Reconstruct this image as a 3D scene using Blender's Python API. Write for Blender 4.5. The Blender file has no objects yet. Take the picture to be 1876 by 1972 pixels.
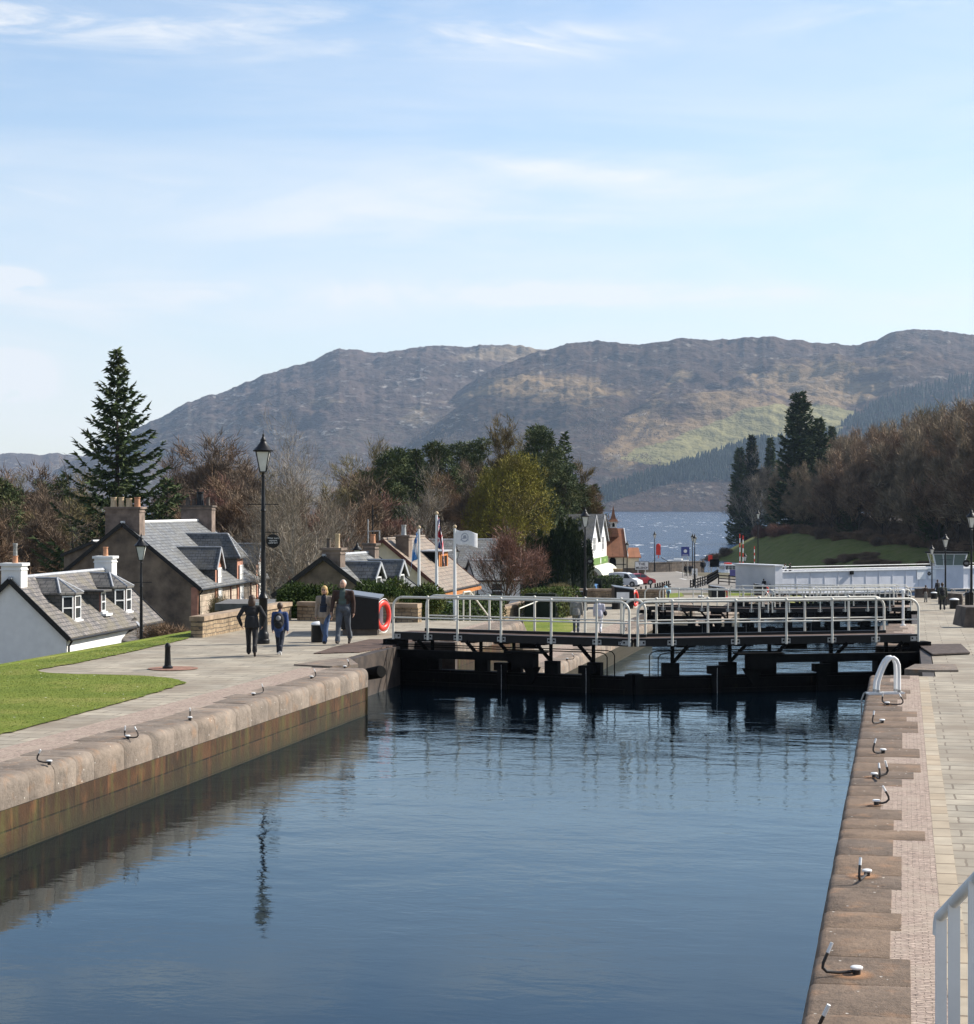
import bpy, bmesh, math, random
import numpy as np
from mathutils import Vector, Matrix
R = math.radians
SC = bpy.context.scene
COL = SC.collection
# ---------------------------------------------------------------- camera, sky, sun, exposure
F, CX, HZ, H = 3800.0, 938.0, 974.0, 4.05      # focal length and image centre measured on the photograph, eye height above the quay
cam = bpy.data.cameras.new('camera'); cam.sensor_fit = 'HORIZONTAL'
cam.angle = 2 * math.atan(938.0 / F); cam.shift_y = -12.0 / 1876.0
cam.clip_start = 0.1; cam.clip_end = 30000
camo = bpy.data.objects.new('camera', cam); COL.objects.link(camo)
camo.location = (0, 0, H); camo.rotation_euler = (R(90), 0, 0); SC.camera = camo
SC.view_settings.view_transform = 'Standard'; SC.view_settings.look = 'None'
SC.view_settings.exposure = 0.85; SC.view_settings.gamma = 1.0
SUN_EL, SUN_AZ = R(37), R(70)                  # azimuth clockwise from +Y: sun to the right, a little ahead of the camera
to_sun = Vector((math.sin(SUN_AZ) * math.cos(SUN_EL), math.cos(SUN_AZ) * math.cos(SUN_EL), math.sin(SUN_EL)))
sl = bpy.data.lights.new('sun', 'SUN'); sl.energy = 4.9; sl.angle = R(0.5); sl.color = (1.0, 0.94, 0.84)
so = bpy.data.objects.new('sun', sl); COL.objects.link(so); so.location = (30, 10, 60)
so.rotation_euler = (-to_sun).to_track_quat('-Z', 'Y').to_euler()

def build_world():
    w = bpy.data.worlds.new('World'); SC.world = w; w.use_nodes = True
    nt = w.node_tree; N = nt.nodes; L = nt.links
    bg = N['Background']
    sky = N.new('ShaderNodeTexSky'); sky.sky_type = 'NISHITA'; sky.sun_disc = False
    sky.sun_elevation = SUN_EL; sky.sun_rotation = SUN_AZ
    sky.air_density = 1.0; sky.dust_density = 0.5; sky.ozone_density = 2.4; sky.altitude = 20
    tc = N.new('ShaderNodeTexCoord'); sep = N.new('ShaderNodeSeparateXYZ'); L.new(tc.outputs['Generated'], sep.inputs[0])
    def m(op, a, b=None, c=None, clamp=False):
        n = N.new('ShaderNodeMath'); n.operation = op; n.use_clamp = clamp
        for i, q in enumerate((a, b, c)):
            if q is None: continue
            if isinstance(q, (int, float)): n.inputs[i].default_value = q
            else: L.new(q, n.inputs[i])
        return n.outputs[0]
    az = m('ARCTAN2', sep.outputs[0], sep.outputs[1]); el = m('ARCSINE', sep.outputs[2])
    def noise(sx, sy, scale, det, dist=0.0, off=0.0):
        cb = N.new('ShaderNodeCombineXYZ'); L.new(m('MULTIPLY', az, sx), cb.inputs[0]); L.new(m('MULTIPLY', el, sy), cb.inputs[1]); cb.inputs[2].default_value = off
        n = N.new('ShaderNodeTexNoise'); n.inputs['Scale'].default_value = scale; n.inputs['Detail'].default_value = det
        n.inputs['Roughness'].default_value = 0.6; n.inputs['Distortion'].default_value = dist
        L.new(cb.outputs[0], n.inputs['Vector']); return n.outputs['Fac']
    def ramp(v, lo, hi):
        n = N.new('ShaderNodeMapRange'); n.interpolation_type = 'SMOOTHSTEP'; L.new(v, n.inputs[0]); n.inputs[1].default_value = lo; n.inputs[2].default_value = hi; return n.outputs[0]
    wisp = ramp(noise(7, 46, 1.0, 7, 1.3), 0.40, 0.78); wisp2 = ramp(noise(5, 30, 1.0, 5, 0.6, 4.0), 0.36, 0.75)
    puff = ramp(noise(30, 55, 1.6, 5, 0.2, 9.0), 0.36, 0.52)
    def band(px, py, sx, sy, tilt=0.0):
        a0 = math.atan((px - CX) / F); e0 = math.atan((HZ - py) / F)
        da = m('SUBTRACT', az, a0); de = m('SUBTRACT', m('SUBTRACT', el, e0), m('MULTIPLY', da, tilt))
        q = m('ADD', m('POWER', m('ABSOLUTE', m('DIVIDE', da, sx / F)), 2.0), m('POWER', m('ABSOLUTE', m('DIVIDE', de, sy / F)), 2.0))
        return m('POWER', 2.718, m('MULTIPLY', q, -1.0))
    tot = None
    for (px, py, sx, sy, t, k, nz) in ((300, 55, 420, 48, 0, 1.35, wisp), (-300, 40, 400, 60, 0, .9, wisp), (980, 78, 260, 34, 0, 1.1, wisp), (1660, 48, 180, 30, .1, .75, wisp),
            (80, 385, 260, 26, .03, .9, wisp), (1020, 300, 330, 40, -.12, .45, wisp2), (800, 420, 600, 90, 0, .5, wisp2), (760, 565, 480, 26, 0, 2.2, wisp2), (1000, 320, 300, 14, -.09, .5, wisp), (230, 600, 500, 30, .0, .6, wisp2),
            (160, 640, 420, 30, 0, .55, wisp2), (1450, 575, 110, 20, 0, .8, wisp2), (1850, 580, 120, 24, 0, .9, wisp2), (1500, 330, 500, 70, .1, .35, wisp2),
            (12, 552, 40, 15, 0, 6.5, puff), (22, 732, 48, 30, 0, 5.5, puff)):
        v = m('MULTIPLY', m('MULTIPLY', band(px, py, sx, sy, t), nz), k)
        tot = v if tot is None else m('ADD', tot, v)
    # the cirrus goes on round the rest of the sky
    away = ramp(m('ABSOLUTE', az), 0.30, 0.6)
    tot = m('ADD', tot, m('MULTIPLY', m('MULTIPLY', wisp2, away), 0.5))
    veil = m('ADD', m('MULTIPLY', ramp(el, 0.27, 0.0), 0.50), m('MULTIPLY', m('MULTIPLY', ramp(noise(4, 20, 1.0, 5, 0.5, 2.0), .3, .75), .34), ramp(el, .40, .2)))
    tot = m('MINIMUM', m('ADD', tot, veil), 0.92)
    up = ramp(el, -0.02, 0.01)
    mix = N.new('ShaderNodeMix'); mix.data_type = 'RGBA'; L.new(m('MULTIPLY', tot, up), mix.inputs[0]); L.new(sky.outputs[0], mix.inputs[6])
    mix.inputs[7].default_value = CLOUD
    L.new(mix.outputs[2], bg.inputs[0]); bg.inputs[1].default_value = 0.096
CLOUD = (5.75, 5.8, 5.85, 1)
build_world()

# ---------------------------------------------------------------- frames of reference
TH = math.atan((1740 - CX) / F); S_, C_ = math.sin(TH), math.cos(TH)
def G(px, py, z=0.0):                    # the point of the horizontal plane z that the photo shows at (px, py)
    D = F * (H - z) / (py - HZ); return Vector(((px - CX) / F * D, D, z))
def P(px, D, z): return Vector(((px - CX) / F * D, D, z))
def ZY(py, D): return H - (py - HZ) / F * D
def W(u, v, z=0.0): return Vector((S_ * u + C_ * v, C_ * u - S_ * v, z))   # canal frame: u along the locks, v to the right
def UV(p): return (S_ * p[0] + C_ * p[1], C_ * p[0] - S_ * p[1])
VL, VR = -13.05, -0.80                   # lock walls
DROP, STEP = 2.1, 57.0                   # each lock: 2.1 m lower, 57 m further
WATER = -1.15
LOCH = -9.4

# ---------------------------------------------------------------- mesh helpers
class MB:
    def __init__(s): s.v = []; s.f = []; s.m = []
    def add(s, vs, fs, mi=0):
        b = len(s.v); s.v.extend([tuple(q) for q in vs]); s.f.extend([tuple(b + i for i in f) for f in fs]); s.m.extend([mi] * len(fs)); return s
    def box(s, x0, x1, y0, y1, z0, z1, mi=0):
        return s.add([(x0, y0, z0), (x1, y0, z0), (x1, y1, z0), (x0, y1, z0), (x0, y0, z1), (x1, y0, z1), (x1, y1, z1), (x0, y1, z1)],
                     [(0, 3, 2, 1), (4, 5, 6, 7), (0, 1, 5, 4), (1, 2, 6, 5), (2, 3, 7, 6), (3, 0, 4, 7)], mi)
    def hexa(s, b, t, mi=0):              # bottom quad, top quad
        return s.add(list(b) + list(t), [(0, 3, 2, 1), (4, 5, 6, 7), (0, 1, 5, 4), (1, 2, 6, 5), (2, 3, 7, 6), (3, 0, 4, 7)], mi)
    def bar(s, p, q, w, h, mi=0, up=(0, 0, 1)):   # rectangular bar from p to q
        p, q = Vector(p), Vector(q); d = (q - p).normalized(); u = Vector(up)
        if abs(d.dot(u)) > .98: u = Vector((0, 1, 0))
        a = d.cross(u).normalized() * w / 2; b = a.cross(d).normalized() * h / 2
        return s.hexa([p - a - b, p + a - b, q + a - b, q - a - b], [p - a + b, p + a + b, q + a + b, q - a + b], mi)
    def tube(s, pts, r, n=8, mi=0, cap=True):
        pts = [Vector(p) for p in pts]; k = len(pts)
        rs = r if isinstance(r, (list, tuple)) else [r] * k
        d0 = (pts[1] - pts[0]).normalized()
        a = d0.cross(Vector((0, 0, 1)))
        if a.length < .05: a = d0.cross(Vector((0, 1, 0)))
        a.normalize(); vs = []
        for i in range(k):
            d = (pts[min(i + 1, k - 1)] - pts[max(i - 1, 0)]).normalized()
            a = (a - d * a.dot(d)).normalized(); b = d.cross(a)
            for j in range(n):
                t = 2 * math.pi * j / n; vs.append(pts[i] + (a * math.cos(t) + b * math.sin(t)) * rs[i])
        fs = [(i * n + j, i * n + (j + 1) % n, (i + 1) * n + (j + 1) % n, (i + 1) * n + j) for i in range(k - 1) for j in range(n)]
        if cap: fs += [tuple(range(n - 1, -1, -1)), tuple((k - 1) * n + j for j in range(n))]
        return s.add(vs, fs, mi)
    def lathe(s, prof, n=16, c=(0, 0, 0), mi=0, a0=0.0):    # prof: (r, z)
        vs = []; k = len(prof)
        for (r, z) in prof:
            for j in range(n):
                t = 2 * math.pi * j / n + a0; vs.append((c[0] + r * math.cos(t), c[1] + r * math.sin(t), c[2] + z))
        fs = [(i * n + j, i * n + (j + 1) % n, (i + 1) * n + (j + 1) % n, (i + 1) * n + j) for i in range(k - 1) for j in range(n)]
        fs += [tuple(range(n - 1, -1, -1)), tuple((k - 1) * n + j for j in range(n))]
        return s.add(vs, fs, mi)
    def prism(s, poly, off, mi=0):        # planar polygon (3d points) pushed along off
        n = len(poly); off = Vector(off); a = [Vector(p) for p in poly]
        return s.add(a + [p + off for p in a], [tuple(range(n - 1, -1, -1)), tuple(range(n, 2 * n))] + [(i, (i + 1) % n, n + (i + 1) % n, n + i) for i in range(n)], mi)
    def ell(s, c, r, nu=12, nv=8, mi=0):
        vs = [(c[0], c[1], c[2] - r[2])]
        for i in range(1, nv):
            t = -math.pi / 2 + math.pi * i / nv
            for j in range(nu):
                p = 2 * math.pi * j / nu; vs.append((c[0] + r[0] * math.cos(t) * math.cos(p), c[1] + r[1] * math.cos(t) * math.sin(p), c[2] + r[2] * math.sin(t)))
        vs.append((c[0], c[1], c[2] + r[2])); e = len(vs) - 1
        fs = [(0, 1 + (j + 1) % nu, 1 + j) for j in range(nu)]
        for i in range(nv - 2):
            for j in range(nu):
                fs.append((1 + i * nu + j, 1 + i * nu + (j + 1) % nu, 1 + (i + 1) * nu + (j + 1) % nu, 1 + (i + 1) * nu + j))
        b = 1 + (nv - 2) * nu
        fs += [(b + j, b + (j + 1) % nu, e) for j in range(nu)]
        return s.add(vs, fs, mi)
    def mesh(s, name, mats, smooth=False):
        me = bpy.data.meshes.new(name); me.from_pydata(s.v, [], s.f); me.validate()
        for m in (mats if isinstance(mats, (list, tuple)) else [mats]): me.materials.append(m)
        if len(me.polygons) == len(s.m): me.polygons.foreach_set('material_index', s.m)
        bm = bmesh.new(); bm.from_mesh(me); bmesh.ops.recalc_face_normals(bm, faces=bm.faces); bm.to_mesh(me); bm.free()
        if smooth:
            me.polygons.foreach_set('use_smooth', [True] * len(me.polygons))
            try: me.set_sharp_from_angle(angle=R(38))
            except Exception: pass
        me.update(); return me
    def build(s, name, mats, parent=None, smooth=False, label=None):
        return link(name, s.mesh(name, mats, smooth), parent, label)
def link(name, data, parent=None, label=None):
    o = bpy.data.objects.new(name, data); COL.objects.link(o)
    if parent is not None: o.parent = parent
    if label: o['label'] = label
    return o
def thing(name, label, cat, loc=(0, 0, 0), rz=0.0, group=None):
    o = bpy.data.objects.new(name, None); COL.objects.link(o); o.empty_display_size = .3
    o.location = loc; o.rotation_euler = (0, 0, rz)
    return tag(o, label, cat, group)
def tag(o, label, cat, group=None, kind=None):
    o['label'] = label; o['category'] = cat
    if group: o['group'] = group
    if kind: o['kind'] = kind
    return o
def struct(o): o['kind'] = 'structure'; return o
KIDS = {}
def dup(root, loc, rz=None, label=None, group=None, scale=None):
    def rec(o, par):
        c = o.copy(); COL.objects.link(c)
        if par is not None: c.parent = par
        for ch in o.children: rec(ch, c)
        return c
    r = rec(root, None); r.location = loc
    if rz is not None: r.rotation_euler = (0, 0, rz)
    if label: r['label'] = label
    if group: r['group'] = group
    if scale: r.scale = scale if isinstance(scale, tuple) else (scale,) * 3
    return r
def canal(o):                              # meshes written in the canal frame (v, u, z)
    o.rotation_euler = (0, 0, -TH); return o
def tris(name, V, mats, mi=None, smooth=False, normals=None):     # triangle soup -> mesh, V (n,3,3)
    n = len(V); me = bpy.data.meshes.new(name)
    me.vertices.add(3 * n); me.vertices.foreach_set('co', np.ascontiguousarray(V, dtype=np.float32).ravel())
    me.loops.add(3 * n); me.loops.foreach_set('vertex_index', np.arange(3 * n, dtype=np.int32))
    me.polygons.add(n); me.polygons.foreach_set('loop_start', np.arange(0, 3 * n, 3, dtype=np.int32))
    try: me.polygons.foreach_set('loop_total', np.full(n, 3, dtype=np.int32))
    except Exception: pass
    for m in (mats if isinstance(mats, (list, tuple)) else [mats]): me.materials.append(m)
    if mi is not None: me.polygons.foreach_set('material_index', np.asarray(mi, dtype=np.int32))
    me.update(calc_edges=True); me.validate(); return me
def grid_mesh(name, X, Y, Z, mats, smooth=True, mi=None, keep=None):
    a, b = X.shape; V = np.stack([X, Y, Z], -1).reshape(-1, 3)
    idx = np.arange(a * b).reshape(a, b)
    Fq = np.stack([idx[:-1, :-1], idx[:-1, 1:], idx[1:, 1:], idx[1:, :-1]], -1).reshape(-1, 4)
    if keep is not None: Fq = Fq[keep.reshape(-1)]
    if mi is not None and keep is not None: mi = mi.reshape(-1)[keep.reshape(-1)]
    me = bpy.data.meshes.new(name); n = len(Fq)
    me.vertices.add(len(V)); me.vertices.foreach_set('co', V.astype(np.float32).ravel())
    me.loops.add(4 * n); me.loops.foreach_set('vertex_index', Fq.astype(np.int32).ravel())
    me.polygons.add(n); me.polygons.foreach_set('loop_start', np.arange(0, 4 * n, 4, dtype=np.int32))
    try: me.polygons.foreach_set('loop_total', np.full(n, 4, dtype=np.int32))
    except Exception: pass
    for m in (mats if isinstance(mats, (list, tuple)) else [mats]): me.materials.append(m)
    if mi is not None: me.polygons.foreach_set('material_index', mi.astype(np.int32).ravel())
    if smooth: me.polygons.foreach_set('use_smooth', np.ones(n, dtype=bool))
    me.update(calc_edges=True); return me
def poly_sheet(name, pts, mat, z=None, parent=None):
    bm = bmesh.new(); vs = [bm.verts.new(p) for p in pts]; f = bm.faces.new(vs)
    if f.normal.z < 0: f.normal_flip()
    bm.normal_update()
    for f in bm.faces:
        if f.normal.z < 0: f.normal_flip()
    bmesh.ops.triangulate(bm, faces=bm.faces[:])
    me = bpy.data.meshes.new(name); bm.to_mesh(me); bm.free(); me.materials.append(mat)
    return link(name, me, parent)
# fractal noise in numpy
def _h(ix, iy, s):
    n = (ix * 374761393 + iy * 668265263 + s * 1442695041) & 0x7fffffff
    n = ((n ^ (n >> 13)) * 1274126177) & 0x7fffffff
    return ((n ^ (n >> 16)) & 0xffff) / 65535.0
def vnoise(x, y, s=0):
    ix = np.floor(x).astype(np.int64); iy = np.floor(y).astype(np.int64); fx = x - ix; fy = y - iy
    fx = fx * fx * fx * (fx * (fx * 6 - 15) + 10); fy = fy * fy * fy * (fy * (fy * 6 - 15) + 10)
    a = _h(ix, iy, s); b = _h(ix + 1, iy, s); c = _h(ix, iy + 1, s); d = _h(ix + 1, iy + 1, s)
    return (a + (b - a) * fx) * (1 - fy) + (c + (d - c) * fx) * fy
def fbm(x, y, o=5, s=0, g=.5, ridged=False):
    t = 0; a = 1.0; n = 0
    for i in range(o):
        v = vnoise(x * 2 ** i, y * 2 ** i, s + i * 17) * 2 - 1
        if ridged: v = 1 - 2 * np.abs(v)
        t = t + a * v; n += a; a *= g
    return t / n
def sstep(a, b, x):
    t = np.clip((x - a) / (b - a), 0, 1); return t * t * (3 - 2 * t)

# ---------------------------------------------------------------- materials
class NT:
    def __init__(s, name):
        s.mat = bpy.data.materials.new(name); s.mat.use_nodes = True; s.t = s.mat.node_tree; s.N = s.t.nodes; s.L = s.t.links
        s.b = s.N['Principled BSDF']; s._tc = None
    def tc(s, k='Object'):
        if s._tc is None: s._tc = s.N.new('ShaderNodeTexCoord')
        return s._tc.outputs[k]
    def set(s, k, v):
        if hasattr(v, 'is_linked') or hasattr(v, 'links'): s.L.new(v, s.b.inputs[k])
        else:
            if isinstance(v, tuple) and len(v) == 3: v = v + (1,)
            s.b.inputs[k].default_value = v
    def math(s, op, a, b=None, clamp=False):
        n = s.N.new('ShaderNodeMath'); n.operation = op; n.use_clamp = clamp
        for i, q in enumerate((a, b)):
            if q is None: continue
            if isinstance(q, (int, float)): n.inputs[i].default_value = q
            else: s.L.new(q, n.inputs[i])
        return n.outputs[0]
    def noise(s, scale, det=4, rough=.55, vec=None, dist=0, stretch=None):
        n = s.N.new('ShaderNodeTexNoise'); n.inputs['Scale'].default_value = scale; n.inputs['Detail'].default_value = det
        n.inputs['Roughness'].default_value = rough; n.inputs['Distortion'].default_value = dist
        v = vec or s.tc()
        if stretch:
            mp = s.N.new('ShaderNodeMapping'); mp.inputs['Scale'].default_value = stretch; s.L.new(v, mp.inputs[0]); v = mp.outputs[0]
        s.L.new(v, n.inputs['Vector']); return n.outputs['Fac']
    def ramp(s, v, stops):
        n = s.N.new('ShaderNodeValToRGB'); e = n.color_ramp.elements
        while len(e) < len(stops): e.new(.5)
        for i, (p, c) in enumerate(stops):
            e[i].position = p; e[i].color = (c if isinstance(c, tuple) else (c, c, c)) + (1,)
        s.L.new(v, n.inputs[0]); return n.outputs[0]
    def mix(s, f, a, b, mode='MIX'):
        n = s.N.new('ShaderNodeMix'); n.data_type = 'RGBA'; n.blend_type = mode
        for i, q in ((0, f), (6, a), (7, b)):
            if isinstance(q, (int, float)): n.inputs[i].default_value = q
            elif isinstance(q, tuple): n.inputs[i].default_value = q + (1,) if len(q) == 3 else q
            else: s.L.new(q, n.inputs[i])
        return n.outputs[2]
    def bump(s, hgt, strength=.3, dist=.02):
        n = s.N.new('ShaderNodeBump'); n.inputs['Strength'].default_value = strength; n.inputs['Distance'].default_value = dist
        s.L.new(hgt, n.inputs['Height']); s.L.new(n.outputs[0], s.b.inputs['Normal']); return n
    def axes(s, ax, k=(1, 1), off=(0, 0)):
        sp = s.N.new('ShaderNodeSeparateXYZ'); s.L.new(s.tc(), sp.inputs[0]); cb = s.N.new('ShaderNodeCombineXYZ')
        for i in range(2):
            s.L.new(s.math('ADD', s.math('MULTIPLY', sp.outputs['xyz'.index(ax[i])], k[i]), off[i]), cb.inputs[i])
        return cb.outputs[0]
def M(name, col, rough=.75, var=.25, scale=4.0, bump=0.0, bscale=30, metal=0.0, spec=.4, col2=None, stretch=None, lo=.35, hi=.65):
    q = NT(name); c2 = col2 or tuple(x * (1 - var) for x in col); c1 = col if col2 else tuple(min(1, x * (1 + var * .6)) for x in col)
    n = q.noise(scale, 5, .6, stretch=stretch)
    q.set('Base Color', q.ramp(n, [(lo, c2), (hi, c1)])); q.set('Roughness', rough); q.set('Metallic', metal); q.set('Specular IOR Level', spec)
    if bump: q.bump(q.noise(bscale, 4, .6, stretch=stretch), bump, .01)
    return q.mat
def MB_(name, c1, c2, mort, bw, bh, ms, ax='xy', k=(1, 1), rough=.85, bump=.5, bd=.015, off=.5, vs=1.6, vamt=.35, spec=.25, sq=1, msmooth=.1, grime=None, wob=0, wobs=3.0):
    q = NT(name); v = q.axes(ax, k)
    if wob:
        wn = q.N.new('ShaderNodeTexNoise'); wn.inputs['Scale'].default_value = wobs; q.L.new(q.tc(), wn.inputs['Vector']); vm = q.N.new('ShaderNodeVectorMath'); vm.operation = 'MULTIPLY_ADD'; q.L.new(wn.outputs['Color'], vm.inputs[0]); vm.inputs[1].default_value = (wob, wob, 0); q.L.new(v, vm.inputs[2]); v = vm.outputs[0]
    # wobble the pattern so that no joint is ruler straight
    b = q.N.new('ShaderNodeTexBrick'); q.L.new(v, b.inputs['Vector'])
    b.inputs['Color1'].default_value = c1 + (1,); b.inputs['Color2'].default_value = c2 + (1,); b.inputs['Mortar'].default_value = mort + (1,)
    b.inputs['Scale'].default_value = 1; b.inputs['Mortar Size'].default_value = ms; b.inputs['Mortar Smooth'].default_value = msmooth
    b.inputs['Brick Width'].default_value = bw; b.inputs['Row Height'].default_value = bh; b.offset = off; b.squash = sq; b.squash_frequency = 3; b.offset_frequency = 2
    n = q.noise(vs, 6, .65); col = q.mix(1.0, b.outputs['Color'], q.ramp(n, [(.3, 1 - vamt), (.7, 1 + vamt * .5)]), 'MULTIPLY')
    if grime: col = q.mix(q.ramp(q.noise(grime[1], 5, .6), [(.45, 0.0), (.7, 1.0)]), col, grime[0])
    q.set('Base Color', col); q.set('Roughness', rough); q.set('Specular IOR Level', spec)
    hh = q.math('ADD', q.math('MULTIPLY', b.outputs['Fac'], -1.0), q.math('MULTIPLY', q.noise(25, 4, .6), .35))
    q.bump(hh, bump, bd); return q.mat
# ---------------------------------------------------------------- shared materials
m_black = M('black_paint', (.008, .008, .009), .42, .3, 9, spec=.25)
m_dark = M('dark_timber', (.006, .0055, .005), .8, .5, 5, .3, 30, spec=.1)
q = NT('gate_planks'); c = q.ramp(q.noise(4, 5, .6, stretch=(3, 3, .4)), [(.35, (.0025, .0022, .002)), (.65, (.007, .006, .005))]); c = q.mix(q.ramp(q.noise(1.6, 6, .7, stretch=(2.2, 2.2, .25)), [(.60, 0.), (.74, .8)]), c, (.030, .030, .016)); c = q.mix(q.ramp(q.noise(2.3, 6, .7, stretch=(2.6, 2.6, .2)), [(.64, 0.), (.74, .7)]), c, (.055, .030, .016)); q.set('Base Color', c); q.set('Roughness', .7); q.set('Specular IOR Level', .08); q.bump(q.noise(9, 5, .7, stretch=(3, 3, .4)), .6, .02); m_wet = q.mat
q = NT('cream_rail_paint'); q.set('Base Color', q.mix(q.ramp(q.noise(7, 6, .75), [(.60, 0.), (.70, .8)]), q.ramp(q.noise(2.5, 4, .6), [(.3, (.56, .53, .45)), (.7, (.70, .67, .59))]), (.24, .12, .055))); q.set('Roughness', .42); m_rail = q.mat
m_white = M('white_paint', (.72, .72, .71), .5, .1, 3)
m_steel = M('galvanised_steel', (.36, .36, .35), .45, .3, 12, metal=.4)
m_rust = M('rust', (.28, .13, .07), .85, .4, 14)
m_board = MB_('plank_deck', (.13, .085, .065), (.10, .065, .05), (.02, .015, .012), 6, .17, .018, 'xy', vs=3, vamt=.4)
m_slab = MB_('stone_paving_slabs', (.355, .312, .243), (.29, .26, .208), (.16, .13, .10), 1.15, .26, .015, 'xy', (1, .5), rough=.85, bump=.3, bd=.006, vs=.9, vamt=.34, off=.37, grime=((.20, .165, .125), .42), wob=.05)
m_kerbslab = MB_('paving_edge_strip', (.375, .325, .25), (.335, .265, .185), (.17, .13, .09), 2.0, .31, .012, 'xy', (1, .5), bump=.3, bd=.008, vs=1.4, vamt=.25)
m_sett = MB_('granite_setts', (.44, .34, .28), (.35, .265, .215), (.25, .19, .15), .125, .036, .006, 'xy', (1, .6), bump=1.0, bd=.02, vs=14, vamt=.55, off=.43, msmooth=.6, grime=((.36, .29, .23), 2.2), wob=.05, wobs=9)
def stone_coping(name, c1, c2, c3):
    q = NT(name); gi = q.N.new('ShaderNodeNewGeometry')
    base = q.ramp(gi.outputs['Random Per Island'], [(0, c1), (.5, c2), (1, c3)])
    n = q.noise(1.7, 7, .68); n2 = q.noise(9, 5, .7); n3 = q.noise(3.1, 3, .5)
    c = q.mix(1, base, q.ramp(n, [(.28, .45), (.48, .9), (.72, 1.25)]), 'MULTIPLY')
    c = q.mix(1, c, q.ramp(n2, [(.3, .8), (.7, 1.12)]), 'MULTIPLY')
    c = q.mix(q.ramp(n3, [(.56, 0.), (.72, .55)]), c, (.27, .155, .085))       # rusty brown staining
    v = q.N.new('ShaderNodeTexVoronoi'); v.inputs['Scale'].default_value = 5.5; q.L.new(q.tc(), v.inputs['Vector'])
    c = q.mix(q.ramp(v.outputs['Distance'], [(.055, 1.), (.085, 0.)]), c, (.52, .48, .42))   # lichen and bird specks
    q.set('Base Color', c); q.set('Roughness', .78); q.set('Specular IOR Level', .3)
    q.bump(q.math('ADD', q.noise(14, 6, .7), q.math('MULTIPLY', n, 1.5)), .8, .03); return q.mat
m_cop_l = stone_coping('worn_coping_stone', (.21, .162, .122), (.18, .143, .112), (.238, .190, .148))
m_cop_r = stone_coping('brown_coping_stone', (.165, .112, .074), (.14, .102, .074), (.19, .128, .083))
def lock_face(name):
    q = NT(name); v = q.axes('yz', off=(0, .46)); b = q.N.new('ShaderNodeTexBrick'); q.L.new(v, b.inputs['Vector'])
    b.inputs['Color1'].default_value = (.074, .035, .015, 1); b.inputs['Color2'].default_value = (.038, .022, .011, 1); b.inputs['Mortar'].default_value = (.008, .006, .005, 1)
    b.inputs['Scale'].default_value = 1; b.inputs['Mortar Size'].default_value = .014; b.inputs['Brick Width'].default_value = 1.35; b.inputs['Row Height'].default_value = .335; b.offset = .42
    c = q.mix(1, b.outputs['Color'], q.ramp(q.noise(1.1, 7, .7), [(.25, .45), (.5, .9), (.75, 1.35)]), 'MULTIPLY')
    st = q.noise(1.0, 5, .65, stretch=(1, 2.6, .35))
    c = q.mix(q.ramp(st, [(.5, 0.), (.68, .8)]), c, (.075, .075, .022))      # green weed
    st2 = q.noise(1.0, 5, .65, stretch=(1, 3.2, .4), vec=q.axes('zyx'))
    c = q.mix(q.ramp(st2, [(.55, 0.), (.75, .75)]), c, (.17, .07, .03))     # iron staining
    c = q.mix(q.ramp(q.noise(2.4, 5, .7), [(.55, 0.), (.7, .7)]), c, (.03, .022, .018))
    spz = q.N.new('ShaderNodeSeparateXYZ'); q.L.new(q.tc(), spz.inputs[0]); zz = q.math('ADD', spz.outputs[2], q.math('MULTIPLY', q.math('SUBTRACT', q.noise(1.0, 6, .7, stretch=(1, 1.6, .25)), .5), .9))
    c = q.mix(q.ramp(q.math('MULTIPLY', q.math('ADD', zz, 1.3), 1.0), [(.15, .85), (.65, 0.)]), c, (.026, .022, .011))   # weed and slime left by the changing water level
    q.set('Base Color', c); q.set('Roughness', .7); q.set('Specular IOR Level', .15)
    q.bump(q.math('SUBTRACT', q.noise(9, 6, .7), q.math('MULTIPLY', b.outputs['Fac'], 1.2)), .6, .02); return q.mat
m_face = lock_face('lock_wall_masonry'); m_recess_shade = M('recess_shade_masonry', (.045, .032, .024), .7, .6, 2.5, .6, 9)  # second masonry: dark tone stands for the shadow inside the gate recess
m_rubble = MB_('rubble_masonry', (.36, .27, .17), (.24, .17, .105), (.13, .105, .08), .34, .125, .012, 'yz', bump=.9, bd=.03, vs=2.6, vamt=.5, sq=.6, wob=.09, wobs=2.5)
m_rubble_x = MB_('rubble_masonry_across', (.36, .27, .17), (.24, .17, .105), (.13, .105, .08), .34, .125, .012, 'xz', bump=.9, bd=.03, vs=2.6, vamt=.5, sq=.6, wob=.09, wobs=2.5)
m_copestone = M('wall_cope_stone', (.30, .22, .15), .85, .35, 2.5, .4, 20)
m_darkstone = M('dark_stone', (.10, .08, .065), .9, .45, 2.2, .6, 8)
def grass_mat(name, a, b, c, daisy=True):
    q = NT(name); n = q.noise(.55, 6, .62); n2 = q.noise(14, 4, .7)
    col = q.ramp(n, [(.3, a), (.5, b), (.7, c)]); col = q.mix(1, col, q.ramp(n2, [(.25, .55), (.75, 1.3)]), 'MULTIPLY')
    if daisy:
        v = q.N.new('ShaderNodeTexVoronoi'); v.inputs['Scale'].default_value = 2.6; q.L.new(q.tc(), v.inputs['Vector'])
        col = q.mix(q.ramp(v.outputs['Distance'], [(.05, 1.), (.075, 0.)]), col, (.75, .75, .7))
    q.set('Base Color', col); q.set('Roughness', .9); q.set('Specular IOR Level', .15); q.bump(q.noise(35, 4, .7), .8, .03); return q.mat
m_lawn = grass_mat('lawn_grass', (.095, .135, .017), (.145, .180, .024), (.235, .225, .06))
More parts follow.
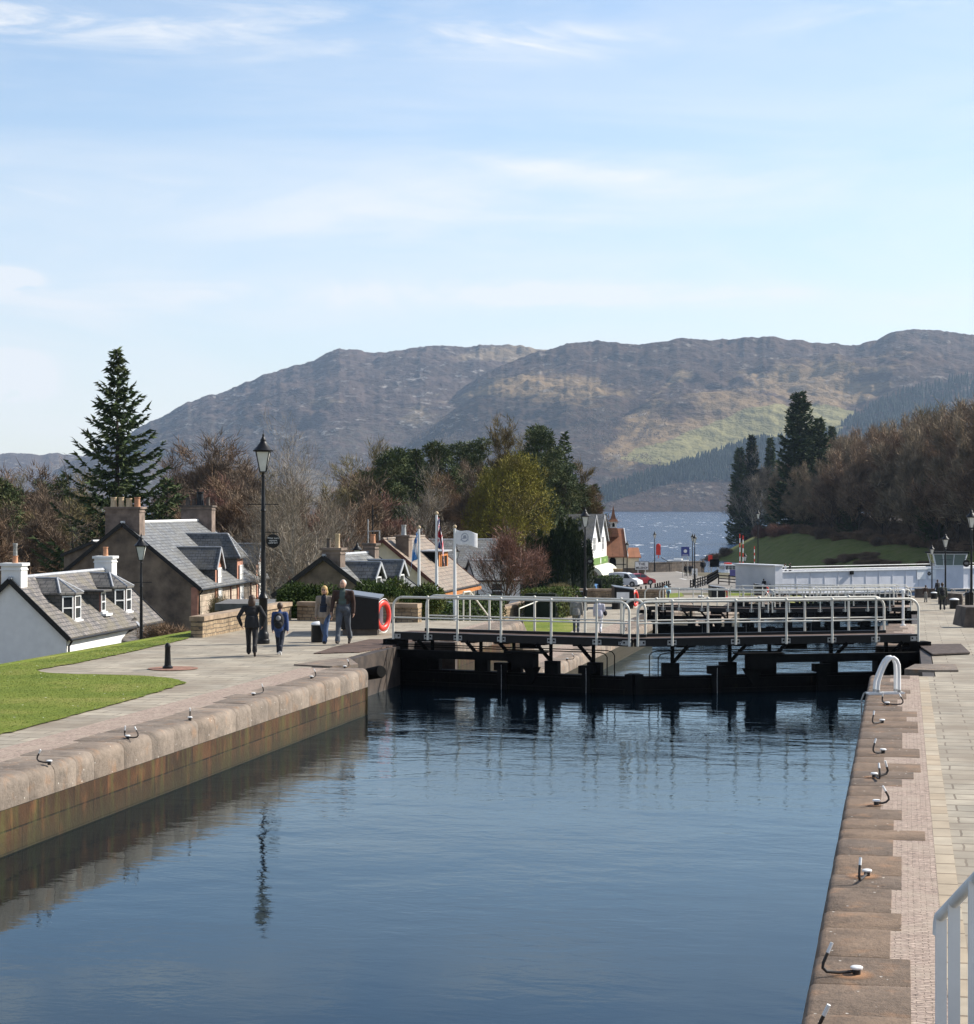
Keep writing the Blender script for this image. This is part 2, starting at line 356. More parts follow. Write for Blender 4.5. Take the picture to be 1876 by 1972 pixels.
m_bank = grass_mat('rough_grass', (.085, .10, .025), (.13, .142, .03), (.165, .14, .06), False)
m_soil = M('village_ground', (.075, .075, .032), .95, .5, .12, col2=(.10, .075, .05))
m_road = M('asphalt', (.22, .20, .175), .9, .2, .4, .2, 40, col2=(.17, .155, .14))
m_line = M('road_paint', (.62, .62, .6), .8, .2, 2)
def water_mat(name, col, bumps, rough=.02, ior=1.333, ripple=False, foam=False, tint=None):
    q = NT(name); q.set('Base Color', col); q.set('Roughness', rough); q.set('IOR', ior); q.set('Specular IOR Level', .5)
    prev = None; mod = None
    if ripple:
        spx = q.N.new('ShaderNodeSeparateXYZ'); q.L.new(q.tc(), spx.inputs[0]); mr = q.N.new('ShaderNodeMapRange'); q.L.new(q.math('ADD', spx.outputs[1], q.math('MULTIPLY', q.math('SUBTRACT', q.noise(.22, 3, .5), .5), 16)), mr.inputs[0]); mr.inputs[1].default_value = 20; mr.inputs[2].default_value = 42; mr.inputs[3].default_value = .20; mr.inputs[4].default_value = 1.3; m2 = q.N.new('ShaderNodeMapRange'); q.L.new(spx.outputs[1], m2.inputs[0]); m2.inputs[1].default_value = 56; m2.inputs[2].default_value = 60; m2.inputs[3].default_value = 1; m2.inputs[4].default_value = 2.4; mod = q.math('MULTIPLY', mr.outputs[0], m2.outputs[0])
    for (sc, st, strength, dist, det, dz) in bumps:
        b = q.N.new('ShaderNodeBump'); b.inputs['Strength'].default_value = strength; b.inputs['Distance'].default_value = dist
        if mod is not None: q.L.new(q.math('MULTIPLY', mod, dist), b.inputs['Distance'])
        q.L.new(q.noise(sc, det, .55, stretch=st, dist=dz), b.inputs['Height'])
        if prev is not None: q.L.new(prev, b.inputs['Normal'])
        prev = b.outputs[0]
    if foam:
        f = q.ramp(q.math('MULTIPLY', q.noise(.55, 3, .6, stretch=(.35, .12, 1)), q.math('ADD', q.noise(.02, 3, .5, stretch=(1, .4, 1)), .55)), [(.712, 0.), (.745, 1.)]); q.set('Base Color', q.mix(f, col, (.8, .8, .8))); q.set('Roughness', q.math('ADD', rough, q.math('MULTIPLY', f, .6)))
        q.set('Specular IOR Level', q.math('ADD', .28, q.math('MULTIPLY', q.ramp(q.noise(.25, 4, .65, stretch=(.22, .05, 1)), [(.35, 0.), (.65, 1.)]), .4)))
    q.L.new(prev, q.b.inputs['Normal'])
    if tint:                                             # blue put into the gloss colour, so reflections come out bluer than the sky
        fr = q.N.new('ShaderNodeFresnel'); fr.inputs['IOR'].default_value = ior; q.L.new(prev, fr.inputs['Normal']); gl = q.N.new('ShaderNodeBsdfGlossy'); gl.inputs['Color'].default_value = tint + (1,); gl.inputs['Roughness'].default_value = rough; q.L.new(prev, gl.inputs['Normal'])
        df = q.N.new('ShaderNodeBsdfDiffuse'); df.inputs['Color'].default_value = col + (1,); mx = q.N.new('ShaderNodeMixShader'); q.L.new(fr.outputs[0], mx.inputs[0]); q.L.new(df.outputs[0], mx.inputs[1]); q.L.new(gl.outputs[0], mx.inputs[2]); q.L.new(mx.outputs[0], q.N['Material Output'].inputs['Surface'])
    return q.mat
m_water = water_mat('lock_water', (.0012, .003, .0055), [(.35, (1, 1.4, 1), .35, .09, 2, .3), (2.2, (1, 1.7, 1), .30, .022, 3, .5), (9.0, (1, 1.5, 1), .16, .006, 2, .2)], ior=1.33, ripple=True, tint=(.76, .91, 1.))
m_loch = water_mat('loch_water', (.02, .05, .11), [(.10, (.5, 1, 1), 1.0, 2.2, 4, .4), (.7, (.7, 1, 1), 1.0, .55, 4, .6)], .12, foam=True)

A1 = G(758.6, 1231, .17); B1 = G(1217, 1245.5, .17); A2 = G(1768, 1236, .17); B2 = G(1223, 1245.5, .17)   # ends of the two gate leaves
# ---------------------------------------------------------------- quays and lock walls (canal frame: x = v, y = u)
def ek(k): return 68.0 + STEP * k if k < 3 else 232.0
def sk(k): return -25.0 if k == 0 else 72.0 + STEP * (k - 1)
rng = random.Random(4)
for k in range(4):
    z = -DROP * k; u0, u1 = sk(k), ek(k); g0, g1 = 47.5 + STEP * k, 57.6 + STEP * k
    b = MB()
    b.box(-22.2, -14.6, u0, u1, z - 4, z - .012)
    b.box(-14.6, VL - .42, u0, g0, z - 4, z - .012); b.box(-14.6, VL - .42, g1, u1, z - 4, z - .012)
    struct(canal(b.build('left_quay_pavement', m_slab)))
    b = MB(); vr = .75
    b.box(vr, 16, u0, u1, z - 4, z - .012); b.box(VR + .42, vr, u0, g0 + .6, z - 4, z - .012); b.box(VR + .42, vr, 58.6 + STEP * k, u1, z - 4, z - .012)
    struct(canal(b.build('right_quay_pavement', m_slab)))
    # granite setts behind the copings and the paved edge strip
    b = MB()
    b.box(-14.75, -13.7, u0, g0 - .1, z - .3, z - .005); b.box(VR + .5, .36, u0, g0 + .7, z - .3, z - .005)
    b.box(-14.3, -13.7, g1 + .6, u1, z - .3, z - .005); b.box(VR + .5, .36, 59.2 + STEP * k, u1, z - .3, z - .005)
    struct(canal(b.build('sett_paving', m_sett)))
    b = MB(); b.box(.36, .57, u0, g0 + .4, z - .3, z - .0035)
    struct(canal(b.build('paved_edge_strip', m_kerbslab)))
    # walls
    for side, vw, sg, nm, mc in (('left', VL, -1, 'left', m_cop_l), ('right', VR, 1, 'right', m_cop_r)):
        t = thing('lock_wall', ['stone wall of the nearest lock chamber, %s of the water, with rounded coping', 'stone wall of the second lock chamber, %s of the water, beyond the first gate',
            'stone wall of the third lock chamber, %s of the water', 'stone wall of the lowest lock chamber, %s of the water before the swing bridge'][k] % ('on the lawn side' if side == 'left' else 'on the sett paved side'), 'wall')
        t.rotation_euler = (0, 0, -TH)
        ge = g0 if side == 'left' else g0 + .6
        c = MB(); u = u0
        for (ua, ub, inner) in ((u0, ge, 1), (g1 + (0 if side == 'left' else 1), u1, 0)):
            u = ua
            while u < ub - .02:
                ln = rng.uniform(.72, 1.3) if k < 2 else rng.uniform(1.2, 2.2)
                if ub - u - ln < .5: ln = ub - u
                dp = rng.choice([.68, .78, .86, .95, 1.06]) if side == 'right' else rng.uniform(.75, 1.0)
                dz = rng.uniform(-.006, .006); dv = rng.uniform(-.003, .003); rr = rng.uniform(.9, 1.1) * (.75 if side == 'left' else .5); er = .72 if side == 'left' else .45
                prof = [(dv, -.46), (dv, -.22 * rr), (dv + .02 * er, -.13 * rr), (dv + .06 * er, -.065 * rr), (dv + .12 * er, -.022 * rr), (dv + .2 * er, dz - .003), (.34, dz), (dp, dz), (dp, -.3)]
                a0, a1 = u + .003, u + ln - .003
                if ub == ge and u + ln >= ub - .01 and side == 'left':  pass
                # the block, its arrises slightly broken
                rows = []
                for (uu, ins) in ((a0, .005), (a0 + .010, 0), (a1 - .010, 0), (a1, .005)):
                    rows.append([(vw + sg * (s + (ins if s < .3 else 0)), uu, z + zz - (ins if zz > -.2 else 0)) for (s, zz) in prof])
                n = len(prof); vs = [p for r in rows for p in r]
                fs = [(i * n + j, i * n + j + 1, (i + 1) * n + j + 1, (i + 1) * n + j) for i in range(3) for j in range(n - 1)]
                fs += [tuple(range(n)), tuple(range(3 * n + n - 1, 3 * n - 1, -1))]
                c.add(vs, fs); u += ln
        c.build('coping', mc, t, smooth=True)
        f = MB(); lo = z + WATER - 2.2; vf = vw + sg * .012
        def fb(ua, ub, top, bot, v=vf, th=.25): f.box(min(v, v + sg * th), max(v, v + sg * th), ua, ub, bot, top)
        fb(u0, ge, z - .44, lo); fb(g1 + (0 if side == 'left' else 1), u1, z - .44, lo - DROP)
        vrec = -14.6 if side == 'left' else .75
        ge2 = g1 if side == 'left' else 58.6 + STEP * k
        r_ = MB(); r_.box(vrec - sg * .02, vrec - sg * .3, ge + .02, ge2 - .02, lo - DROP, z - .02); r_.box(min(vf, vrec), max(vf, vrec), ge2 - .3, ge2 - .004, lo - DROP, z - .02); r_.build('gate_recess', m_recess_shade, t)   # recess behind the gate, its shadow put into the dark colour
        f.box(min(vf, vrec), max(vf, vrec), ge - .3, ge - .01, lo - DROP, z - .46)
        f.box(min(vf, vrec), max(vf, vrec), ge2 + .01, ge2 + .3, lo - DROP, z - .46)
        f.build('wall_face', m_face, t)
        if k < 3:                                                              # wing wall with a sloping top down to the next quay
            w = MB(); zn = z - DROP
            w.prism([(vf, u1, lo - DROP), (vf, u1, z), (vf, u1 + 4, zn), (vf, u1 + 4, lo - DROP)], (sg * .5, 0, 0))
            w.build('wing_wall', m_cop_l if side == 'left' else m_cop_r, t)
# steps between the levels
for k in range(3):
    z = -DROP * k
    for (v0, v1, nm) in ((-16.4, -13.6, 'left'), (-.3, 16, 'right')):
        b = MB()
        for i in range(12):
            zt = z - DROP * (i + 1) / 13.0
            b.box(v0, v1, ek(k) + i * 4 / 12.0, ek(k) + (i + 1) * 4 / 12.0 - .002, z - 5, zt)
        struct(canal(b.build('stone_steps', m_slab)))
# water of every pound, each ending at its gates
_g = [UV(p) for p in (A1, (B1 + B2) / 2, A2)]; GLINE = [(-14.6, _g[0][0] + .3), (_g[0][1] + .1, _g[0][0] + .28), (_g[1][1], _g[1][0] + .3), (.7, _g[2][0] + .3), (.9, _g[2][0] + .32)]
for k in range(4):
    z = -DROP * k + WATER
    near = [(v, u + STEP * (k - 1) + .2) for (v, u) in GLINE] if k else [(-14.6, -25), (.8, -25)]
    far = [(v, u + STEP * k) for (v, u) in GLINE]
    o = poly_sheet('lock_water', [(v, u, z) for (v, u) in near] + [(v, u, z) for (v, u) in reversed(far)], m_water)
    struct(canal(o))
o = poly_sheet('canal_basin_water', [(v, u + STEP * 3 + .2, LOCH + .02) for (v, u) in GLINE] + [(.8, 300, LOCH + .02), (-14.6, 300, LOCH + .02)], m_water); struct(canal(o))
o = poly_sheet('loch_water', [(-3200, 226, LOCH), (3200, 226, LOCH), (3200, 5600, LOCH), (-3200, 5600, LOCH)], m_loch); struct(o)

# lawns on the quay
lawn_pts = [(-60, 1442), (0, 1414), (120, 1383), (240, 1350), (315, 1329), (345, 1318), (360, 1315), (345, 1309), (330, 1306), (290, 1302), (248, 1300), (190, 1298.5), (150, 1298), (100, 1296), (77, 1293), (70, 1290), (90, 1286), (150, 1276), (250, 1255), (330, 1237), (365, 1228)]
LP = [W(-22, -15.8, .012)] + [G(x, y, .012) for (x, y) in lawn_pts[1:]]
LP += [W(59.8, -22.2, .012), W(30, -22.2, .012), W(-22, -22.2, .012)]
_r = random.Random(9); _q = []
for a, c in zip(LP, LP[1:] + LP[:1]):                   # the turf edge is ragged
    k = max(1, int((c - a).length / .22))
    _q += [a.lerp(c, i / k) + (Vector((_r.gauss(0, .022), _r.gauss(0, .03), 0)) if i else Vector()) for i in range(k)]
o = poly_sheet('lawn', _q, m_lawn); struct(o)
def in_poly(x, y, poly):
    ins = np.zeros(x.shape, bool); n = len(poly)
    for i in range(n):
        x1, y1 = poly[i][0], poly[i][1]; x2, y2 = poly[(i + 1) % n][0], poly[(i + 1) % n][1]
        c = ((y1 > y) != (y2 > y)) & (x < (x2 - x1) * (y - y1) / (y2 - y1 + 1e-12) + x1); ins ^= c
    return ins
nr = np.random.RandomState(3)
gx = nr.uniform(-15, -4, 200000); gy = nr.uniform(26, 63, 200000)
ok = in_poly(gx, gy, LP); gx, gy = gx[ok], gy[ok]; n = len(gx)
hh = nr.uniform(.005, .016, n); an = nr.uniform(0, 2 * np.pi, n); ww = nr.uniform(.006, .012, n)
base = np.stack([gx, gy, np.full(n, .011)], -1); side = np.stack([np.cos(an), np.sin(an), 0 * an], -1) * ww[:, None]
tip = base + np.stack([nr.normal(0, .018, n), nr.normal(0, .018, n), hh], -1)
m_blade = M('grass_blades', (.165, .205, .03), .8, .3, .7, col2=(.11, .155, .02))
tag(link('grass_blades', tris('grass_blades', np.stack([base - side, base + side, tip], 1), m_blade)), 'short green lawn grass beside the paved path', 'grass', kind='stuff')
# lawn of the second and third quay
for k, pts in ((1, [(955, 1230), (1092, 1222), (1112, 1207), (1103, 1196), (1058, 1187), (1000, 1190), (955, 1205)]),):
    o = poly_sheet('lawn', [G(x, y, -DROP * k + .012) for (x, y) in pts], m_lawn); struct(o)
o = poly_sheet('lawn', [G(x, y, -DROP * 2 + .012) for (x, y) in ((1232, 1160), (1290, 1152), (1318, 1148), (1312, 1141), (1260, 1146))], m_lawn); struct(o)
o = poly_sheet('lawn', [G(x, y, -DROP * 3 + .012) for (x, y) in ((1398, 1154), (1460, 1150), (1447, 1140), (1392, 1136))], m_lawn); struct(o)

# ---------------------------------------------------------------- the ground of the village, the loch shores and the wooded bank: one sheet in the canal frame
def lev(u):
    z = np.zeros_like(u)
    for k in range(3): z = z - DROP * np.clip((u - ek(k)) / 4.0, 0, 1)
    return z
def shore_right(x, y):
    s1 = (x - 76) * .992 + (y - 300) * .126; s2 = (x - 51.8) * .982 - (y - 490) * .19
    return np.minimum(s1, s2)
def bank_h(x, y):
    s = shore_right(x, y); top = -2.4 + (np.clip(y, 300, 490) - 490) * .014
    return -11.0 + (top + 11.0) * sstep(-2, 19, s) + .035 * np.maximum(s - 19, 0) + .9 * fbm(x / 14., y / 14., 3, 5) * sstep(-2, 6, s)
def village_z(u): return -4.6 - 1.8 * np.clip((u - 95) / 110., 0, 1)
vs = np.concatenate([np.arange(-460, -60, 12.), np.arange(-60, -30, 2.), np.arange(-30, -22.3, .65), [-22.2, -22.15], np.arange(-21, -14.5, 1.5), [-14.05, -14.0], np.arange(-13, 15.5, 2.0), [15.9, 15.95], np.arange(18, 60, 3.), np.arange(60, 330, 9.)])
us = np.concatenate([np.arange(-60, 40, 6.), np.arange(40, 75, 1.0), np.arange(75, 245, 2.5), np.arange(245, 640, 5.), np.arange(640, 1500, 40.)])
VV, UU = np.meshgrid(vs, us)
XX = S_ * UU + C_ * VV; YY = C_ * UU - S_ * VV
PX = CX + XX / np.maximum(YY, 1) * F
zl = lev(UU) - .01 + (village_z(UU) - lev(UU)) * sstep(-22.4, -32, VV) + .25 * fbm(XX / 9, YY / 9, 3, 2) * sstep(-24, -30, VV)
landL = (UU < 238) | (YY < 312) | ((PX < 1145) & (YY < 700))
zl = np.where(UU > 236, -6.42, zl)
zl = np.where(landL, zl, -13.0)
zb_ = np.maximum(bank_h(XX, YY), -13.2); zr = np.where(UU < 236, lev(UU) - .02 + sstep(18, 60, VV) * 1.5, np.maximum(bank_h(XX, YY), -13.0))
ZZ = np.where(VV <= -22.2, zl, np.where(VV >= 15.94, zr, -13.5))
mid = (VV > -22.2) & (VV < 15.94) & (UU > 236)
ZZ = np.where(UU > 236, np.where((VV <= -14.02) & landL & (zb_ < -9.5), zl, zb_), ZZ)
MI = np.where((VV[:-1, :-1] > 15) | (UU[:-1, :-1] > 240) & (VV[:-1, :-1] > -14.1), 1, 0)
MI = np.where((VV[:-1, :-1] <= -22.0) & (VV[:-1, :-1] > -33) & (UU[:-1, :-1] < 130), 2, MI)
MI = np.where((shore_right(XX, YY)[:-1, :-1] > 24) & (UU[:-1, :-1] > 236), 3, np.where((shore_right(XX, YY)[:-1, :-1] > -4) & (UU[:-1, :-1] > 236), 1, MI))
gm = grid_mesh('ground', VV, UU, ZZ, [m_soil, m_bank, m_lawn, M('leaf_litter', (.055, .036, .024), .95, .4, .5)], True, MI); struct(canal(link('ground', gm)))

# road and car park at the foot of the locks
RZ = -6.37
o = poly_sheet('road', [G(x, y, RZ) for (x, y) in ((1100, 1160), (1250, 1163), (1330, 1163), (1420, 1152), (1490, 1143), (1492, 1135), (1420, 1115), (1345, 1109), (1290, 1098), (1232, 1090), (1224, 1095), (1228, 1106), (1150, 1120), (1100, 1130))], m_road); struct(o)
b = MB()
def dash(px0, py0, px1, py1, w=.2):
    a, c = G(px0, py0, RZ + .006), G(px1, py1, RZ + .006); d = (c - a).normalized(); nn = Vector((-d.y, d.x, 0)) * w
    b.add([a - nn, a + nn, c + nn, c - nn], [(0, 1, 2, 3)])
for (x0, y0, x1, y1) in ((1232, 1124.5, 1241, 1124.5), (1246, 1124.5, 1255, 1124.7), (1274, 1126.5, 1286, 1126.7), (1292, 1126.8, 1300, 1127), (1310, 1114, 1322, 1116), (1328, 1116.5, 1342, 1118)): dash(x0, y0, x1, y1)
dash(1247, 1090, 1330, 1106, .12)
struct(b.build('road_markings', m_line))

# ---------------------------------------------------------------- hills across the loch
def hill_mat(name, heather, tan, green, wood, rock, tscale=.0016):
    q = NT(name); at = q.N.new('ShaderNodeVertexColor'); at.layer_name = 'cover'
    sp = q.N.new('ShaderNodeSeparateColor'); q.L.new(at.outputs[0], sp.inputs[0])
    n1 = q.noise(tscale, 8, .62, stretch=(1, .35, 2.5), dist=.6); n2 = q.noise(tscale * 5, 7, .68, stretch=(1, .6, 2)); n3 = q.noise(tscale * 18, 5, .65, stretch=(1, .7, 2))
    c = q.mix(q.ramp(n2, [(.35, 0.), (.7, 1.)]), heather, tuple(x * .38 for x in heather))
    tanf = q.math('ADD', n1, q.math('MULTIPLY', sp.outputs[0], .155))
    c = q.mix(q.ramp(q.math('ADD', tanf, q.math('MULTIPLY', q.math('SUBTRACT', n2, .5), .22)), [(.575, 0.), (.64, .85)]), c, tan)
    c = q.mix(q.math('MULTIPLY', q.ramp(n3, [(.42, 0.), (.62, 1.)]), q.math('MULTIPLY', sp.outputs[2], .75)), c, wood)
    c = q.mix(q.math('MULTIPLY', q.ramp(n3, [(.55, 0.), (.66, 1.)]), q.ramp(n2, [(.46, 0.), (.58, .75)])), c, rock)
    c = q.mix(q.ramp(q.math('ADD', sp.outputs[1], q.math('MULTIPLY', q.math('SUBTRACT', n2, .5), .5)), [(.45, 0.), (.6, .9)]), c, green)
    q.set('Base Color', c); q.set('Roughness', .95); q.set('Specular IOR Level', .1); q.bump(q.math('ADD', n2, n3), 1.0, 14.0); return q.mat
m_hill = hill_mat('moorland', (.066, .040, .028), (.20, .135, .066), (.19, .172, .072), (.024, .021, .014), (.25, .215, .18))
m_hill_hazed = hill_mat('hazed_moorland', (.085, .058, .047), (.17, .125, .075), (.155, .145, .056), (.05, .045, .034), (.34, .31, .28)); HILLS = {}  # paler, greyer moorland for the far ridges, distance haze put into its colours
def hill(name, ridge, px0, px1, r0, r1, zb, amp, seed, step=4, nr_=150, back=.35, power=.85, cover=None):
    px = np.arange(px0, px1 + 1, step, dtype=float)
    rx = np.array([p[0] for p in ridge], float); ry = np.array([p[1] for p in ridge], float)
    rid = np.interp(px, rx, ry) + 3.2 * fbm(px / 22., px * 0 + seed, 4, seed, .6) + 1.2 * fbm(px / 6., px * 0 + seed, 2, seed + 1)
    t = np.linspace(-.02, 1 + back, nr_)
    T, PXg = np.meshgrid(t, px); Rr = np.interp(PXg[:, 0], [px0, px1], [r1, r1])[:, None] * np.ones_like(T)
    D = r0 + (Rr - r0) * T
    zr_ = (H + (HZ - rid) / F * Rr[:, 0])[:, None]
    prof = np.where(T <= 1, np.clip(T, 0, 1) ** power, 1 - ((T - 1) / back) ** 1.5 * .8)
    Xw = (PXg - CX) / F * D
    env = np.clip(T, 0, 1) * np.where(T < 1, 1 - .75 * np.clip((T - .6) / .4, 0, 1), .25)
    hs = np.clip((zr_ - zb) / 450., .1, 1.2)
    n = fbm((Xw + .45 * D) / 620., D / 480., 6, seed, .5) * 1.0 + .30 * fbm((Xw - .8 * D) / 210., (D + .3 * Xw) / 150., 5, seed + 7, .58)
    z = zb + (zr_ - zb) * prof + amp * env * hs * n
    z += (13 * hs * fbm((Xw + .6 * D) / 95., D / 60., 4, seed + 3, .6) + 5 * hs * fbm(Xw / 26., D / 30., 3, seed + 5)) * np.clip(T * 2, 0, 1)
    # keep the skyline where the photograph shows it
    py = HZ - (z - H) / D * F
    top = py[:, (T[0] > .5)].min(1); corr = (top - rid)
    kk = np.ones(61) / 61; cs = np.convolve(np.pad(corr, 30, mode='edge'), kk, mode='valid')       # broad part over the whole slope, the rest only at the skyline
    z = z + (np.clip(T, 0, 1) ** 2) * (cs[:, None] / F) * Rr + sstep(.80, 1.0, T) * ((corr - cs)[:, None] / F) * Rr
    z = np.where(T < 0, zb - 12, z)
    me = grid_mesh(name, Xw, D, z, [m_hill if name == 'hill' else m_hill_hazed], True)
    ca = me.color_attributes.new('cover', 'FLOAT_COLOR', 'POINT'); n_ = Xw.size; cv = np.zeros((n_, 4), np.float32); cv[:, 3] = 1
    py = HZ - (z - H) / D * F
    if cover is not None:
        for ch, polys in cover.items():
            a = np.zeros(Xw.shape, bool)
            for p in polys: a |= in_poly(PXg + 26 * fbm(Xw / 150., D / 260., 4, 77), py + 12 * fbm(Xw / 150., D / 260., 4, 79), p) & (T < 1) & (T > 0)
            a = a.astype(float)
            for _ in range(1 if ch == 1 else 14): a[1:-1, 1:-1] = (a[1:-1, 1:-1] * 2 + a[:-2, 1:-1] + a[2:, 1:-1] + a[1:-1, :-2] + a[1:-1, 2:]) / 6
            cv[:, ch] = a.reshape(-1)
    ca.data.foreach_set('color', cv.ravel())
    o = struct(link(name, me)); HILLS[name] = (PXg, D, z, py, T, Xw); return o
hill('far_low_hills', [(-500, 880), (0, 873), (50, 872), (75, 876), (110, 871), (140, 876), (200, 884), (320, 900), (600, 930)], -500, 620, 7000, 9000, LOCH, 60, 31, 5, 60)
hill('far_mountain', [(-200, 960), (60, 925), (150, 885), (230, 845), (285, 815), (320, 797), (350, 780), (390, 764), (420, 757), (450, 745), (480, 733), (505, 722), (560, 706), (590, 699), (605, 694), (630, 680), (650, 671), (690, 674), (720, 680), (745, 677), (790, 670), (840, 665), (890, 668), (935, 664), (985, 664), (1040, 671), (1150, 690), (1300, 730)],
     -200, 1300, 5200, 7600, LOCH, 120, 3, 3, 300, cover={2: [[(250, 760), (400, 800), (640, 830), (900, 780), (900, 960), (200, 960)]]})
hill('hill', [(500, 975), (600, 945), (640, 925), (700, 893), (760, 862), (800, 818), (830, 795), (860, 766), (900, 740), (920, 727), (960, 706), (1000, 690), (1040, 675), (1065, 671), (1090, 663), (1125, 660), (1150, 654), (1180, 659), (1220, 664), (1250, 661), (1285, 659), (1310, 650), (1340, 650), (1370, 655), (1440, 650), (1480, 648), (1520, 654), (1560, 658), (1640, 665), (1690, 656), (1705, 645), (1725, 638), (1760, 634), (1810, 635), (1850, 641), (1876, 645), (1950, 652), (2100, 670), (2300, 690)],
     500, 2300, 4500, 6600, LOCH, 135, 11, 3, 340, cover={
     0: [[(1300, 720), (1500, 715), (1700, 735), (1800, 760), (1600, 800), (1280, 850), (1180, 930), (1080, 900), (1190, 810)], [(860, 850), (1010, 815), (1020, 850), (900, 880)]],
     1: [[(1190, 880), (1290, 848), (1390, 810), (1450, 785), (1500, 774), (1600, 776), (1650, 800), (1580, 860), (1450, 872), (1380, 886), (1270, 900)]],
     2: [[(600, 980), (700, 890), (860, 780), (1080, 740), (1200, 760), (1180, 840), (1060, 980)], [(1080, 920), (1200, 870), (1300, 900), (1200, 960)]]})
# ---------------------------------------------------------------- vegetation
def leafmat(name, a, b, c=None, scale=.8, trans=.0):
    q = NT(name); gi = q.N.new('ShaderNodeNewGeometry')
    col = q.ramp(gi.outputs['Random Per Island'], [(0, a), (1, b)])
    n = q.noise(scale, 3, .5); col = q.mix(1, col, q.ramp(n, [(.3, .65), (.7, 1.25)]), 'MULTIPLY')
    if c: col = q.mix(q.ramp(q.noise(scale * .6, 2, .5), [(.48, 0.), (.62, .8)]), col, c)
    q.set('Base Color', col); q.set('Roughness', .8); q.set('Specular IOR Level', .15); return q.mat
m_spruce = leafmat('spruce_needles', (.026, .045, .018), (.058, .084, .026), (.08, .095, .034))
m_pine = leafmat('pine_needles', (.040, .062, .028), (.085, .105, .036), (.10, .10, .034))
m_seq = leafmat('redwood_foliage', (.030, .048, .022), (.066, .086, .030))
m_yew = leafmat('yew_foliage', (.008, .016, .006), (.018, .030, .009), (.045, .055, .012), .5)
m_willow = leafmat('willow_leaves', (.15, .140, .022), (.25, .215, .036), (.12, .095, .026), .5)
m_larch = leafmat('larch_twigs', (.10, .072, .030), (.15, .115, .040))
m_twig_b = leafmat('brown_twigs', (.155, .100, .062), (.245, .165, .105))
m_twig_d = leafmat('dark_twigs', (.12, .086, .058), (.19, .138, .095))
m_twig_g = leafmat('grey_twigs', (.17, .14, .105), (.26, .22, .17))
m_twig_r = leafmat('red_twigs', (.16, .082, .062), (.25, .14, .105))
m_twig_o = leafmat('olive_twigs', (.14, .115, .055), (.22, .18, .08))
m_shrub = leafmat('shrub_leaves', (.035, .060, .014), (.085, .115, .022), (.12, .12, .03), 1.4)
m_hedge = leafmat('hedge_leaves', (.026, .045, .011), (.055, .085, .016), None, 1.4)
m_bark = M('bark', (.075, .055, .04), .95, .45, 3, .6, 12)
m_birch = M('pale_bark', (.30, .26, .21), .85, .5, 2.5, .4, 9, stretch=(1, 1, 3))
m_bark_d = M('dark_bark', (.045, .034, .027), .95, .4, 3, .5, 12)
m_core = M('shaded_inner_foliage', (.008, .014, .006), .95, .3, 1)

def seg_tris(segs, n=4):                      # tapered limbs, (m,8): p0 p1 r0 r1 -> (k,3,3)
    a = np.array([(*p, *q, r, s) for (p, q, r, s) in segs], float)
    p, q, r, s = a[:, :3], a[:, 3:6], a[:, 6], a[:, 7]
    d = q - p; d /= np.linalg.norm(d, axis=1, keepdims=True) + 1e-9
    up = np.where(np.abs(d[:, 2:3]) > .9, np.array([[1., 0, 0]]), np.array([[0, 0, 1.]]))
    x = np.cross(d, up); x /= np.linalg.norm(x, axis=1, keepdims=True) + 1e-9; y = np.cross(d, x); out = []
    ring = lambda c, rad, t: c + (x * math.cos(t) + y * math.sin(t)) * rad[:, None]
    for j in range(n):
        t0, t1 = 2 * math.pi * j / n, 2 * math.pi * (j + 1) / n
        A, B, Cc, Dd = ring(p, r, t0), ring(p, r, t1), ring(q, s, t1), ring(q, s, t0)
        out.append(np.stack([A, B, Cc], 1)); out.append(np.stack([A, Cc, Dd], 1))
    return np.concatenate(out)
def rdir(rs, n):
    v = rs.normal(0, 1, (n, 3)); return v / (np.linalg.norm(v, axis=1, keepdims=True) + 1e-9)
def leaf_tris(rs, c, size, aspect=.5, dirs=None, jit=.5, up=0.0):
    n = len(c); d = rdir(rs, n) if dirs is None else dirs + rdir(rs, n) * jit
    d[:, 2] += up; d /= np.linalg.norm(d, axis=1, keepdims=True) + 1e-9
    s = np.cross(d, rdir(rs, n)); s /= np.linalg.norm(s, axis=1, keepdims=True) + 1e-9
    L_ = (size * rs.uniform(.6, 1.3, n))[:, None]; w = L_ * aspect * .5
    return np.stack([c - s * w, c + s * w, c + d * L_], 1)
def in_ell(rs, n, c, r, shell=0.0):
    v = rdir(rs, n); k = rs.uniform(shell, 1, n) ** (1 / 3. if shell == 0 else 1.0)
    return np.array(c) + v * k[:, None] * np.array(r)

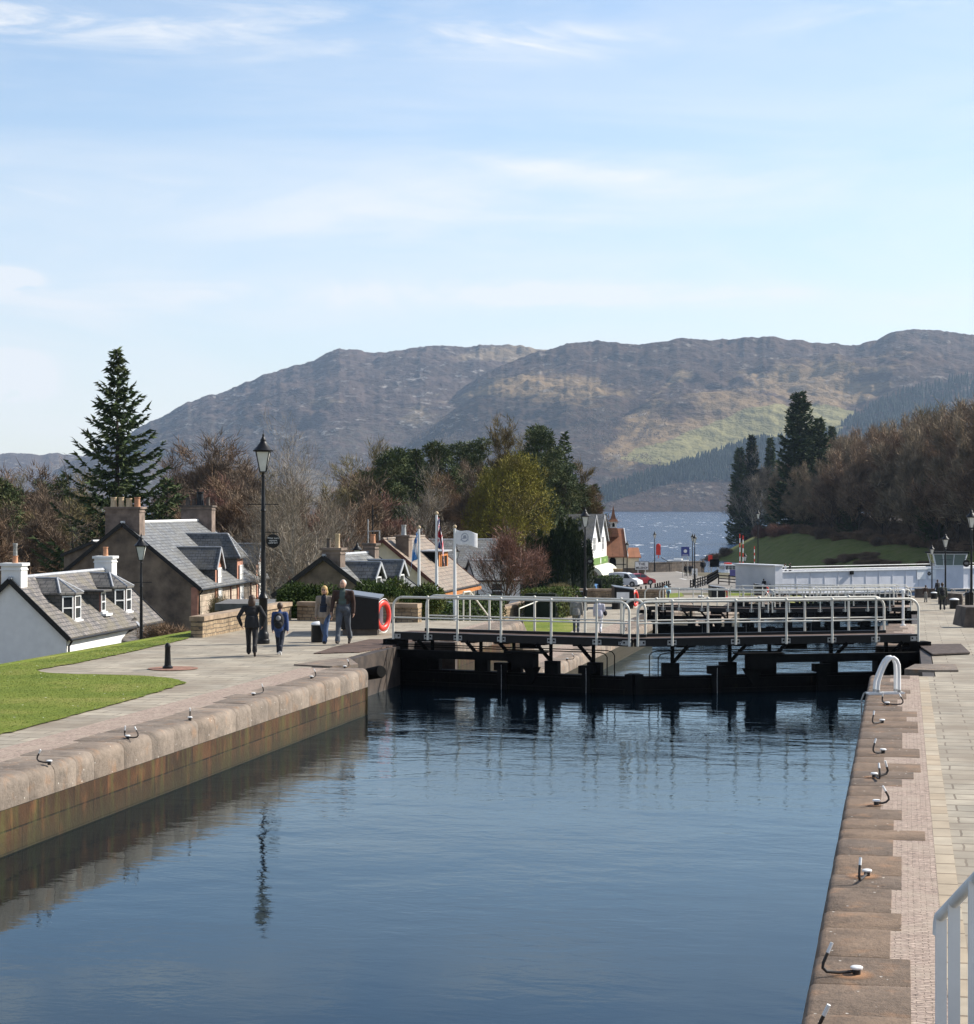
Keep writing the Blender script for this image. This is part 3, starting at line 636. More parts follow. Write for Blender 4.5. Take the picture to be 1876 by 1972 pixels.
def bare_tree(seed, h, spread=.32, limbs=5, twigs=4200, tw=.05, tl=1.1, trunk_r=.22, depth=4, upright=.55, first=.25, leaf=None):
    """trunk and limbs by recursion; (limb triangles, twig triangles)"""
    rnd = random.Random(seed); rs = np.random.RandomState(seed); segs = []; tips = []
    def grow(p, d, ln, r, lv):
        k = 3; q = p
        for i in range(k):
            d2 = (d + Vector((rnd.gauss(0, .12), rnd.gauss(0, .12), rnd.gauss(.03, .06)))).normalized()
            e = q + d2 * ln / k; r2 = r * (1 - .28 * (i + 1) / k)
            segs.append((q, e, r * (1 - .28 * i / k), r2)); q, d = e, d2
            if lv >= 1: tips.append((q, d, lv))
            if lv < depth and (i > 0 or lv > 0):
                for _ in range(1 if lv > 0 else 0):
                    sd = (d + Vector((rnd.gauss(0, .75), rnd.gauss(0, .75), rnd.uniform(-.1, .5)))).normalized()
                    grow(q, sd, ln * rnd.uniform(.5, .72), r2 * .6, lv + 1)
        if lv < depth:
            for _ in range(2):
                sd = (d + Vector((rnd.gauss(0, .45), rnd.gauss(0, .45), rnd.uniform(.0, .4)))).normalized()
                grow(q, sd, ln * rnd.uniform(.55, .8), r2 * .7, lv + 1)
    # leader with side limbs
    n = 9; q = Vector((0, 0, 0)); tl_ = h * .72
    for i in range(n):
        e = q + Vector((rnd.gauss(0, .02 * h / n * 3), rnd.gauss(0, .02 * h / n * 3), tl_ / n))
        segs.append((q, e, trunk_r * (1 - .85 * i / n), trunk_r * (1 - .85 * (i + 1) / n))); q = e
        t = (i + 1) / n
        if t >= first:
            for _ in range(max(1, limbs // 2)):
                a = rnd.uniform(0, 2 * math.pi); el = upright + rnd.uniform(-.15, .3)
                d = Vector((math.cos(a), math.sin(a), el * 1.6)).normalized()
                grow(q, d, h * spread * (1.12 - .75 * t) * rnd.uniform(.7, 1.1), trunk_r * (1 - .8 * t) * .5, 2)
    grow(q, Vector((0, 0, 1)), h * .2, trunk_r * .16, 2)
    L_ = seg_tris(segs, 3)
    twigs = int(twigs * 1.7); tw *= .58; tl *= .8; ti = rs.randint(0, len(tips), twigs)
    c = np.array([tips[i][0] for i in ti]) + rs.normal(0, .22, (twigs, 3)); d = np.array([tips[i][1] for i in ti])
    T_ = leaf_tris(rs, c, tl, tw / tl * 2, d, .75, .15)
    return L_, T_
def conifer(seed, h, br, whorl=.34, nb=6, droop=.28, spray=.5, dens=1.0, clear=.06, power=.85, ragged=.35, trunk_r=None):
    rnd = random.Random(seed); rs = np.random.RandomState(seed); segs = []; cs = []; ds = []
    tr = trunk_r or h * .014; n = 10
    for i in range(n): segs.append((Vector((0, 0, h * i / n)), Vector((0, 0, h * (i + 1) / n)), tr * (1 - i / n) + .015, tr * (1 - (i + 1) / n) + .015))
    z = h * clear
    while z < h * .985:
        z0_ = z; t = z / h; m = nb + (1 if rnd.random() < .4 else 0); a0 = rnd.uniform(0, 6.28)
        for j in range(m):
            L_ = br * (1 - t) ** power * rnd.uniform(1 - ragged, 1.12) + .12
            a = a0 + 6.283 * j / m + rnd.gauss(0, .45); hx = Vector((math.cos(a), math.sin(a), 0)); z = z0_ + rnd.uniform(-.5, .5) * whorl * 1.1; k = max(2, int(L_ / .45))
            lift = .35 * t + rnd.gauss(0, .13)
            for i in range(k):
                f0, f1 = i / k, (i + 1) / k
                def at(f): return Vector((0, 0, z)) + hx * L_ * f + Vector((0, 0, L_ * (lift * f - droop * math.sin(f * 2.2) + .22 * f * f)))
                A, B = at(f0), at(f1)
                segs.append((A, B, .035 * (1 - f0) * (1 - t * .6) + .006, .035 * (1 - f1) * (1 - t * .6) + .004))
                c = max(1, int(round((5 if f0 > .2 else 2) * dens)))
                d = (B - A).normalized(); sdv = Vector((-hx.y, hx.x, 0))
                for q in range(c):
                    w = rnd.random(); sgn = rnd.choice((-1, 1)); cs.append(A.lerp(B, w)); ds.append(d * .7 + sdv * sgn * rnd.uniform(.2, .9) + Vector((0, 0, rnd.uniform(-.75, .10))))
        z = z0_ + whorl * rnd.uniform(.6, 1.4) * (1 - .35 * t)
    cs = np.array(cs); ds = np.array(ds)
    return seg_tris(segs, 4), leaf_tris(rs, cs, spray, .42, ds, .25)
def clump_tree(seed, h, clumps, per, leaf, aspect=.5, trunk_r=.25, up=.1, limb=.05):
    """trunk with limbs that end in foliage clumps; clumps: list of (centre, radii)"""
    rnd = random.Random(seed); rs = np.random.RandomState(seed); segs = []; out = []
    n = 8; top = max(c[2] for c, r in clumps) * .9; pts = [Vector((rnd.gauss(0, .15), rnd.gauss(0, .15), top * i / n)) for i in range(n + 1)]; pts[0] = Vector((0, 0, 0))
    for i in range(n): segs.append((pts[i], pts[i + 1], trunk_r * (1 - .85 * i / n), trunk_r * (1 - .85 * (i + 1) / n)))
    for c, r in clumps:
        c = Vector(c); zb = max(top * .15, min(c.z - (c.xy.length) * .55, top * .95)); k = min(n - 1, int(zb / top * n)); b = pts[k]
        m = b.lerp(c, .5) + Vector((0, 0, -.15)); segs += [(b, m, limb * 1.6, limb), (m, c, limb, limb * .4)]
        nn = int(per * r[0] * r[1]); p = in_ell(rs, nn, c, r, .45)
        out.append(leaf_tris(rs, p, leaf, aspect, (p - np.array(c)) / np.array(r), .7, up))
    return seg_tris(segs, 4), np.concatenate(out)
def put_tree(name, cat, label, loc, L_, T_, mb, mt, group=None, kind='crown'):
    t = thing(name, label, cat, loc, 0, group)
    link('trunk', tris('trunk', L_, mb), t); link(kind, tris(kind, T_, mt), t); return t

# --- the tall spruce behind the stone house
def place(px, D, ybase=None, z=None): return P(px, D, ZY(ybase, D) if z is None else z)
L_, T_ = conifer(17, 26.4, 9.9, .46, 5, .20, .60, 1.55, .05, .98, .72)
put_tree('spruce_tree', 'tree', 'tall dark green spruce with a thin pointed top behind the stone house', P(226, 168, -9.0), L_, T_, m_bark_d, m_spruce)
L_, T_ = conifer(12, 14.5, 5.2, .5, 5, -.1, .55, .9, .08, .7, .5)
put_tree('larch_tree', 'tree', 'loose leaning dark conifer touching the right side of the tall spruce', P(322, 172, -8.0), L_, T_, m_bark_d, m_spruce)
L_, T_ = bare_tree(14, 13.5, .25, 4, 500, .03, .7, .16, 3, .2, .2)
put_tree('dead_tree', 'tree', 'thin dead dark tree left of the tall spruce', P(138, 160, -6.5), L_, T_, m_bark_d, m_twig_d)

# --- pines, larches and other trees of the central clump
def pine_clumps(seed, h, w, n=26, flat=.55, lo=.35):
    rnd = random.Random(seed); out = []
    for i in range(n):
        t = lo + (1 - lo) * (i + .5) / n; rr = w * (1 - ((t - lo) / (1 - lo)) ** 2.2 * .75) * math.sqrt(rnd.random()); a = rnd.uniform(0, 6.28); s = rnd.uniform(.8, 1.35) * w * .34
        out.append(((rr * math.cos(a), rr * math.sin(a), h * t * .97), (s, s, s * flat)))
    return out
def pine(seed, label, px, D, ytop, w, z=-6.0, mat=None, n=30, lo=.35, name='pine_tree'):
    h = ZY(ytop, D) - z; L_, T_ = clump_tree(seed, h, pine_clumps(seed, h, w, n, .6, lo), 210, .42, .35, .3)
    return put_tree(name, 'tree', label, P(px, D, z), L_, T_, m_bark, mat or m_pine)
pine(21, 'broad dark pine above the small slate roofed cottage', 752, 225, 862, 3.7, lo=.2, n=40)
pine(22, 'dark pine with a flat top between two flagpoles and the olive willow', 850, 240, 850, 3.4)
pine(23, 'tallest dark pine, behind the top of the yellow green willow', 1035, 262, 818, 4.0, n=36)
pine(24, 'dark pine on the right edge of the central clump of trees', 1085, 268, 892, 3.6, lo=.2, n=36)
pine(25, 'small round topped pine between the brown larch and the willow', 925, 262, 842, 3.0)
pine(29, 'dark pine filling the gap behind the three flagpoles', 800, 258, 866, 3.4, lo=.15, n=36)
pine(27, 'dark pine behind the black yew near the white gabled shop', 1110, 288, 935, 3.2, lo=.1, n=30)
L_, T_ = conifer(26, 12.8, 3.0, .5, 5, .2, .6, .9, .3, .8, .3)
put_tree('fir_tree', 'tree', 'small pointed fir sticking up at the right end of the central trees', P(1087, 290, ZY(834, 290) - 12.8), L_, T_, m_bark_d, m_spruce)
L_, T_ = conifer(28, 10.5, 3.0, .42, 6, .3, .6, 1.1, .04, .7, .35)
put_tree('fir_tree', 'tree', 'ragged dark fir against the loch beside the white gabled shop', P(1143, 300, ZY(933, 300) - 10.5), L_, T_, m_bark_d, m_spruce)
L_, T_ = conifer(281, 8.5, 1.6, .42, 6, .3, .55, 1.0, .3, .7, .35)
put_tree('fir_tree', 'tree', 'slim fir tip rising between two broad pines', P(802, 235, ZY(865, 235) - 8.5), L_, T_, m_bark_d, m_spruce)
pine(201, 'dark pine low behind the left flagpole', 775, 250, 874, 3.6, lo=.1, n=40)
pine(202, 'dark pine between the russet larch and the flat topped pine', 890, 270, 850, 3.4, lo=.15, n=36)
pine(203, 'dark pine behind the right flank of the willow', 1060, 280, 862, 3.6, lo=.1, n=40)
pine(204, 'dark green pine at the right foot of the central clump', 1125, 300, 955, 3.0, lo=.05, n=30)
pine(205, 'olive green pine behind the small slate roofed cottage', 705, 255, 905, 3.2, lo=.1, n=34)
def brown(seed, label, px, D, ytop, spread, mat, z=-6.2, name='bare_tree', bark=None, twigs=5200, tw=.045, tl=1.2, group=None, up=.55, depth=4, first=.25):
    h = ZY(ytop, D) - z; L_, T_ = bare_tree(seed, h * .93, spread, 5, twigs, tw, tl, h * .013, depth, up, first)
    return put_tree(name, 'tree', label, P(px, D, z), L_, T_, bark or m_bark, mat, group)
brown(31, 'tall russet larch between the dark pines', 968, 268, 838, .26, m_larch, name='larch_tree', twigs=9000, tw=.07)
brown(32, 'pale brown larch at the very top of the central clump', 995, 285, 824, .22, m_larch, name='larch_tree', twigs=7000, tw=.07)
brown(33, 'larch with thin hanging twigs left of the broad dark pine', 722, 235, 868, .24, m_twig_o, name='larch_tree', twigs=6000, tw=.05)
brown(34, 'russet tree on the right edge of the central clump above the shop', 1118, 290, 905, .24, m_larch, twigs=7000, tw=.07)
brown(38, 'olive brown tree left of the central pines', 690, 240, 893, .28, m_twig_o, twigs=6500)
brown(39, 'russet bare tree low among the central pines', 840, 235, 930, .28, m_larch, twigs=6000)
brown(391, 'brown bare tree at the right end of the central clump', 1140, 292, 948, .28, m_twig_b, twigs=6000)
brown(392, 'olive larch behind the crown of the willow', 1010, 290, 845, .26, m_twig_o, twigs=6500)
brown(35, 'pale bare tree with white limbs behind the flagpoles', 820, 205, 898, .26, m_twig_g, bark=m_birch, twigs=1500, tw=.03)
brown(36, 'brown bare tree rising left of the yellow green willow', 905, 225, 905, .24, m_twig_d, twigs=5200)
brown(37, 'brown bare tree behind the tan roofed house', 868, 232, 918, .26, m_twig_b, twigs=5200)
# the willow
rnd = random.Random(40); cl = []
for i in range(92):
    th = rnd.uniform(0, 6.28); ph = rnd.uniform(-.35, 1.5); rr = rnd.uniform(.72, .98)
    cl.append(((5.0 * math.cos(ph) * math.cos(th) * rr, 5.0 * math.cos(ph) * math.sin(th) * rr, 9.6 + 6.7 * math.sin(ph) * rr), (1.1, 1.1, 1.5)))
for i in range(16): cl.append(((rnd.gauss(0, 1.9), rnd.gauss(0, 1.9), rnd.uniform(5.5, 13)), (1.4, 1.4, 1.6)))
L_, T_ = clump_tree(40, 17, cl, 165, .34, .30, .42, .55, .06)
put_tree('willow_tree', 'tree', 'big round yellow green willow just coming into leaf', P(985, 222, ZY(880, 222) - 16.3), L_, T_, m_bark, m_willow)
L_, T_ = bare_tree(41, 5.6, .34, 7, 2600, .026, .7, .12, 4, .7, .12)
put_tree('cherry_tree', 'tree', 'low spreading bare cherry with reddish twigs before the black yew', P(975, 128, ZY(1034, 128) - 5.4), L_, T_, m_bark, m_twig_r)
L_, T_ = bare_tree(42, 3.6, .34, 6, 1100, .026, .6, .09, 4, .7, .12)
put_tree('cherry_tree', 'tree', 'smaller reddish bare cherry close to the black yew', P(1032, 140, ZY(1062, 140) - 3.5), L_, T_, m_bark, m_twig_r)
# the black yew: a clump of upright spires
def spires(seed, base, n, w, h, per, leaf, mcore=True):
    rnd = random.Random(seed); rs = np.random.RandomState(seed); T = []; core = MB()
    for i in range(n):
        a = rnd.uniform(0, 6.28); r = w * math.sqrt(rnd.random()) * .86; x, y = r * math.cos(a), r * math.sin(a); hh = h * (1 - .42 * (r / w) ** 1.6) * rnd.uniform(.86, 1.0); sw = w * rnd.uniform(.26, .40)
        m = int(per * hh * sw); z = rs.uniform(0.02, 1, m); th = rs.uniform(0, 6.283, m); prof = np.minimum(1, .55 + z * 1.6) * np.clip(1 - z, 0, 1) ** .55
        c = np.stack([x * (1 + .25 * z) + sw * prof * np.cos(th), y * (1 + .25 * z) + sw * prof * np.sin(th), z * hh], -1)
        d = np.stack([np.cos(th) * .35, np.sin(th) * .35, np.full(m, 1.0)], -1); T.append(leaf_tris(rs, c, leaf, .45, d, .4))
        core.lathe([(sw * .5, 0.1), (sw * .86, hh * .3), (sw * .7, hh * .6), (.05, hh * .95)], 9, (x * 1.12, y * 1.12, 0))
    return np.concatenate(T), core
T_, core = spires(45, None, 30, 2.75, 8.7, 240, .28)
ty = thing('yew_tree', 'dense black green yew of upright spires beside the white gabled shop', 'tree', P(1074, 170, ZY(979, 170) - 8.7))
core.build('trunk', m_core, ty); link('crown', tris('crown', T_, m_yew), ty)  # solid dark cones added inside the crown to block light

# --- bare birches behind the first lamp
for i, (sd, px, D, yt, lab, sp) in enumerate(((51, 566, 118, 838, 'tall pale birch with a fan of white twigs right of the tallest lamp', .24), (52, 528, 122, 880, 'pale birch directly behind the round sign on the lamp', .22),
        (53, 600, 126, 885, 'pale slim birch, third from the tallest lamp', .22), (54, 640, 140, 925, 'grey birch left of the small slate roofed cottage', .26))):
    h = ZY(yt, D) + 5.5; L_, T_ = bare_tree(sd, h * .97, sp, 5, 2600, .016, .9, .15, 4, .8, .22)
    put_tree('birch_tree', 'tree', lab, P(px, D, -5.5), L_, T_, m_birch, m_twig_g)
# --- brown background trees of the village: each one an object, a few shapes repeated
def proto(seed, h, sp, twigs, tw, mt, mb=None, up=.6, tl=1.2, depth=4):
    L_, T_ = bare_tree(seed, h, sp, 5, twigs, tw, tl, h * .014, depth, up, .22); return tris('trunk', L_, mb or m_bark), tris('crown', T_, mt)
PROTO = [proto(61, 12, .30, 4200, .055, m_twig_b), proto(62, 12, .27, 4200, .055, m_twig_d), proto(63, 12, .33, 4200, .055, m_twig_r), proto(64, 12, .30, 4200, .05, m_twig_o), proto(65, 12, .28, 3600, .045, m_twig_g, m_birch)]
def inst(p, name, cat, label, loc, h, rz, group, wide=1.0):
    t = thing(name, label, cat, loc, rz, group); t.scale = (h / 12. * wide, h / 12. * wide, h / 12.)
    link('trunk', p[0], t); link('crown', p[1], t); return t
rnd = random.Random(70)
bgl = [(30, 935), (75, 930), (0, 915), (110, 940), (150, 935), (350, 905), (385, 885), (415, 872), (445, 885), (470, 910), (500, 925), (335, 960), (400, 945), (450, 950), (660, 940), (690, 925), (700, 950), (625, 965), (580, 960), (560, 975),
       (40, 970), (90, 985), (20, 1000), (130, 990), (60, 1010), (480, 975), (520, 990), (675, 985), (720, 975), (-30, 940), (-70, 930), (-40, 990), (430, 1000), (360, 1000), (610, 1000), (650, 1005)]
for i, (px, yt) in enumerate(bgl):
    D = rnd.uniform(205, 330) if yt < 950 else rnd.uniform(165, 215); zb = -6.2; h = ZY(yt, D) - zb
    k = rnd.choice((0, 0, 1, 2, 3)) if px > 300 else rnd.choice((0, 1, 3, 3))
    inst(PROTO[k], 'bare_tree', 'tree', ['brown bare tree', 'dark bare tree', 'reddish bare tree', 'olive brown bare tree', ''][k] + ' in the thicket behind the village roofs', P(px + rnd.uniform(-8, 8), D, zb), h, rnd.uniform(0, 6.28), 'bare trees behind the village roofs', rnd.uniform(.95, 1.3))
pine(71, 'dark green pine at the left edge of the photo', 10, 190, 925, 3.4, n=26, lo=.2)
pine(72, 'small dark pine left of the dead tree', 78, 235, 922, 2.8, n=20, lo=.35)
pine(73, 'mid green conifer between the dead tree and the small dark pine', 118, 225, 912, 2.4, n=24, lo=.2)

# --- the wood on the far bank
def bank_z(x, y): return float(bank_h(np.array([x]), np.array([y]))[0])
rnd = random.Random(80)
m_twig_w = leafmat('tan_wood_twigs', (.19, .145, .094), (.30, .235, .155)); m_twig_v = leafmat('russet_wood_twigs', (.19, .13, .083), (.285, .20, .13))  # one even tan and one russet tone for the wood's twigs
WPR = [proto(81, 12, .24, 5600, .07, m_twig_w, m_bark, .75), proto(82, 12, .24, 5600, .07, m_twig_v, m_bark_d, .75), proto(83, 12, .22, 5600, .07, m_twig_w, m_bark, .85), proto(84, 12, .25, 5600, .06, m_twig_b, m_bark_d, .7)]
top = lambda px: np.interp(px, [1430, 1480, 1560, 1600, 1660, 1720, 1780, 1830, 1876, 1960], [930, 905, 880, 862, 848, 838, 828, 812, 800, 780])
pts = []
for row in range(4):
    for px in np.arange(1500 if row < 3 else 1560, 2080, 27 - row * 2):
        pxx = px + rnd.uniform(-10, 10)
        # walk inland along this line of sight until the bank top
        D = 520.0
        for d in np.arange(280, 620, 3.0):
            if shore_right((pxx - CX) / F * d, d) > 21 + row * 7: D = d; break
        pts.append((pxx, D + rnd.uniform(-3, 3), row))
for (px, D, row) in pts:
    x = (px - CX) / F * D; z = bank_z(x, D); yt = float(top(px)) + (26, 14, 5, 0)[row] + rnd.uniform(-6, 10); h = max(7, ZY(yt, D) - z)
    k = rnd.choice((0, 1, 2, 3))
    inst(WPR[k], 'bare_tree', 'tree', 'bare brown tree of the dense wood on the far bank', (x, D, z - .2), h, rnd.uniform(0, 6.28), 'bare trees of the wood on the far bank', rnd.uniform(.75, 1.0))
def bankp(px, s0, d0=280):
    for d in np.arange(d0, 700, 2.0):
        x = (px - CX) / F * d
        if shore_right(x, d) > s0: return x, d, bank_z(x, d)
    return x, d, bank_z(x, d)
for (px, s0, yt, br, lab, sd, pw, mat, sp) in ((1540, 24, 750, 8.2, 'tallest tree on the far bank, a dark pointed redwood', 91, .62, m_seq, .9), (1448, 22, 835, 4.2, 'dark cone shaped cypress left of the tallest redwood', 92, .5, m_yew, .8),
        (1424, 20, 860, 5.0, 'ragged dark conifer at the loch end of the far bank', 93, .5, m_spruce, .9), (1484, 26, 838, 3.6, 'slim dark conifer between the cypress and the tallest redwood', 94, .55, m_spruce, .8), (1578, 30, 802, 5.5, 'dark conifer on the right shoulder of the tallest redwood', 95, .6, m_spruce, .9),
        (1602, 34, 818, 4.5, 'shorter dark conifer two places right of the tallest redwood', 96, .6, m_spruce, .9), (1838, 30, 823, 4.2, 'lone dark conifer standing in the brown wood at the right', 97, .6, m_spruce, .9), (1800, 22, 900, 4.5, 'dark conifer sunk in the middle of the brown wood', 98, .6, m_spruce, .9), (1640, 22, 930, 4.2, 'low dark conifer in the front of the brown wood', 99, .6, m_spruce, .8)):
    x, d, z = bankp(px, s0); h = ZY(yt, d) - z
    L_, T_ = conifer(sd, h, br, h * .022, 6, .25, .95 * sp * h / 26, 1.3, .03, pw, .32)
    put_tree('conifer_tree' if sd != 91 else 'redwood_tree', 'tree', lab, (x, d, z - .2), L_, T_, m_bark_d, mat)
x, d, z = bankp(1452, 17); inst(PROTO[4], 'bare_tree', 'tree', 'round pale brown bare tree below the dark cypress on the far bank', (x, d, z), ZY(893, d) - z, 1.0, None, 1.25)
x, d, z = bankp(1600, 19); inst(PROTO[0], 'bare_tree', 'tree', 'pale brown bare tree in front of the dark conifers of the far bank', (x, d, z), ZY(905, d) - z, 2.0, None, 1.2)
x, d, z = bankp(1795, 40); inst(PROTO[3], 'bare_tree', 'tree', 'yellowish crown showing above the brown wood', (x, d, z), ZY(815, d) - z, 2.0, None, 1.3)
# scrub at the foot of the wood
def bush_mesh(seed, mat, per=1500, leaf=.11, asp=.45):
    rs = np.random.RandomState(seed); cl = [((rs.uniform(-.75, .75), rs.uniform(-.75, .75), rs.uniform(.35, .85)), (rs.uniform(.4, .62),) * 3) for i in range(14)]
    out = []
    for c, r in cl:
        p = in_ell(rs, per, c, r, .5); p = p[p[:, 2] > 0]; out.append(leaf_tris(rs, p, leaf, asp, (p - np.array(c)) / r[0], .9, .2))
    return tris('bush', np.concatenate(out), mat)
BU = dict(red=bush_mesh(1, m_twig_r, 500, .30, .07), brown=bush_mesh(2, m_twig_b, 500, .30, .07), green=bush_mesh(3, m_shrub), hedge=bush_mesh(4, m_hedge), dark=bush_mesh(5, m_twig_d, 600, .28, .10), olive=bush_mesh(6, m_twig_o, 500, .30, .07), core=None)
def bush(kind, label, loc, s, group=None, cat='bush', name='bush'):
    o = link(name, BU[kind]); o.location = loc; o.scale = s if isinstance(s, tuple) else (s, s, s); o.rotation_euler = (0, 0, random.Random(label + str(loc[0])).uniform(0, 6)); return tag(o, label, cat, group)
rnd = random.Random(88)
for i, px in enumerate(np.arange(1440, 2000, 15)):
    x, d, z = bankp(px + rnd.uniform(-4, 4), 18.5 + rnd.uniform(0, 3)); bush('dark' if rnd.random() < .35 else 'brown', 'brown scrub bush along the foot of the wood', (x, d, z - .3), (2.2, 2.2, rnd.uniform(1.3, 2.2)), 'scrub along the foot of the wood')
for i, px in enumerate(np.arange(1560, 2000, 11)):
    x, d, z = bankp(px + rnd.uniform(-4, 4), 22 + rnd.uniform(0, 9)); bush('dark', 'dark scrub bush under the trees of the far wood', (x, d, z - .3), (3.0, 3.0, rnd.uniform(2.6, 4.2)), 'scrub under the trees of the far wood')
for (px, s0, s, lab) in ((1448, 15, 3.3, 'pinkish bare bush at the loch end of the bank'), (1500, 15, 2.5, 'second pinkish bare bush along the bank'), (1470, 15, 2.4, 'reddish bare bush between two pinkish bushes')):
    x, d, z = bankp(px, s0); bush('red', lab, (x, d, z - .2), s)
for (px, s0, s, lab) in ((1372, 3, 1.6, 'low dark bush by the water on the grassy bank'), (1400, 6, 1.5, 'brown bush in the middle of the grassy bank'), (1355, 1, 1.1, 'small dark bush at the tip of the bank')):
    x, d, z = bankp(px, s0, 300); bush('dark', lab, (x, d, z - .2), s)
for i in range(26):
    px = rnd.uniform(1600, 1790); x, d, z = bankp(px, rnd.uniform(4, 11)); bush('brown', 'low brown bramble on the slope above the swing bridge', (x, d, z - .2), (1.9, 1.9, .9), 'brambles on the slope above the swing bridge')
# --- plantations and scrub on the hill across the loch (too many to count)
def forest(polys, n, hmin, hmax, seed, name, label, mat, conif=True):
    PXg, D, z, py, T, Xw = HILLS['hill']; rs = np.random.RandomState(seed); m = np.zeros(PXg.shape, bool)
    for p in polys: m |= in_poly(PXg, py, p)
    m &= (T > .005) & (T < 1.0); idx = np.argwhere(m); pick = idx[rs.randint(0, len(idx), n)]
    fx = rs.uniform(0, 1, n); fy = rs.uniform(0, 1, n); i, j = pick[:, 0], pick[:, 1]; i1 = np.minimum(i + 1, PXg.shape[0] - 1); j1 = np.minimum(j + 1, PXg.shape[1] - 1)
    lerp = lambda A: (A[i, j] * (1 - fx) + A[i1, j] * fx) * (1 - fy) + (A[i, j1] * (1 - fx) + A[i1, j1] * fx) * fy
    c = np.stack([lerp(Xw), lerp(D), lerp(z) - .5], -1); hh = rs.uniform(hmin, hmax, n)
    if conif:
        out = []
        for lay in range(3):
            z0 = hh * (.08 + .28 * lay); z1 = hh * (.52 + .24 * lay); r = hh * (.21 - .05 * lay); a0 = rs.uniform(0, 6.28, n)
            for q in range(5):
                a, b_ = a0 + 6.283 * q / 5, a0 + 6.283 * (q + 1) / 5; zz = np.zeros(n)
                out.append(np.stack([c + np.stack([r * np.cos(a), r * np.sin(a), z0], -1), c + np.stack([r * np.cos(b_), r * np.sin(b_), z0], -1), c + np.stack([zz, zz, z1], -1)], 1))
        V = np.concatenate(out)
    else:
        k = 26; cc = np.repeat(c, k, 0); hr = np.repeat(hh, k); v = rdir(rs, n * k) * rs.uniform(.5, 1, (n * k, 1)); p = cc + v * np.stack([hr * .42, hr * .42, hr * .48], -1) + np.stack([0 * hr, 0 * hr, hr * .55], -1)
        V = leaf_tris(rs, p, 2.6, .8, v, .6, .3)
    return tag(link(name, tris(name, V, mat)), label, 'forest', kind='stuff')
m_plant = leafmat('plantation_needles', (.007, .014, .009), (.018, .030, .015), None, .01)
m_scrub = leafmat('birch_scrub', (.12, .085, .062), (.20, .155, .115), None, .01)
forest([[(1150, 950), (1230, 922), (1320, 893), (1400, 868), (1450, 850), (1600, 845), (1600, 925), (1300, 930), (1160, 972)]], 4200, 13, 24, 5, 'conifer_plantation', 'dark conifer plantation on the lower slope above the far shore', m_plant)
forest([[(1570, 850), (1600, 835), (1640, 806), (1680, 783), (1740, 757), (1800, 742), (1876, 722), (1950, 705), (2100, 680), (2250, 680), (2250, 880), (1560, 880)]], 8000, 14, 26, 6, 'conifer_plantation', 'dark conifer plantation climbing the hill behind the brown wood', m_plant)
forest([[(1060, 920), (1200, 870), (1300, 900), (1420, 905), (1420, 983), (1150, 983), (1060, 960)], [(640, 960), (700, 890), (860, 800), (1000, 830), (1060, 960)], [(1080, 790), (1300, 800), (1270, 850), (1150, 880)]], 1500, 8, 15, 7, 'birch_scrub', 'bare birch scrub scattered over the hillside across the loch', m_scrub, False)
# --- garden bushes and hedges
for (px, D, yt, s, kind, lab) in ((735, 74, 1112, (.95, .95, 1.25), 'hedge', 'pointed green bush behind the wall left of the flagpoles'), (800, 76, 1110, (1.3, 1.2, 1.1), 'green', 'wide green bush below the tan roofed house'), (770, 77, 1125, (1.2, 1.0, .9), 'hedge', 'dark green bush between two garden bushes'),
        (590, 76, 1115, (1.3, 1.2, 1.2), 'hedge', 'dark green bush behind the couple and the stone wall'), (745, 71.5, 1150, (.75, .6, .55), 'olive', 'low straw coloured plant on the wall by the black cabinet'), (1065, 172, 1112, (1.5, 1.4, 1.35), 'green', 'round olive bush at the foot of the black yew'), (1080, 160, 1122, (1.4, 1.2, .9), 'olive', 'yellowish bush below the black yew'),
        (316, 86, 1192, (1.0, 1.0, .9), 'brown', 'brown bare bush at the end of the white cottage'), (355, 105, 1205, (1.2, 1.0, .9), 'brown', 'second brown bare bush by the stone house'), (420, 120, 1140, (.8, .7, 1.9), 'olive', 'bare climbing shrub on the front of the stone house'), (690, 78, 1135, (1.1, 1.0, .8), 'brown', 'brown shrub left of the black cabinet')):
    o = bush(kind, lab, P(px, D, ZY(yt, D) - 1.45 * s[2]), s)
def text(cu, name, parent):                   # lettering as a plain mesh
    tmp = bpy.data.objects.new('tmp', cu); COL.objects.link(tmp); me = bpy.data.meshes.new_from_object(tmp.evaluated_get(bpy.context.evaluated_depsgraph_get())); bpy.data.objects.remove(tmp); return link(name, me, parent)
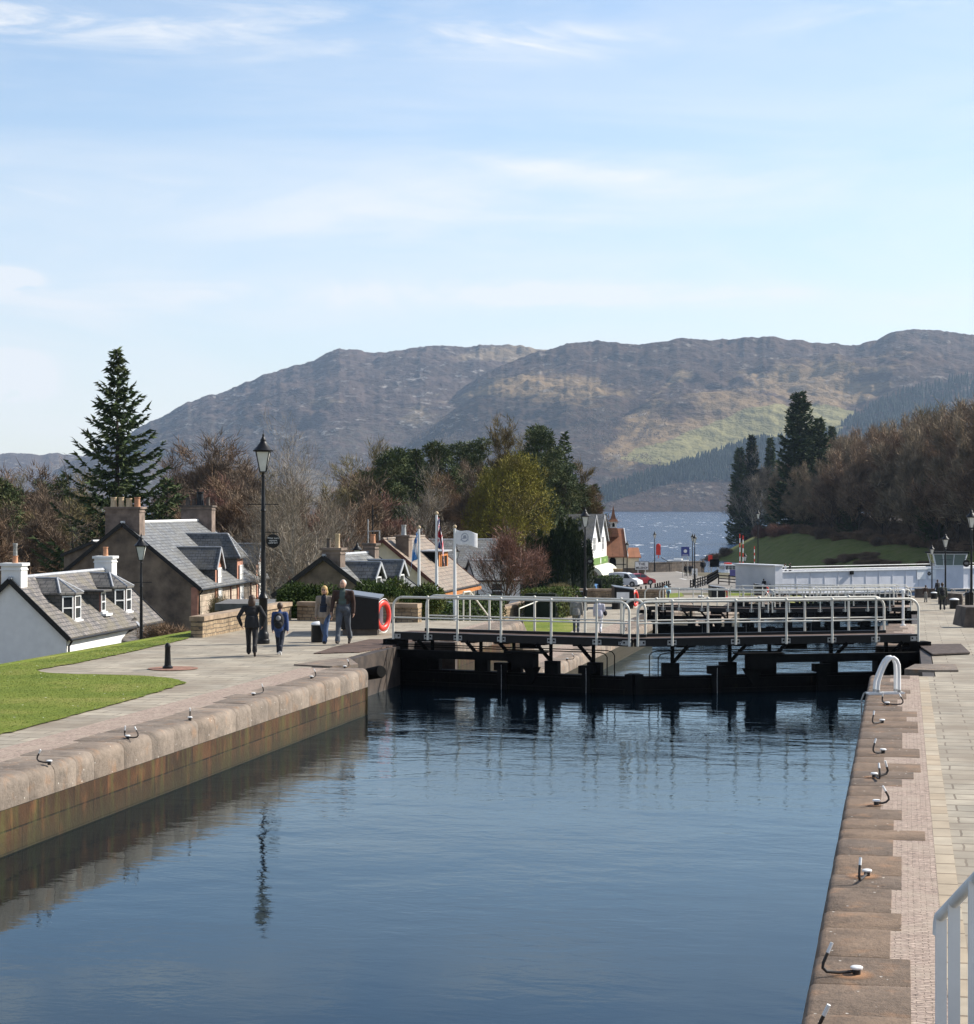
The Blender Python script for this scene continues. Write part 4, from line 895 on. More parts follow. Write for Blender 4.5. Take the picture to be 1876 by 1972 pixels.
# ---------------------------------------------------------------- lock gates, each leaf with its footbridge
def arc_end(p_top, dirv, r, z_bot, n=6):      # rail that bends down at its end
    pts = []
    for i in range(n + 1):
        a = math.pi / 2 * i / n; pts.append(Vector(p_top) + dirv * (r * math.sin(a)) + Vector((0, 0, -r + r * math.cos(a))))
    pts.append(Vector((pts[-1].x, pts[-1].y, z_bot))); return pts
def gate_leaf(A, B, sidename, nf, ff, f0, f1, label):
    A, B = Vector(A), Vector(B); Ln = (B - A).to_2d().length; d = Vector(((B - A).x, (B - A).y, 0)).normalized(); n = Vector((-d.y, d.x, 0))
    if n.y < 0: n = -n
    t = thing('lock_gate', label, 'lock gate', (A.x, A.y, 0))
    L = lambda a, s, z: d * (a * Ln) + n * s + Vector((0, 0, z))
    up = Vector((0, 0, 1))
    def bx(m, a0, a1, s0, s1, z0, z1, mi=0):
        m.hexa([L(a0, s0, z0), L(a1, s0, z0), L(a1, s1, z0), L(a0, s1, z0)], [L(a0, s0, z1), L(a1, s0, z1), L(a1, s1, z1), L(a0, s1, z1)], mi)
    # the leaf: planked panel with frame timbers
    p = MB(); bx(p, .0, 1.0, .12, .45, -7, -.68)
    for z in (-.84, -1.12): bx(p, .03, .995, .06, .12, z - .09, z + .09)
    p.build('leaf_panel', m_wet, t)
    for a in ((.80, .45) if sidename == 'left' else (.70, .33)):
        p = MB(); bx(p, a, a + .035, -.04, .055, -1.9, -.62); bx(p, a - .012, a + .047, -.08, .16, -.62, -.40); p.build('fender_timber', m_dark, t)
    p = MB(); bx(p, .97, .999, .02, .46, -2, -.60); p.build('meeting_post', m_dark, t)
    p = MB(); bx(p, -.05, .03, .02, .5, -7, .165); p.build('heel_post', m_dark, t); p = MB(); bx(p, .03, .14, .1, .5, -.68, -.28); p.build('heel_block', m_dark, t)
    for a in ((.80, .45) if sidename == 'left' else (.70,)):
        q = MB(); q.tube([L(a + .02, -.09, -.45), L(a + .021, -.09, -.8), L(a + .02, -.09, -1.5)], .007, 5); q.build('white_rod', m_steel, t)
    # strut arm that moves the leaf
    q = MB(); bx(q, -.03, .56, -.32, -.10, -.32, -.10); q.build('strut_arm', m_dark, t)
    q = MB(); bx(q, .53, .62, -.38, .02, -.48, -.08); bx(q, .50, .66, -.42, .06, -.08, -.04)
    q.prism([L(.56, -.1, -.48), L(.63, -.1, -.48), L(.595, -.06, -.98)], n * .12); q.build('strut_bracket', m_dark, t)
    # deck
    q = MB(); bx(q, 0, 1, .10, 1.12, .30, .36); q.build('deck', m_board, t)
    q = MB(); bx(q, 0, 1, .0, .10, .17, .39); bx(q, 0, 1, -.03, 0, .36, .39); q.build('edge_beam', m_black, t)
    q = MB(); bx(q, f0, f1, 1.12, 1.22, .20, .44); q.build('edge_beam', m_black, t)
    # supports and pipes below the deck
    for a in ((.15, .36, .50, .655, .83) if sidename == 'left' else (.10, .30, .52, .66, .86)):
        q = MB(); q.bar(L(a, .30, -.68), L(a, .30, .18), .10, .10)
        sg = 1 if sidename == 'left' else 1
        q.bar(L(a - .045 * sg, .0, .18), L(a - .005, .28, -.28), .09, .09); bx(q, a - .07, a - .01, .02, .4, .13, .175)
        bx(q, a - .02, a + .035, .18, .4, -.68, -.32); q.build('support_frame', m_dark, t)
    q = MB(); q.box(*(lambda c: (c.x - .3, c.x + .3, c.y - .2, c.y + .2, .0, .17))(L(.56 if sidename == 'left' else .42, .45, 0))); q.build('junction_box', m_dark, t)
    q = MB()
    for zz, e in ((.04, .93), (-.02, .9)):
        aa = e if sidename == 'left' else e + .02
        q.tube([L(.02, .02, zz), L(aa - .25, .02, zz), L(aa - .03, .02, zz), L(aa - .01, .02, zz - .03), L(aa, .02, zz - .12), L(aa, .02, -.75)], .016, 6)
    q.build('pipe', m_dark, t)
    # railings
    for (s, fr, a0, a1, zb) in ((-.035, nf, 0.0, .992, .18), (1.25, ff, f0, f1 * .992 if f1 >= 1 else f1, .26)):
        r = MB(); zt = 1.40; rad = .036
        e0, e1 = .30 / Ln, .30 / Ln
        P0 = L(a0 + e0, s, zt); P1 = L(a1 - e1, s, zt)
        left = arc_end(P0, -d, .30, zb); right = arc_end(P1, d, .30, zb)
        r.tube(list(reversed(left)) + right, rad, 9)
        r.tube([L(a0, s, .81), L(a1, s, .81)], .022, 7)
        rl = r.build('railing', m_rail, t, True)
        for f in list(fr):
            m = MB(); m.tube([L(f, s, zb), L(f, s, zt + .01)], [.036, .032], 8); m.ell(L(f, s, zt + .012), (.05, .05, .05), 8, 6); m.build('post', m_rail, rl, True)
        for f in list(fr) + [a0 + .012, a1 - .012]:
            m = MB(); cpt = L(f, s, .24)
            if s < 0: bx(m, f - .13 / Ln, f + .13 / Ln, -.012, 0.0, .20, .335); bx(m, f - .10 / Ln, f - .05 / Ln, -.02, -.01, .25, .30, 1); bx(m, f + .05 / Ln, f + .10 / Ln, -.02, -.01, .25, .30, 1)
            else: bx(m, f - .1 / Ln, f + .1 / Ln, 1.222, 1.232, .26, .36)
            m.build('bracket', [m_steel, m_dark], rl)
    return t
fr = lambda xs, a, b: [(x - a) / (b - a) for x in xs]
GL = gate_leaf(A1, B1, 'left', fr((828, 887, 972, 1068, 1153), 758.6, 1217), fr((936, 1022, 1116, 1182), 787, 1229), .06, 1.0, 'nearest left lock gate leaf, black with a cream railed footbridge')
GR = gate_leaf(A2, B2, 'right', fr((1684, 1598, 1509, 1412, 1292), 1768, 1223), fr((1651, 1567, 1481, 1385, 1290), 1748, 1226), .055, 1.0, 'nearest right lock gate leaf, black with a cream railed footbridge')
NAMES = ['second', 'third', 'farthest']
for k in (1, 2, 3):
    off = W(STEP * k, 0, -DROP * k)
    for o, s in ((GL, 'left'), (GR, 'right')):
        dup(o, tuple(Vector(o.location) + off), label='%s lock gate leaf down the flight, %s half, with a cream railed footbridge' % (NAMES[k - 1], s))
for o in (GL, GR): o['group'] = 'leaves of the lock gates'
for o in COL.objects:
    if o.name.startswith('lock_gate'): o['group'] = 'leaves of the lock gates'

cu = bpy.data.curves.new('number', 'FONT'); cu.body = '15'; cu.size = .13; cu.extrude = .002; cu.materials.append(m_white)
_d = (B1 - A1).normalized(); o = text(cu, 'number', GL); o.location = (B1 - A1).to_2d().to_3d() * .945 + Vector((-_d.y * -.012, _d.x * -.012, .21)); o.rotation_euler = (R(90), 0, math.atan2(_d.y, _d.x))
# the plank platform and iron grating where the gates meet the quay
b = MB(); pts = [G(x, y, 0) for (x, y) in ((604, 1259), (693, 1256.5), (753, 1245), (802, 1233), (712, 1231.5), (645, 1246))]
b.prism([p + Vector((0, 0, -.14)) for p in pts], (0, 0, .155))
tag(b.build('plank_platform', m_board), 'brown plank platform on the quay at the left end of the nearest gate', 'platform')
b = MB(); q = [G(x, y, 0) for (x, y) in ((1797, 1263), (1868, 1260), (1850, 1243), (1768, 1244))]
b.prism([p + Vector((0, 0, .004)) for p in q], (0, 0, .02))
for i in range(34):
    a = i / 33.; p0, p1 = q[0].lerp(q[1], a), q[3].lerp(q[2], a); b.bar(p0 + Vector((0, 0, .04)), p1 + Vector((0, 0, .04)), .018, .03, 1)
for i in range(9):
    a = i / 8.; p0, p1 = q[0].lerp(q[3], a), q[1].lerp(q[2], a); b.bar(p0 + Vector((0, 0, .036)), p1 + Vector((0, 0, .036)), .02, .02, 1)
tag(b.build('iron_grating', [m_black, M('brown_iron', (.15, .115, .095), .7, .4, 9)]), 'iron grating plate on the quay beside the right end of the nearest gate', 'grating')
b = MB(); q = [G(x, y, 0) for (x, y) in ((1742, 1291), (1800, 1293), (1846, 1293), (1840, 1281), (1762, 1281))]
b.prism([p + Vector((0, 0, -1.6)) for p in q], (0, 0, 1.63)); tag(b.build('stone_block', m_cop_l), 'worn pink stone slab at the corner by the iron grating', 'stone')
b = MB(); q = [G(x, y, 0) for (x, y) in ((566, 1281), (640, 1285), (690, 1281), (672, 1268), (640, 1270))]
b.prism([p + Vector((0, 0, -.9)) for p in q], (0, 0, .925)); tag(b.build('stone_block', m_cop_l), 'worn pink stone slab before the plank platform', 'stone')
b = MB(); c = G(706, 1272, 0); b.lathe([(.0, -.5), (.16, -.5), (.17, .05), (.15, .1), (.0, .1)], 14, (0, 0, 0))
o = b.build('roller_post', m_dark, None, True); o.location = c + Vector((.3, .6, -.35)); o.rotation_euler = (R(80), 0, R(40)); tag(o, 'short dark roller sticking out of the wall under the plank platform', 'roller')

# ---------------------------------------------------------------- street lamps
m_glass = NT('lamp_glass'); m_glass.set('Base Color', (.55, .57, .55)); m_glass.set('Roughness', .12); m_glass.set('Alpha', .62); m_glass = m_glass.mat
m_frost = M('frosted_lamp_glass', (.62, .62, .58), .3, .08, 6)
m_greytext = M('worn_lettering', (.34, .34, .34), .7, .5, 60)
def street_lamp(label, loc, h=6.25, arms=True, sign=None, signdir=1, ladder_z=.655, group='black lantern street lamps'):
    t = thing('street_lamp', label, 'street lamp', loc, 0, group)
    b = MB(); zl = h - 1.22
    b.lathe([(.19, 0), (.19, .10), (.165, .13), (.165, .28), (.14, .32), (.125, .36), (.125, 1.30), (.15, 1.34), (.12, 1.40), (.085, 1.46), (.075, 1.55), (.06, h * .62), (.085, h * .625), (.06, h * .635), (.045, zl - .12), (.075, zl - .1), (.04, zl - .06), (.05, zl)], 12)
    b.build('post', m_black, t, True)
    l = MB(); zt = zl + .62                                  # lantern: tapering glazed body, hipped hood and finial
    for j in range(4):
        a = math.pi / 4 + j * math.pi / 2
        l.bar((.12 * math.cos(a), .12 * math.sin(a), zl + .02), (.275 * math.cos(a), .275 * math.sin(a), zt), .022, .022)
        a2 = a + math.pi / 2; l.bar((.275 * math.cos(a), .275 * math.sin(a), zt), (.275 * math.cos(a2), .275 * math.sin(a2), zt), .03, .03); l.bar((.12 * math.cos(a), .12 * math.sin(a), zl + .02), (.12 * math.cos(a2), .12 * math.sin(a2), zl + .02), .025, .025)
    l.build('lantern_frame', m_black, t)
    g = MB(); g.lathe([(.113, zl + .03), (.262, zt - .01)], 4, a0=math.pi / 4); g.build('glazing', m_frost, t)
    hd = MB(); hd.lathe([(.30, zt), (.31, zt + .03), (.20, zt + .14), (.12, zt + .24), (.085, zt + .30), (.09, zt + .34), (.06, zt + .38), (.03, zt + .44), (.035, zt + .48), (.012, zt + .52), (.006, zt + .62)], 10, a0=math.pi / 4); hd.build('hood', m_black, t, True)
    if arms:
        m = MB(); m.tube([(-.46, 0, h * ladder_z), (.46, 0, h * ladder_z)], .016, 6); m.build('ladder_bar', m_black, t)
    if sign:
        z0 = h * .485; sx = .29 * signdir
        m = MB(); m.tube([(0, 0, z0 + .24), (sx * 1.5, 0, z0 + .24)], .014, 6); m.tube([(sx, 0, z0 + .24), (sx, 0, z0 + .18)], .01, 5); m.build('sign_bracket', m_black, t)
        m = MB(); n = 24; m.prism([(sx + .205 * math.cos(6.2832 * i / n), -.012, z0 - .02 + .205 * math.sin(6.2832 * i / n)) for i in range(n)], (0, .024, 0)); ds = m.build('disc_sign', m_black, t)
        if sign is True:                                  # lettering too small to read in the photograph
            m = MB()
            for zz, hw in ((.045, .10), (.0, .12), (-.045, .08)): m.box(sx - hw, sx + hw, -.0155, -.012, z0 - .02 + zz - .011, z0 - .02 + zz + .011)
            m.build('lettering', m_greytext, ds); return t
        cu = bpy.data.curves.new('lettering', 'FONT'); cu.body = sign; cu.size = .072; cu.align_x = 'CENTER'; cu.extrude = .001; cu.space_line = .95; cu.materials.append(m_white)
        o = text(cu, 'lettering', ds); o.location = (sx, -.016, z0 + .045); o.rotation_euler = (R(90), 0, 0)
    return t
street_lamp('street lamp by the woman in black, with a round capstan sign', G(507, 1239), sign='What were\ncapstans\nused for?')
def lamp_at(px, ytop, D, label, h=6.25, **k): return street_lamp(label, P(px, D, ZY(ytop, D) - h), h, **k)
lamp_at(272, 1025, 85, 'street lamp standing before the white cottage, below the lawn edge')
lamp_at(688, 1041, 125, 'street lamp in front of the small slate roofed cottage')
lamp_at(880, 1048, 165, 'street lamp behind the white flag at the right flagpole', arms=False)
lamp_at(1028, 1047, 200, 'street lamp half hidden on the left of the black yew', arms=False)
lamp_at(1127, 975, 116, 'street lamp on the second quay in front of the black yew, with a round sign', sign=True)
lamp_at(1134, 1047, 243, 'street lamp close to the white gabled shop front', arms=False)
lamp_at(1208, 1040, 255, 'street lamp rising behind the white van', arms=False)
lamp_at(1261, 1022, 300, 'street lamp at the loch wall beside a red lifebuoy post', arms=False)
lamp_at(1338, 1027, 236, 'street lamp at the road by the wooden fence', arms=False)
lamp_at(1334, 1026, 290, 'thinner street lamp just behind the road side lamp', arms=False)
lamp_at(1460, 980, 240, 'tall street lamp at the left end of the swing bridge', h=8.6, arms=False)
lamp_at(1795, 1047, 213, 'street lamp in front of the swing bridge cabin, left of it', sign=True, signdir=-1)
lamp_at(1821, 1024, 152, 'street lamp on the right quay behind the man with a rucksack')
lamp_at(1871, 976, 113, 'street lamp at the right edge of the photo by the black litter bin', sign=True, signdir=-1)
lamp_at(1435, 1063, 262, 'short street lamp between the red and white barriers', h=6.0, arms=False)

for (px, yt, yb, D, lab) in ((709, 1000, 1080, 150, 'pale bare service pole behind the small slate roofed cottage'), (731, 1022, 1100, 150, 'grey aerial pole right of the pale service pole'), (718, 972, 1090, 158, 'dark slim road lamp column above the small slate roofed cottage')):
    t = thing('service_pole', lab, 'pole', P(px, D, -5.6)); h = ZY(yt, D) + 5.6; b = MB(); b.tube([(0, 0, 0), (0, 0, h)], [.09, .055], 7); b.build('pole', m_black if px == 718 else m_steel, t, True)
    b = MB(); b.tube([(-.9 if px == 731 else 0, 0, h - .05), (.05, 0, h - .02)] if px != 718 else [(0, 0, h - .9), (.25, 0, h - .75), (.35, 0, h - 1.1)], .035, 5); b.build('arm', m_black if px == 718 else m_steel, t)
# ---------------------------------------------------------------- mooring hooks
m_hookiron = M('worn_hook_iron', (.030, .022, .017), .55, .5, 18, col2=(.012, .010, .010))
def hook(label, cap, bend, tip=.16, tip2=None, lean=.06, side='right'):
    cap, bend = G(*cap), G(*bend); o = cap; d = bend - cap; ln = d.length; dn = d.normalized()
    t = thing('mooring_hook', label, 'mooring hook', o, 0, 'iron mooring hooks along the coping')
    if ln < .10: ln = .16
    b = MB(); b.lathe([(.035, -.01), (.035, .055)], 10)
    e = dn * ln; r = .05
    pts = [Vector((0, 0, .035)), e * .6 + Vector((0, 0, .03)), e + Vector((0, 0, .045)), e + dn * .035 + Vector((0, 0, .08)), e + dn * .03 + Vector((0, 0, .12)), e - dn * .01 + Vector((0, 0, .12 + tip * .45))]
    b.tube(pts, .0145, 8); tipp = [pts[-1], pts[-1] + (pts[-1] - pts[-2]).normalized() * tip * .5]
    ends = [tipp]
    if tip2 is not None:
        e2 = G(*tip2) - cap; d2 = e2.normalized()
        p2 = [Vector((0, 0, .035)), e2 * .6 + Vector((0, 0, .03)), e2 + Vector((0, 0, .045)), e2 + d2 * .03 + Vector((0, 0, .09)), e2 + d2 * .01 + Vector((0, 0, .15))]
        b.tube(p2, .017, 8); ends.append([p2[-1], p2[-1] + (p2[-1] - p2[-2]).normalized() * tip * .6])
    b.build('rod', m_hookiron, t, True)
    for q in ends:
        m = MB(); m.tube(q, .016, 8); m.build('white_tip', m_white, t, True)
    m = MB(); m.lathe([(.052, .055), (.055, .07), (.045, .078), (0.001, .08)], 14); m.build('cap', m_white, t, True)
    return t
def rust_stain(c, r):                                      # rust washed out on the coping round a hook
    n = 28; rr = random.Random(int(c[0] * 7)); c = G(*c); pts = []
    for i in range(n):
        a = 6.2832 * i / n; k = r * rr.uniform(.86, 1.1); pts.append((k / r * math.cos(a) * 1.35, k / r * math.sin(a), 0))
    o = poly_sheet('rust_stain', pts, m_wash); o.location = (c.x - .04, c.y, .0085); o.scale = (r, r, 1); return o
q = NT('rust_wash'); n = q.noise(5, 5, .7); tcg = q.tc(); mp = q.N.new('ShaderNodeVectorMath'); mp.operation = 'LENGTH'; q.L.new(tcg, mp.inputs[0])
q.set('Base Color', (.36, .19, .095)); q.set('Roughness', .85)
q.set('Alpha', q.math('MULTIPLY', q.ramp(q.math('ADD', mp.outputs['Value'], q.math('MULTIPLY', n, .22)), [(.45, 1.0), (1.05, 0.)]), .8)); m_wash = q.mat
HK = [((1650, 1878), (1592, 1881), .19, None), ((1652, 2016), (1584, 2008), .19, None), ((1670, 1688), (1656, 1702), .17, None), ((1688, 1551), (1707, 1551), .16, None), ((1684, 1498), (1694, 1505), .16, (1707, 1496)), ((1701, 1451), (1684, 1454), .16, None), ((1699, 1393), (1682, 1397), .16, None), ((1709, 1359), (1736, 1360), .16, (1700, 1355))]
HL = ['long flat mooring hook on the right coping beside the white stair railing', 'lowest mooring hook on the right coping, cut by the bottom edge of the photo', 'mooring hook with a broad rust ring, level with the white handrail end', 'mooring hook on the right coping turned away from the water, below a double hook',
      'double mooring hook on the right coping', 'mooring hook between the double hook and the ladder', 'mooring hook on the right coping, second from the white ladder', 'double mooring hook directly below the foot of the white ladder']
for i, (c, b_, tp, t2) in enumerate(HK):
    hook(HL[i], c, b_, tp, t2)
    if i in (0, 2, 3, 4, 7): tag(rust_stain(c, .17 if i not in (0, 2) else .24), ['orange rust stain under the long flat mooring hook', '', 'orange rust stain level with the white handrail end', 'orange rust stain under the hook turned from the water', 'orange rust stain under the double hook in mid coping', '', '', 'orange rust stain under the hook by the ladder foot'][i], 'stain')
HK2 = [((95, 1472), (71, 1470), 'lying mooring hook nearest the left edge of the photo', None), ((246, 1423), (266, 1424), 'double mooring hook on the left coping', (240, 1420)), ((366, 1387), (366, 1385), 'small upright mooring hook in the middle of the left coping', None), ((488, 1340), (509, 1336), 'curled mooring hook on the left coping with a rusty foot', None), ((600, 1307), (608, 1306), 'second last mooring hook on the left coping before the gate', None), ((664, 1287), (672, 1286), 'white tipped mooring hook at the far corner of the left coping', None)]
for c, b_, lb, t2 in HK2: hook(lb, c, b_, .15, t2).scale = (.86, .86, .86)
for k, (px, py, qx, qy, lab) in enumerate(((1092, 1271, 1080, 1271, 'mooring hook on the second quay seen under the footbridge'), (1196, 1216, 1206, 1214, 'mooring hook on the second quay right of the woman in white'), (1694, 1199, 1704, 1199, 'mooring hook on the far right coping behind the footbridge'))):
    c = G(px, py, -DROP); e = G(qx, qy, -DROP); t = hook(lab, (500, 1300), (520, 1300), .17); t.location = c
# boarding ladder
def ladder():
    c0, c1 = G(1672, 1338), G(1741, 1337); t = thing('boarding_ladder', 'white tubular boarding ladder with hooped handrails on the right coping', 'ladder', c0)
    d = (c1 - c0); b = MB(); nrm = Vector((-d.normalized().y, d.normalized().x, 0))
    for i in range(13):
        a = i / 12.; p = d * a; b.bar(p + nrm * -.03 + Vector((0, 0, .03)), p + nrm * .12 + Vector((0, 0, .03)), .035, .02)
    b.bar(nrm * -.03 + Vector((0, 0, .025)), d + nrm * -.03 + Vector((0, 0, .025)), .025, .05); b.bar(nrm * .12 + Vector((0, 0, .025)), d + nrm * .12 + Vector((0, 0, .025)), .025, .05)
    b.build('foot_plate', m_white, t)
    for s in (.0, .22):
        h = MB(); y = nrm * s; hh = .80
        pr = [(.28, 0.02), (.28, .16), (.30, .28), (.36, .42), (.46, .60), (.54, .71), (.63, .78), (.72, .79), (.80, .74), (.855, .64), (.865, .50), (.865, .3), (.865, .02)]
        h.tube([d * a + y + Vector((0, 0, z)) for (a, z) in pr], .038, 10); h.build('hoop', m_white, t, True)
        f = MB()
        for a in (.28, .865): f.lathe([(.044, 0.01), (.044, .10)], 10, tuple(d * a + y))
        f.build('socket', m_steel, t, True)
    r = MB()
    for s in (.02, .34):
        r.tube([d * .1 + nrm * s + Vector((0, 0, .03)), d * .03 + nrm * s + Vector((0, 0, .0)), d * -.035 + nrm * s + Vector((0, 0, -.14)), d * -.04 + nrm * s + Vector((0, 0, -1.9))], .016, 7)
    for z in (-.2, -.45, -.7, -.95): r.tube([d * -.04 + nrm * .02 + Vector((0, 0, z)), d * -.04 + nrm * .34 + Vector((0, 0, z))], .015, 6)
    r.build('rungs', m_steel, t)
ladder()
# white stair railing close to the camera, with the steps it belongs to
def handrail():
    p0, p1 = Vector((2.18, 9.5, 2.07)), Vector((1.95, 7.2, 2.86)); t = thing('stair_railing', 'white flat bar stair railing at the bottom right corner of the photo', 'railing', (p0.x, p0.y, 0))
    dv = p1 - p0; b = MB(); b.tube([Vector((0, .03, p0.z - .09)), Vector((0, .02, p0.z - .03)), Vector((0, 0, p0.z)), dv + Vector((0, 0, p0.z))], .028, 10); b.build('handrail', m_white, t, True)
    for i in range(6):
        a = [.02, .22, .52, .72, .86, .99][i]; q = dv * a; m = MB(); zz = p0.z + q.z; m.box(q.x - (.026 if i != 2 else .034), q.x + (.026 if i != 2 else .034), q.y - .008, q.y + .008, zz - 1.02, zz - .01); m.build('baluster', m_white, t)
handrail()
b = MB()
for i in range(13): b.box(2.27, 5.5, 11.6 - .36 * i - .36, 11.6 - .36 * i - .002, -.2, .175 * (i + 1))
b.box(2.27, 5.5, 4.5, 6.9, -.2, 2.28); struct(b.build('stone_steps', m_slab))

# ---------------------------------------------------------------- bollards, capstan posts, cabinets, bins
b = MB(); b.lathe([(.13, 0), (.13, .05), (.085, .09), (.078, .2), (.066, .52), (.075, .54), (.07, .58), (.045, .635), (.001, .65)], 14)
c = G(323, 1288); o = b.build('bollard', m_black, None, True); o.location = c; tag(o, 'black tapered bollard standing in a round rusty plate on the paving', 'bollard')
b = MB(); b.lathe([(.0, .002), (.62, .002), (.62, .008), (.0, .012)], 32); o = b.build('ground_plate', M('rusty_setts', (.24, .125, .085), .9, .4, 6, .5, 25)); o.location = c + Vector((.12, .1, 0)); tag(o, 'round rust red plate let into the paving under the bollard', 'plate')
def capstan(label, loc, r=.215, h=.6):
    t = thing('capstan_post', label, 'capstan', loc, 0, 'black capstan posts with white domed tops')
    b = MB(); b.lathe([(r * .98, 0), (r, .04), (r * .97, h * .8), (r * 1.0, h * .84)], 20); b.build('drum', m_black, t, True)
    b = MB(); b.lathe([(r * 1.02, h * .84), (r * 1.04, h * .88), (r * .85, h * .95), (r * .5, h * 1.0), (.001, h * 1.02)], 20); b.build('domed_cap', m_white, t, True)
capstan('capstan post half hidden behind the woman in jeans', G(613, 1236))
capstan('capstan post on the second quay by the black cabinet', G(1186, 1173, -DROP), .24, .55)
capstan('capstan post on the third quay in front of the cabinet seen through the rails', G(1350, 1160, -2 * DROP), .26, .6)
capstan('capstan post on the right quay beside the man with a rucksack', G(1838, 1172, -DROP), .28, .62)
capstan('farther capstan post on the right quay by the dark planter walls', G(1799, 1153, -2 * DROP), .28, .6)
m_ring = M('lifebuoy_red', (.62, .035, .02), .42, .12, 5)
m_lead = M('grey_roof_sheet', (.13, .145, .17), .45, .2, 2)
def cabinet(label, loc, notice=False):
    t = thing('control_cabinet', label, 'cabinet', loc, -TH + R(12), 'black control cabinets on the quay')
    L_, w, h0, h1 = 2.55, 1.1, 1.10, 1.30        # local: x to the right, y away
    b = MB(); b.box(-w, 0, .05, L_ - .05, 0, .18, 1); b.hexa([(-w - .04, 0, .18), (.04, 0, .18), (.04, L_, .18), (-w - .04, L_, .18)], [(-w - .04, 0, h0), (.04, 0, h0), (.04, L_, h0), (-w - .04, L_, h0)])
    b.hexa([(-w - .04, 0, h0), (.04, 0, h0), (.04, L_, h0), (-w - .04, L_, h0)], [(-w - .04, 0, h1 - .02), (.04, 0, h0 + .01), (.04, L_, h0 + .01), (-w - .04, L_, h1 - .02)]); b.build('body', [m_black, m_darkstone], t)
    b = MB(); b.hexa([(-w - .07, -.03, h1 - .02), (.07, -.03, h0 + .01), (.07, L_ + .03, h0 + .01), (-w - .07, L_ + .03, h1 - .02)], [(-w - .07, -.03, h1 + .03), (.07, -.03, h0 + .06), (.07, L_ + .03, h0 + .06), (-w - .07, L_ + .03, h1 + .03)]); b.build('lid', m_lead, t)
    if notice:
        b = MB(); b.box(-w + .1, -.25, -.014, 0, .62, .98); b.build('notice', m_white, t)
    return t
def lifebuoy(label, c, nrm, r=.36, tilt=0.0):
    nrm = Vector(nrm).normalized(); t = thing('lifebuoy', label, 'lifebuoy', c, 0); b = MB(); b.v = []
    a = nrm.cross(Vector((0, 0, 1))).normalized(); up = Vector((0, 0, 1)); n, k = 28, 10; vs = []
    for i in range(n):
        th = 6.28318 * i / n; rad = a * math.cos(th) + up * math.sin(th) * 1.12
        for j in range(k):
            ph = 6.28318 * j / k; vs.append(rad * (r + .085 * math.cos(ph)) + nrm * (.07 * math.sin(ph)))
    fs = [(i * k + j, i * k + (j + 1) % k, ((i + 1) % n) * k + (j + 1) % k, ((i + 1) % n) * k + j) for i in range(n) for j in range(k)]
    b.add(vs, fs); b.build('ring', m_ring, t, True)
    b = MB(); b.tube([rad_ for rad_ in [(a * math.cos(q) + up * math.sin(q) * 1.12) * (r + .115) + nrm * .02 + Vector((0, 0, .02 * math.sin(q * 4))) for q in [6.28318 * i / 24 for i in range(25)]]], .012, 5); b.build('grab_rope', m_white, t)
    b = MB(); b.bar(up * -r * .75 - nrm * .05, up * r * .75 - nrm * .05, .10, .02); b.build('holder', m_white, t)
    return t
m_rz = -TH + R(12); cx_ = Vector((math.cos(m_rz), math.sin(m_rz), 0)); cy_ = Vector((-math.sin(m_rz), math.cos(m_rz), 0))
for k, (lab, lb2) in enumerate((('black cabinet with a sloping lid behind the couple', 'red lifebuoy on the cabinet behind the couple'), ('black cabinet with a white notice on the second quay', 'red lifebuoy on the cabinet with a white notice'), ('black cabinet on the third quay seen through the footbridge rails', 'red lifebuoy on the cabinet seen through the rails'), ('farthest black cabinet below the swing bridge', 'red lifebuoy on the farthest cabinet'))):
    c = G(727, 1223) + W(STEP * k * 1.045, 0, -DROP * k) if k else G(727, 1223)
    if k: c = [None, G(1220, 1172, -DROP), G(1396, 1158, -2 * DROP), G(1476, 1146.5, -3 * DROP)][k]
    cabinet(lab, tuple(c), k == 1)
    lifebuoy(lb2, tuple(c + cx_ * .14 + cy_ * .5 + Vector((0, 0, .58))), cx_ * 1.0 - cy_ * .55)
b = MB(); b.lathe([(.20, 0), (.22, .03), (.22, .98), (.24, 1.0), (.24, 1.06), (.18, 1.13), (.001, 1.16)], 18); o = b.build('litter_bin', m_black, None, True); o.location = G(1866, 1178, -DROP); tag(o, 'tall black litter bin beside the lamp at the right edge of the photo', 'litter bin')
b = MB(); b.hexa([(-.35, -.4, 0), (.8, -.4, 0), (.8, 1.2, 0), (-.35, 1.2, 0)], [(-.24, -.3, .66), (.8, -.3, .66), (.8, 1.1, .66), (-.24, 1.1, .66)]); o = b.build('stone_pier', m_darkstone); o.location = G(1871, 1206.5); tag(o, 'dark stone pier with sloping sides at the right edge of the photo', 'pier')
b = MB(); b.tube([(0, 0, 0), (0, 0, 1.15)], .045, 9); b.lathe([(.09, 0), (.09, .04)], 9); b.lathe([(.07, 1.1), (.07, 1.2), (.001, 1.24)], 9); o = b.build('white_post', m_white, None, True); o.location = G(1743, 1206, -.0) + Vector((0, .3, 0)); tag(o, 'white marker post behind the right end of the nearest footbridge', 'post')

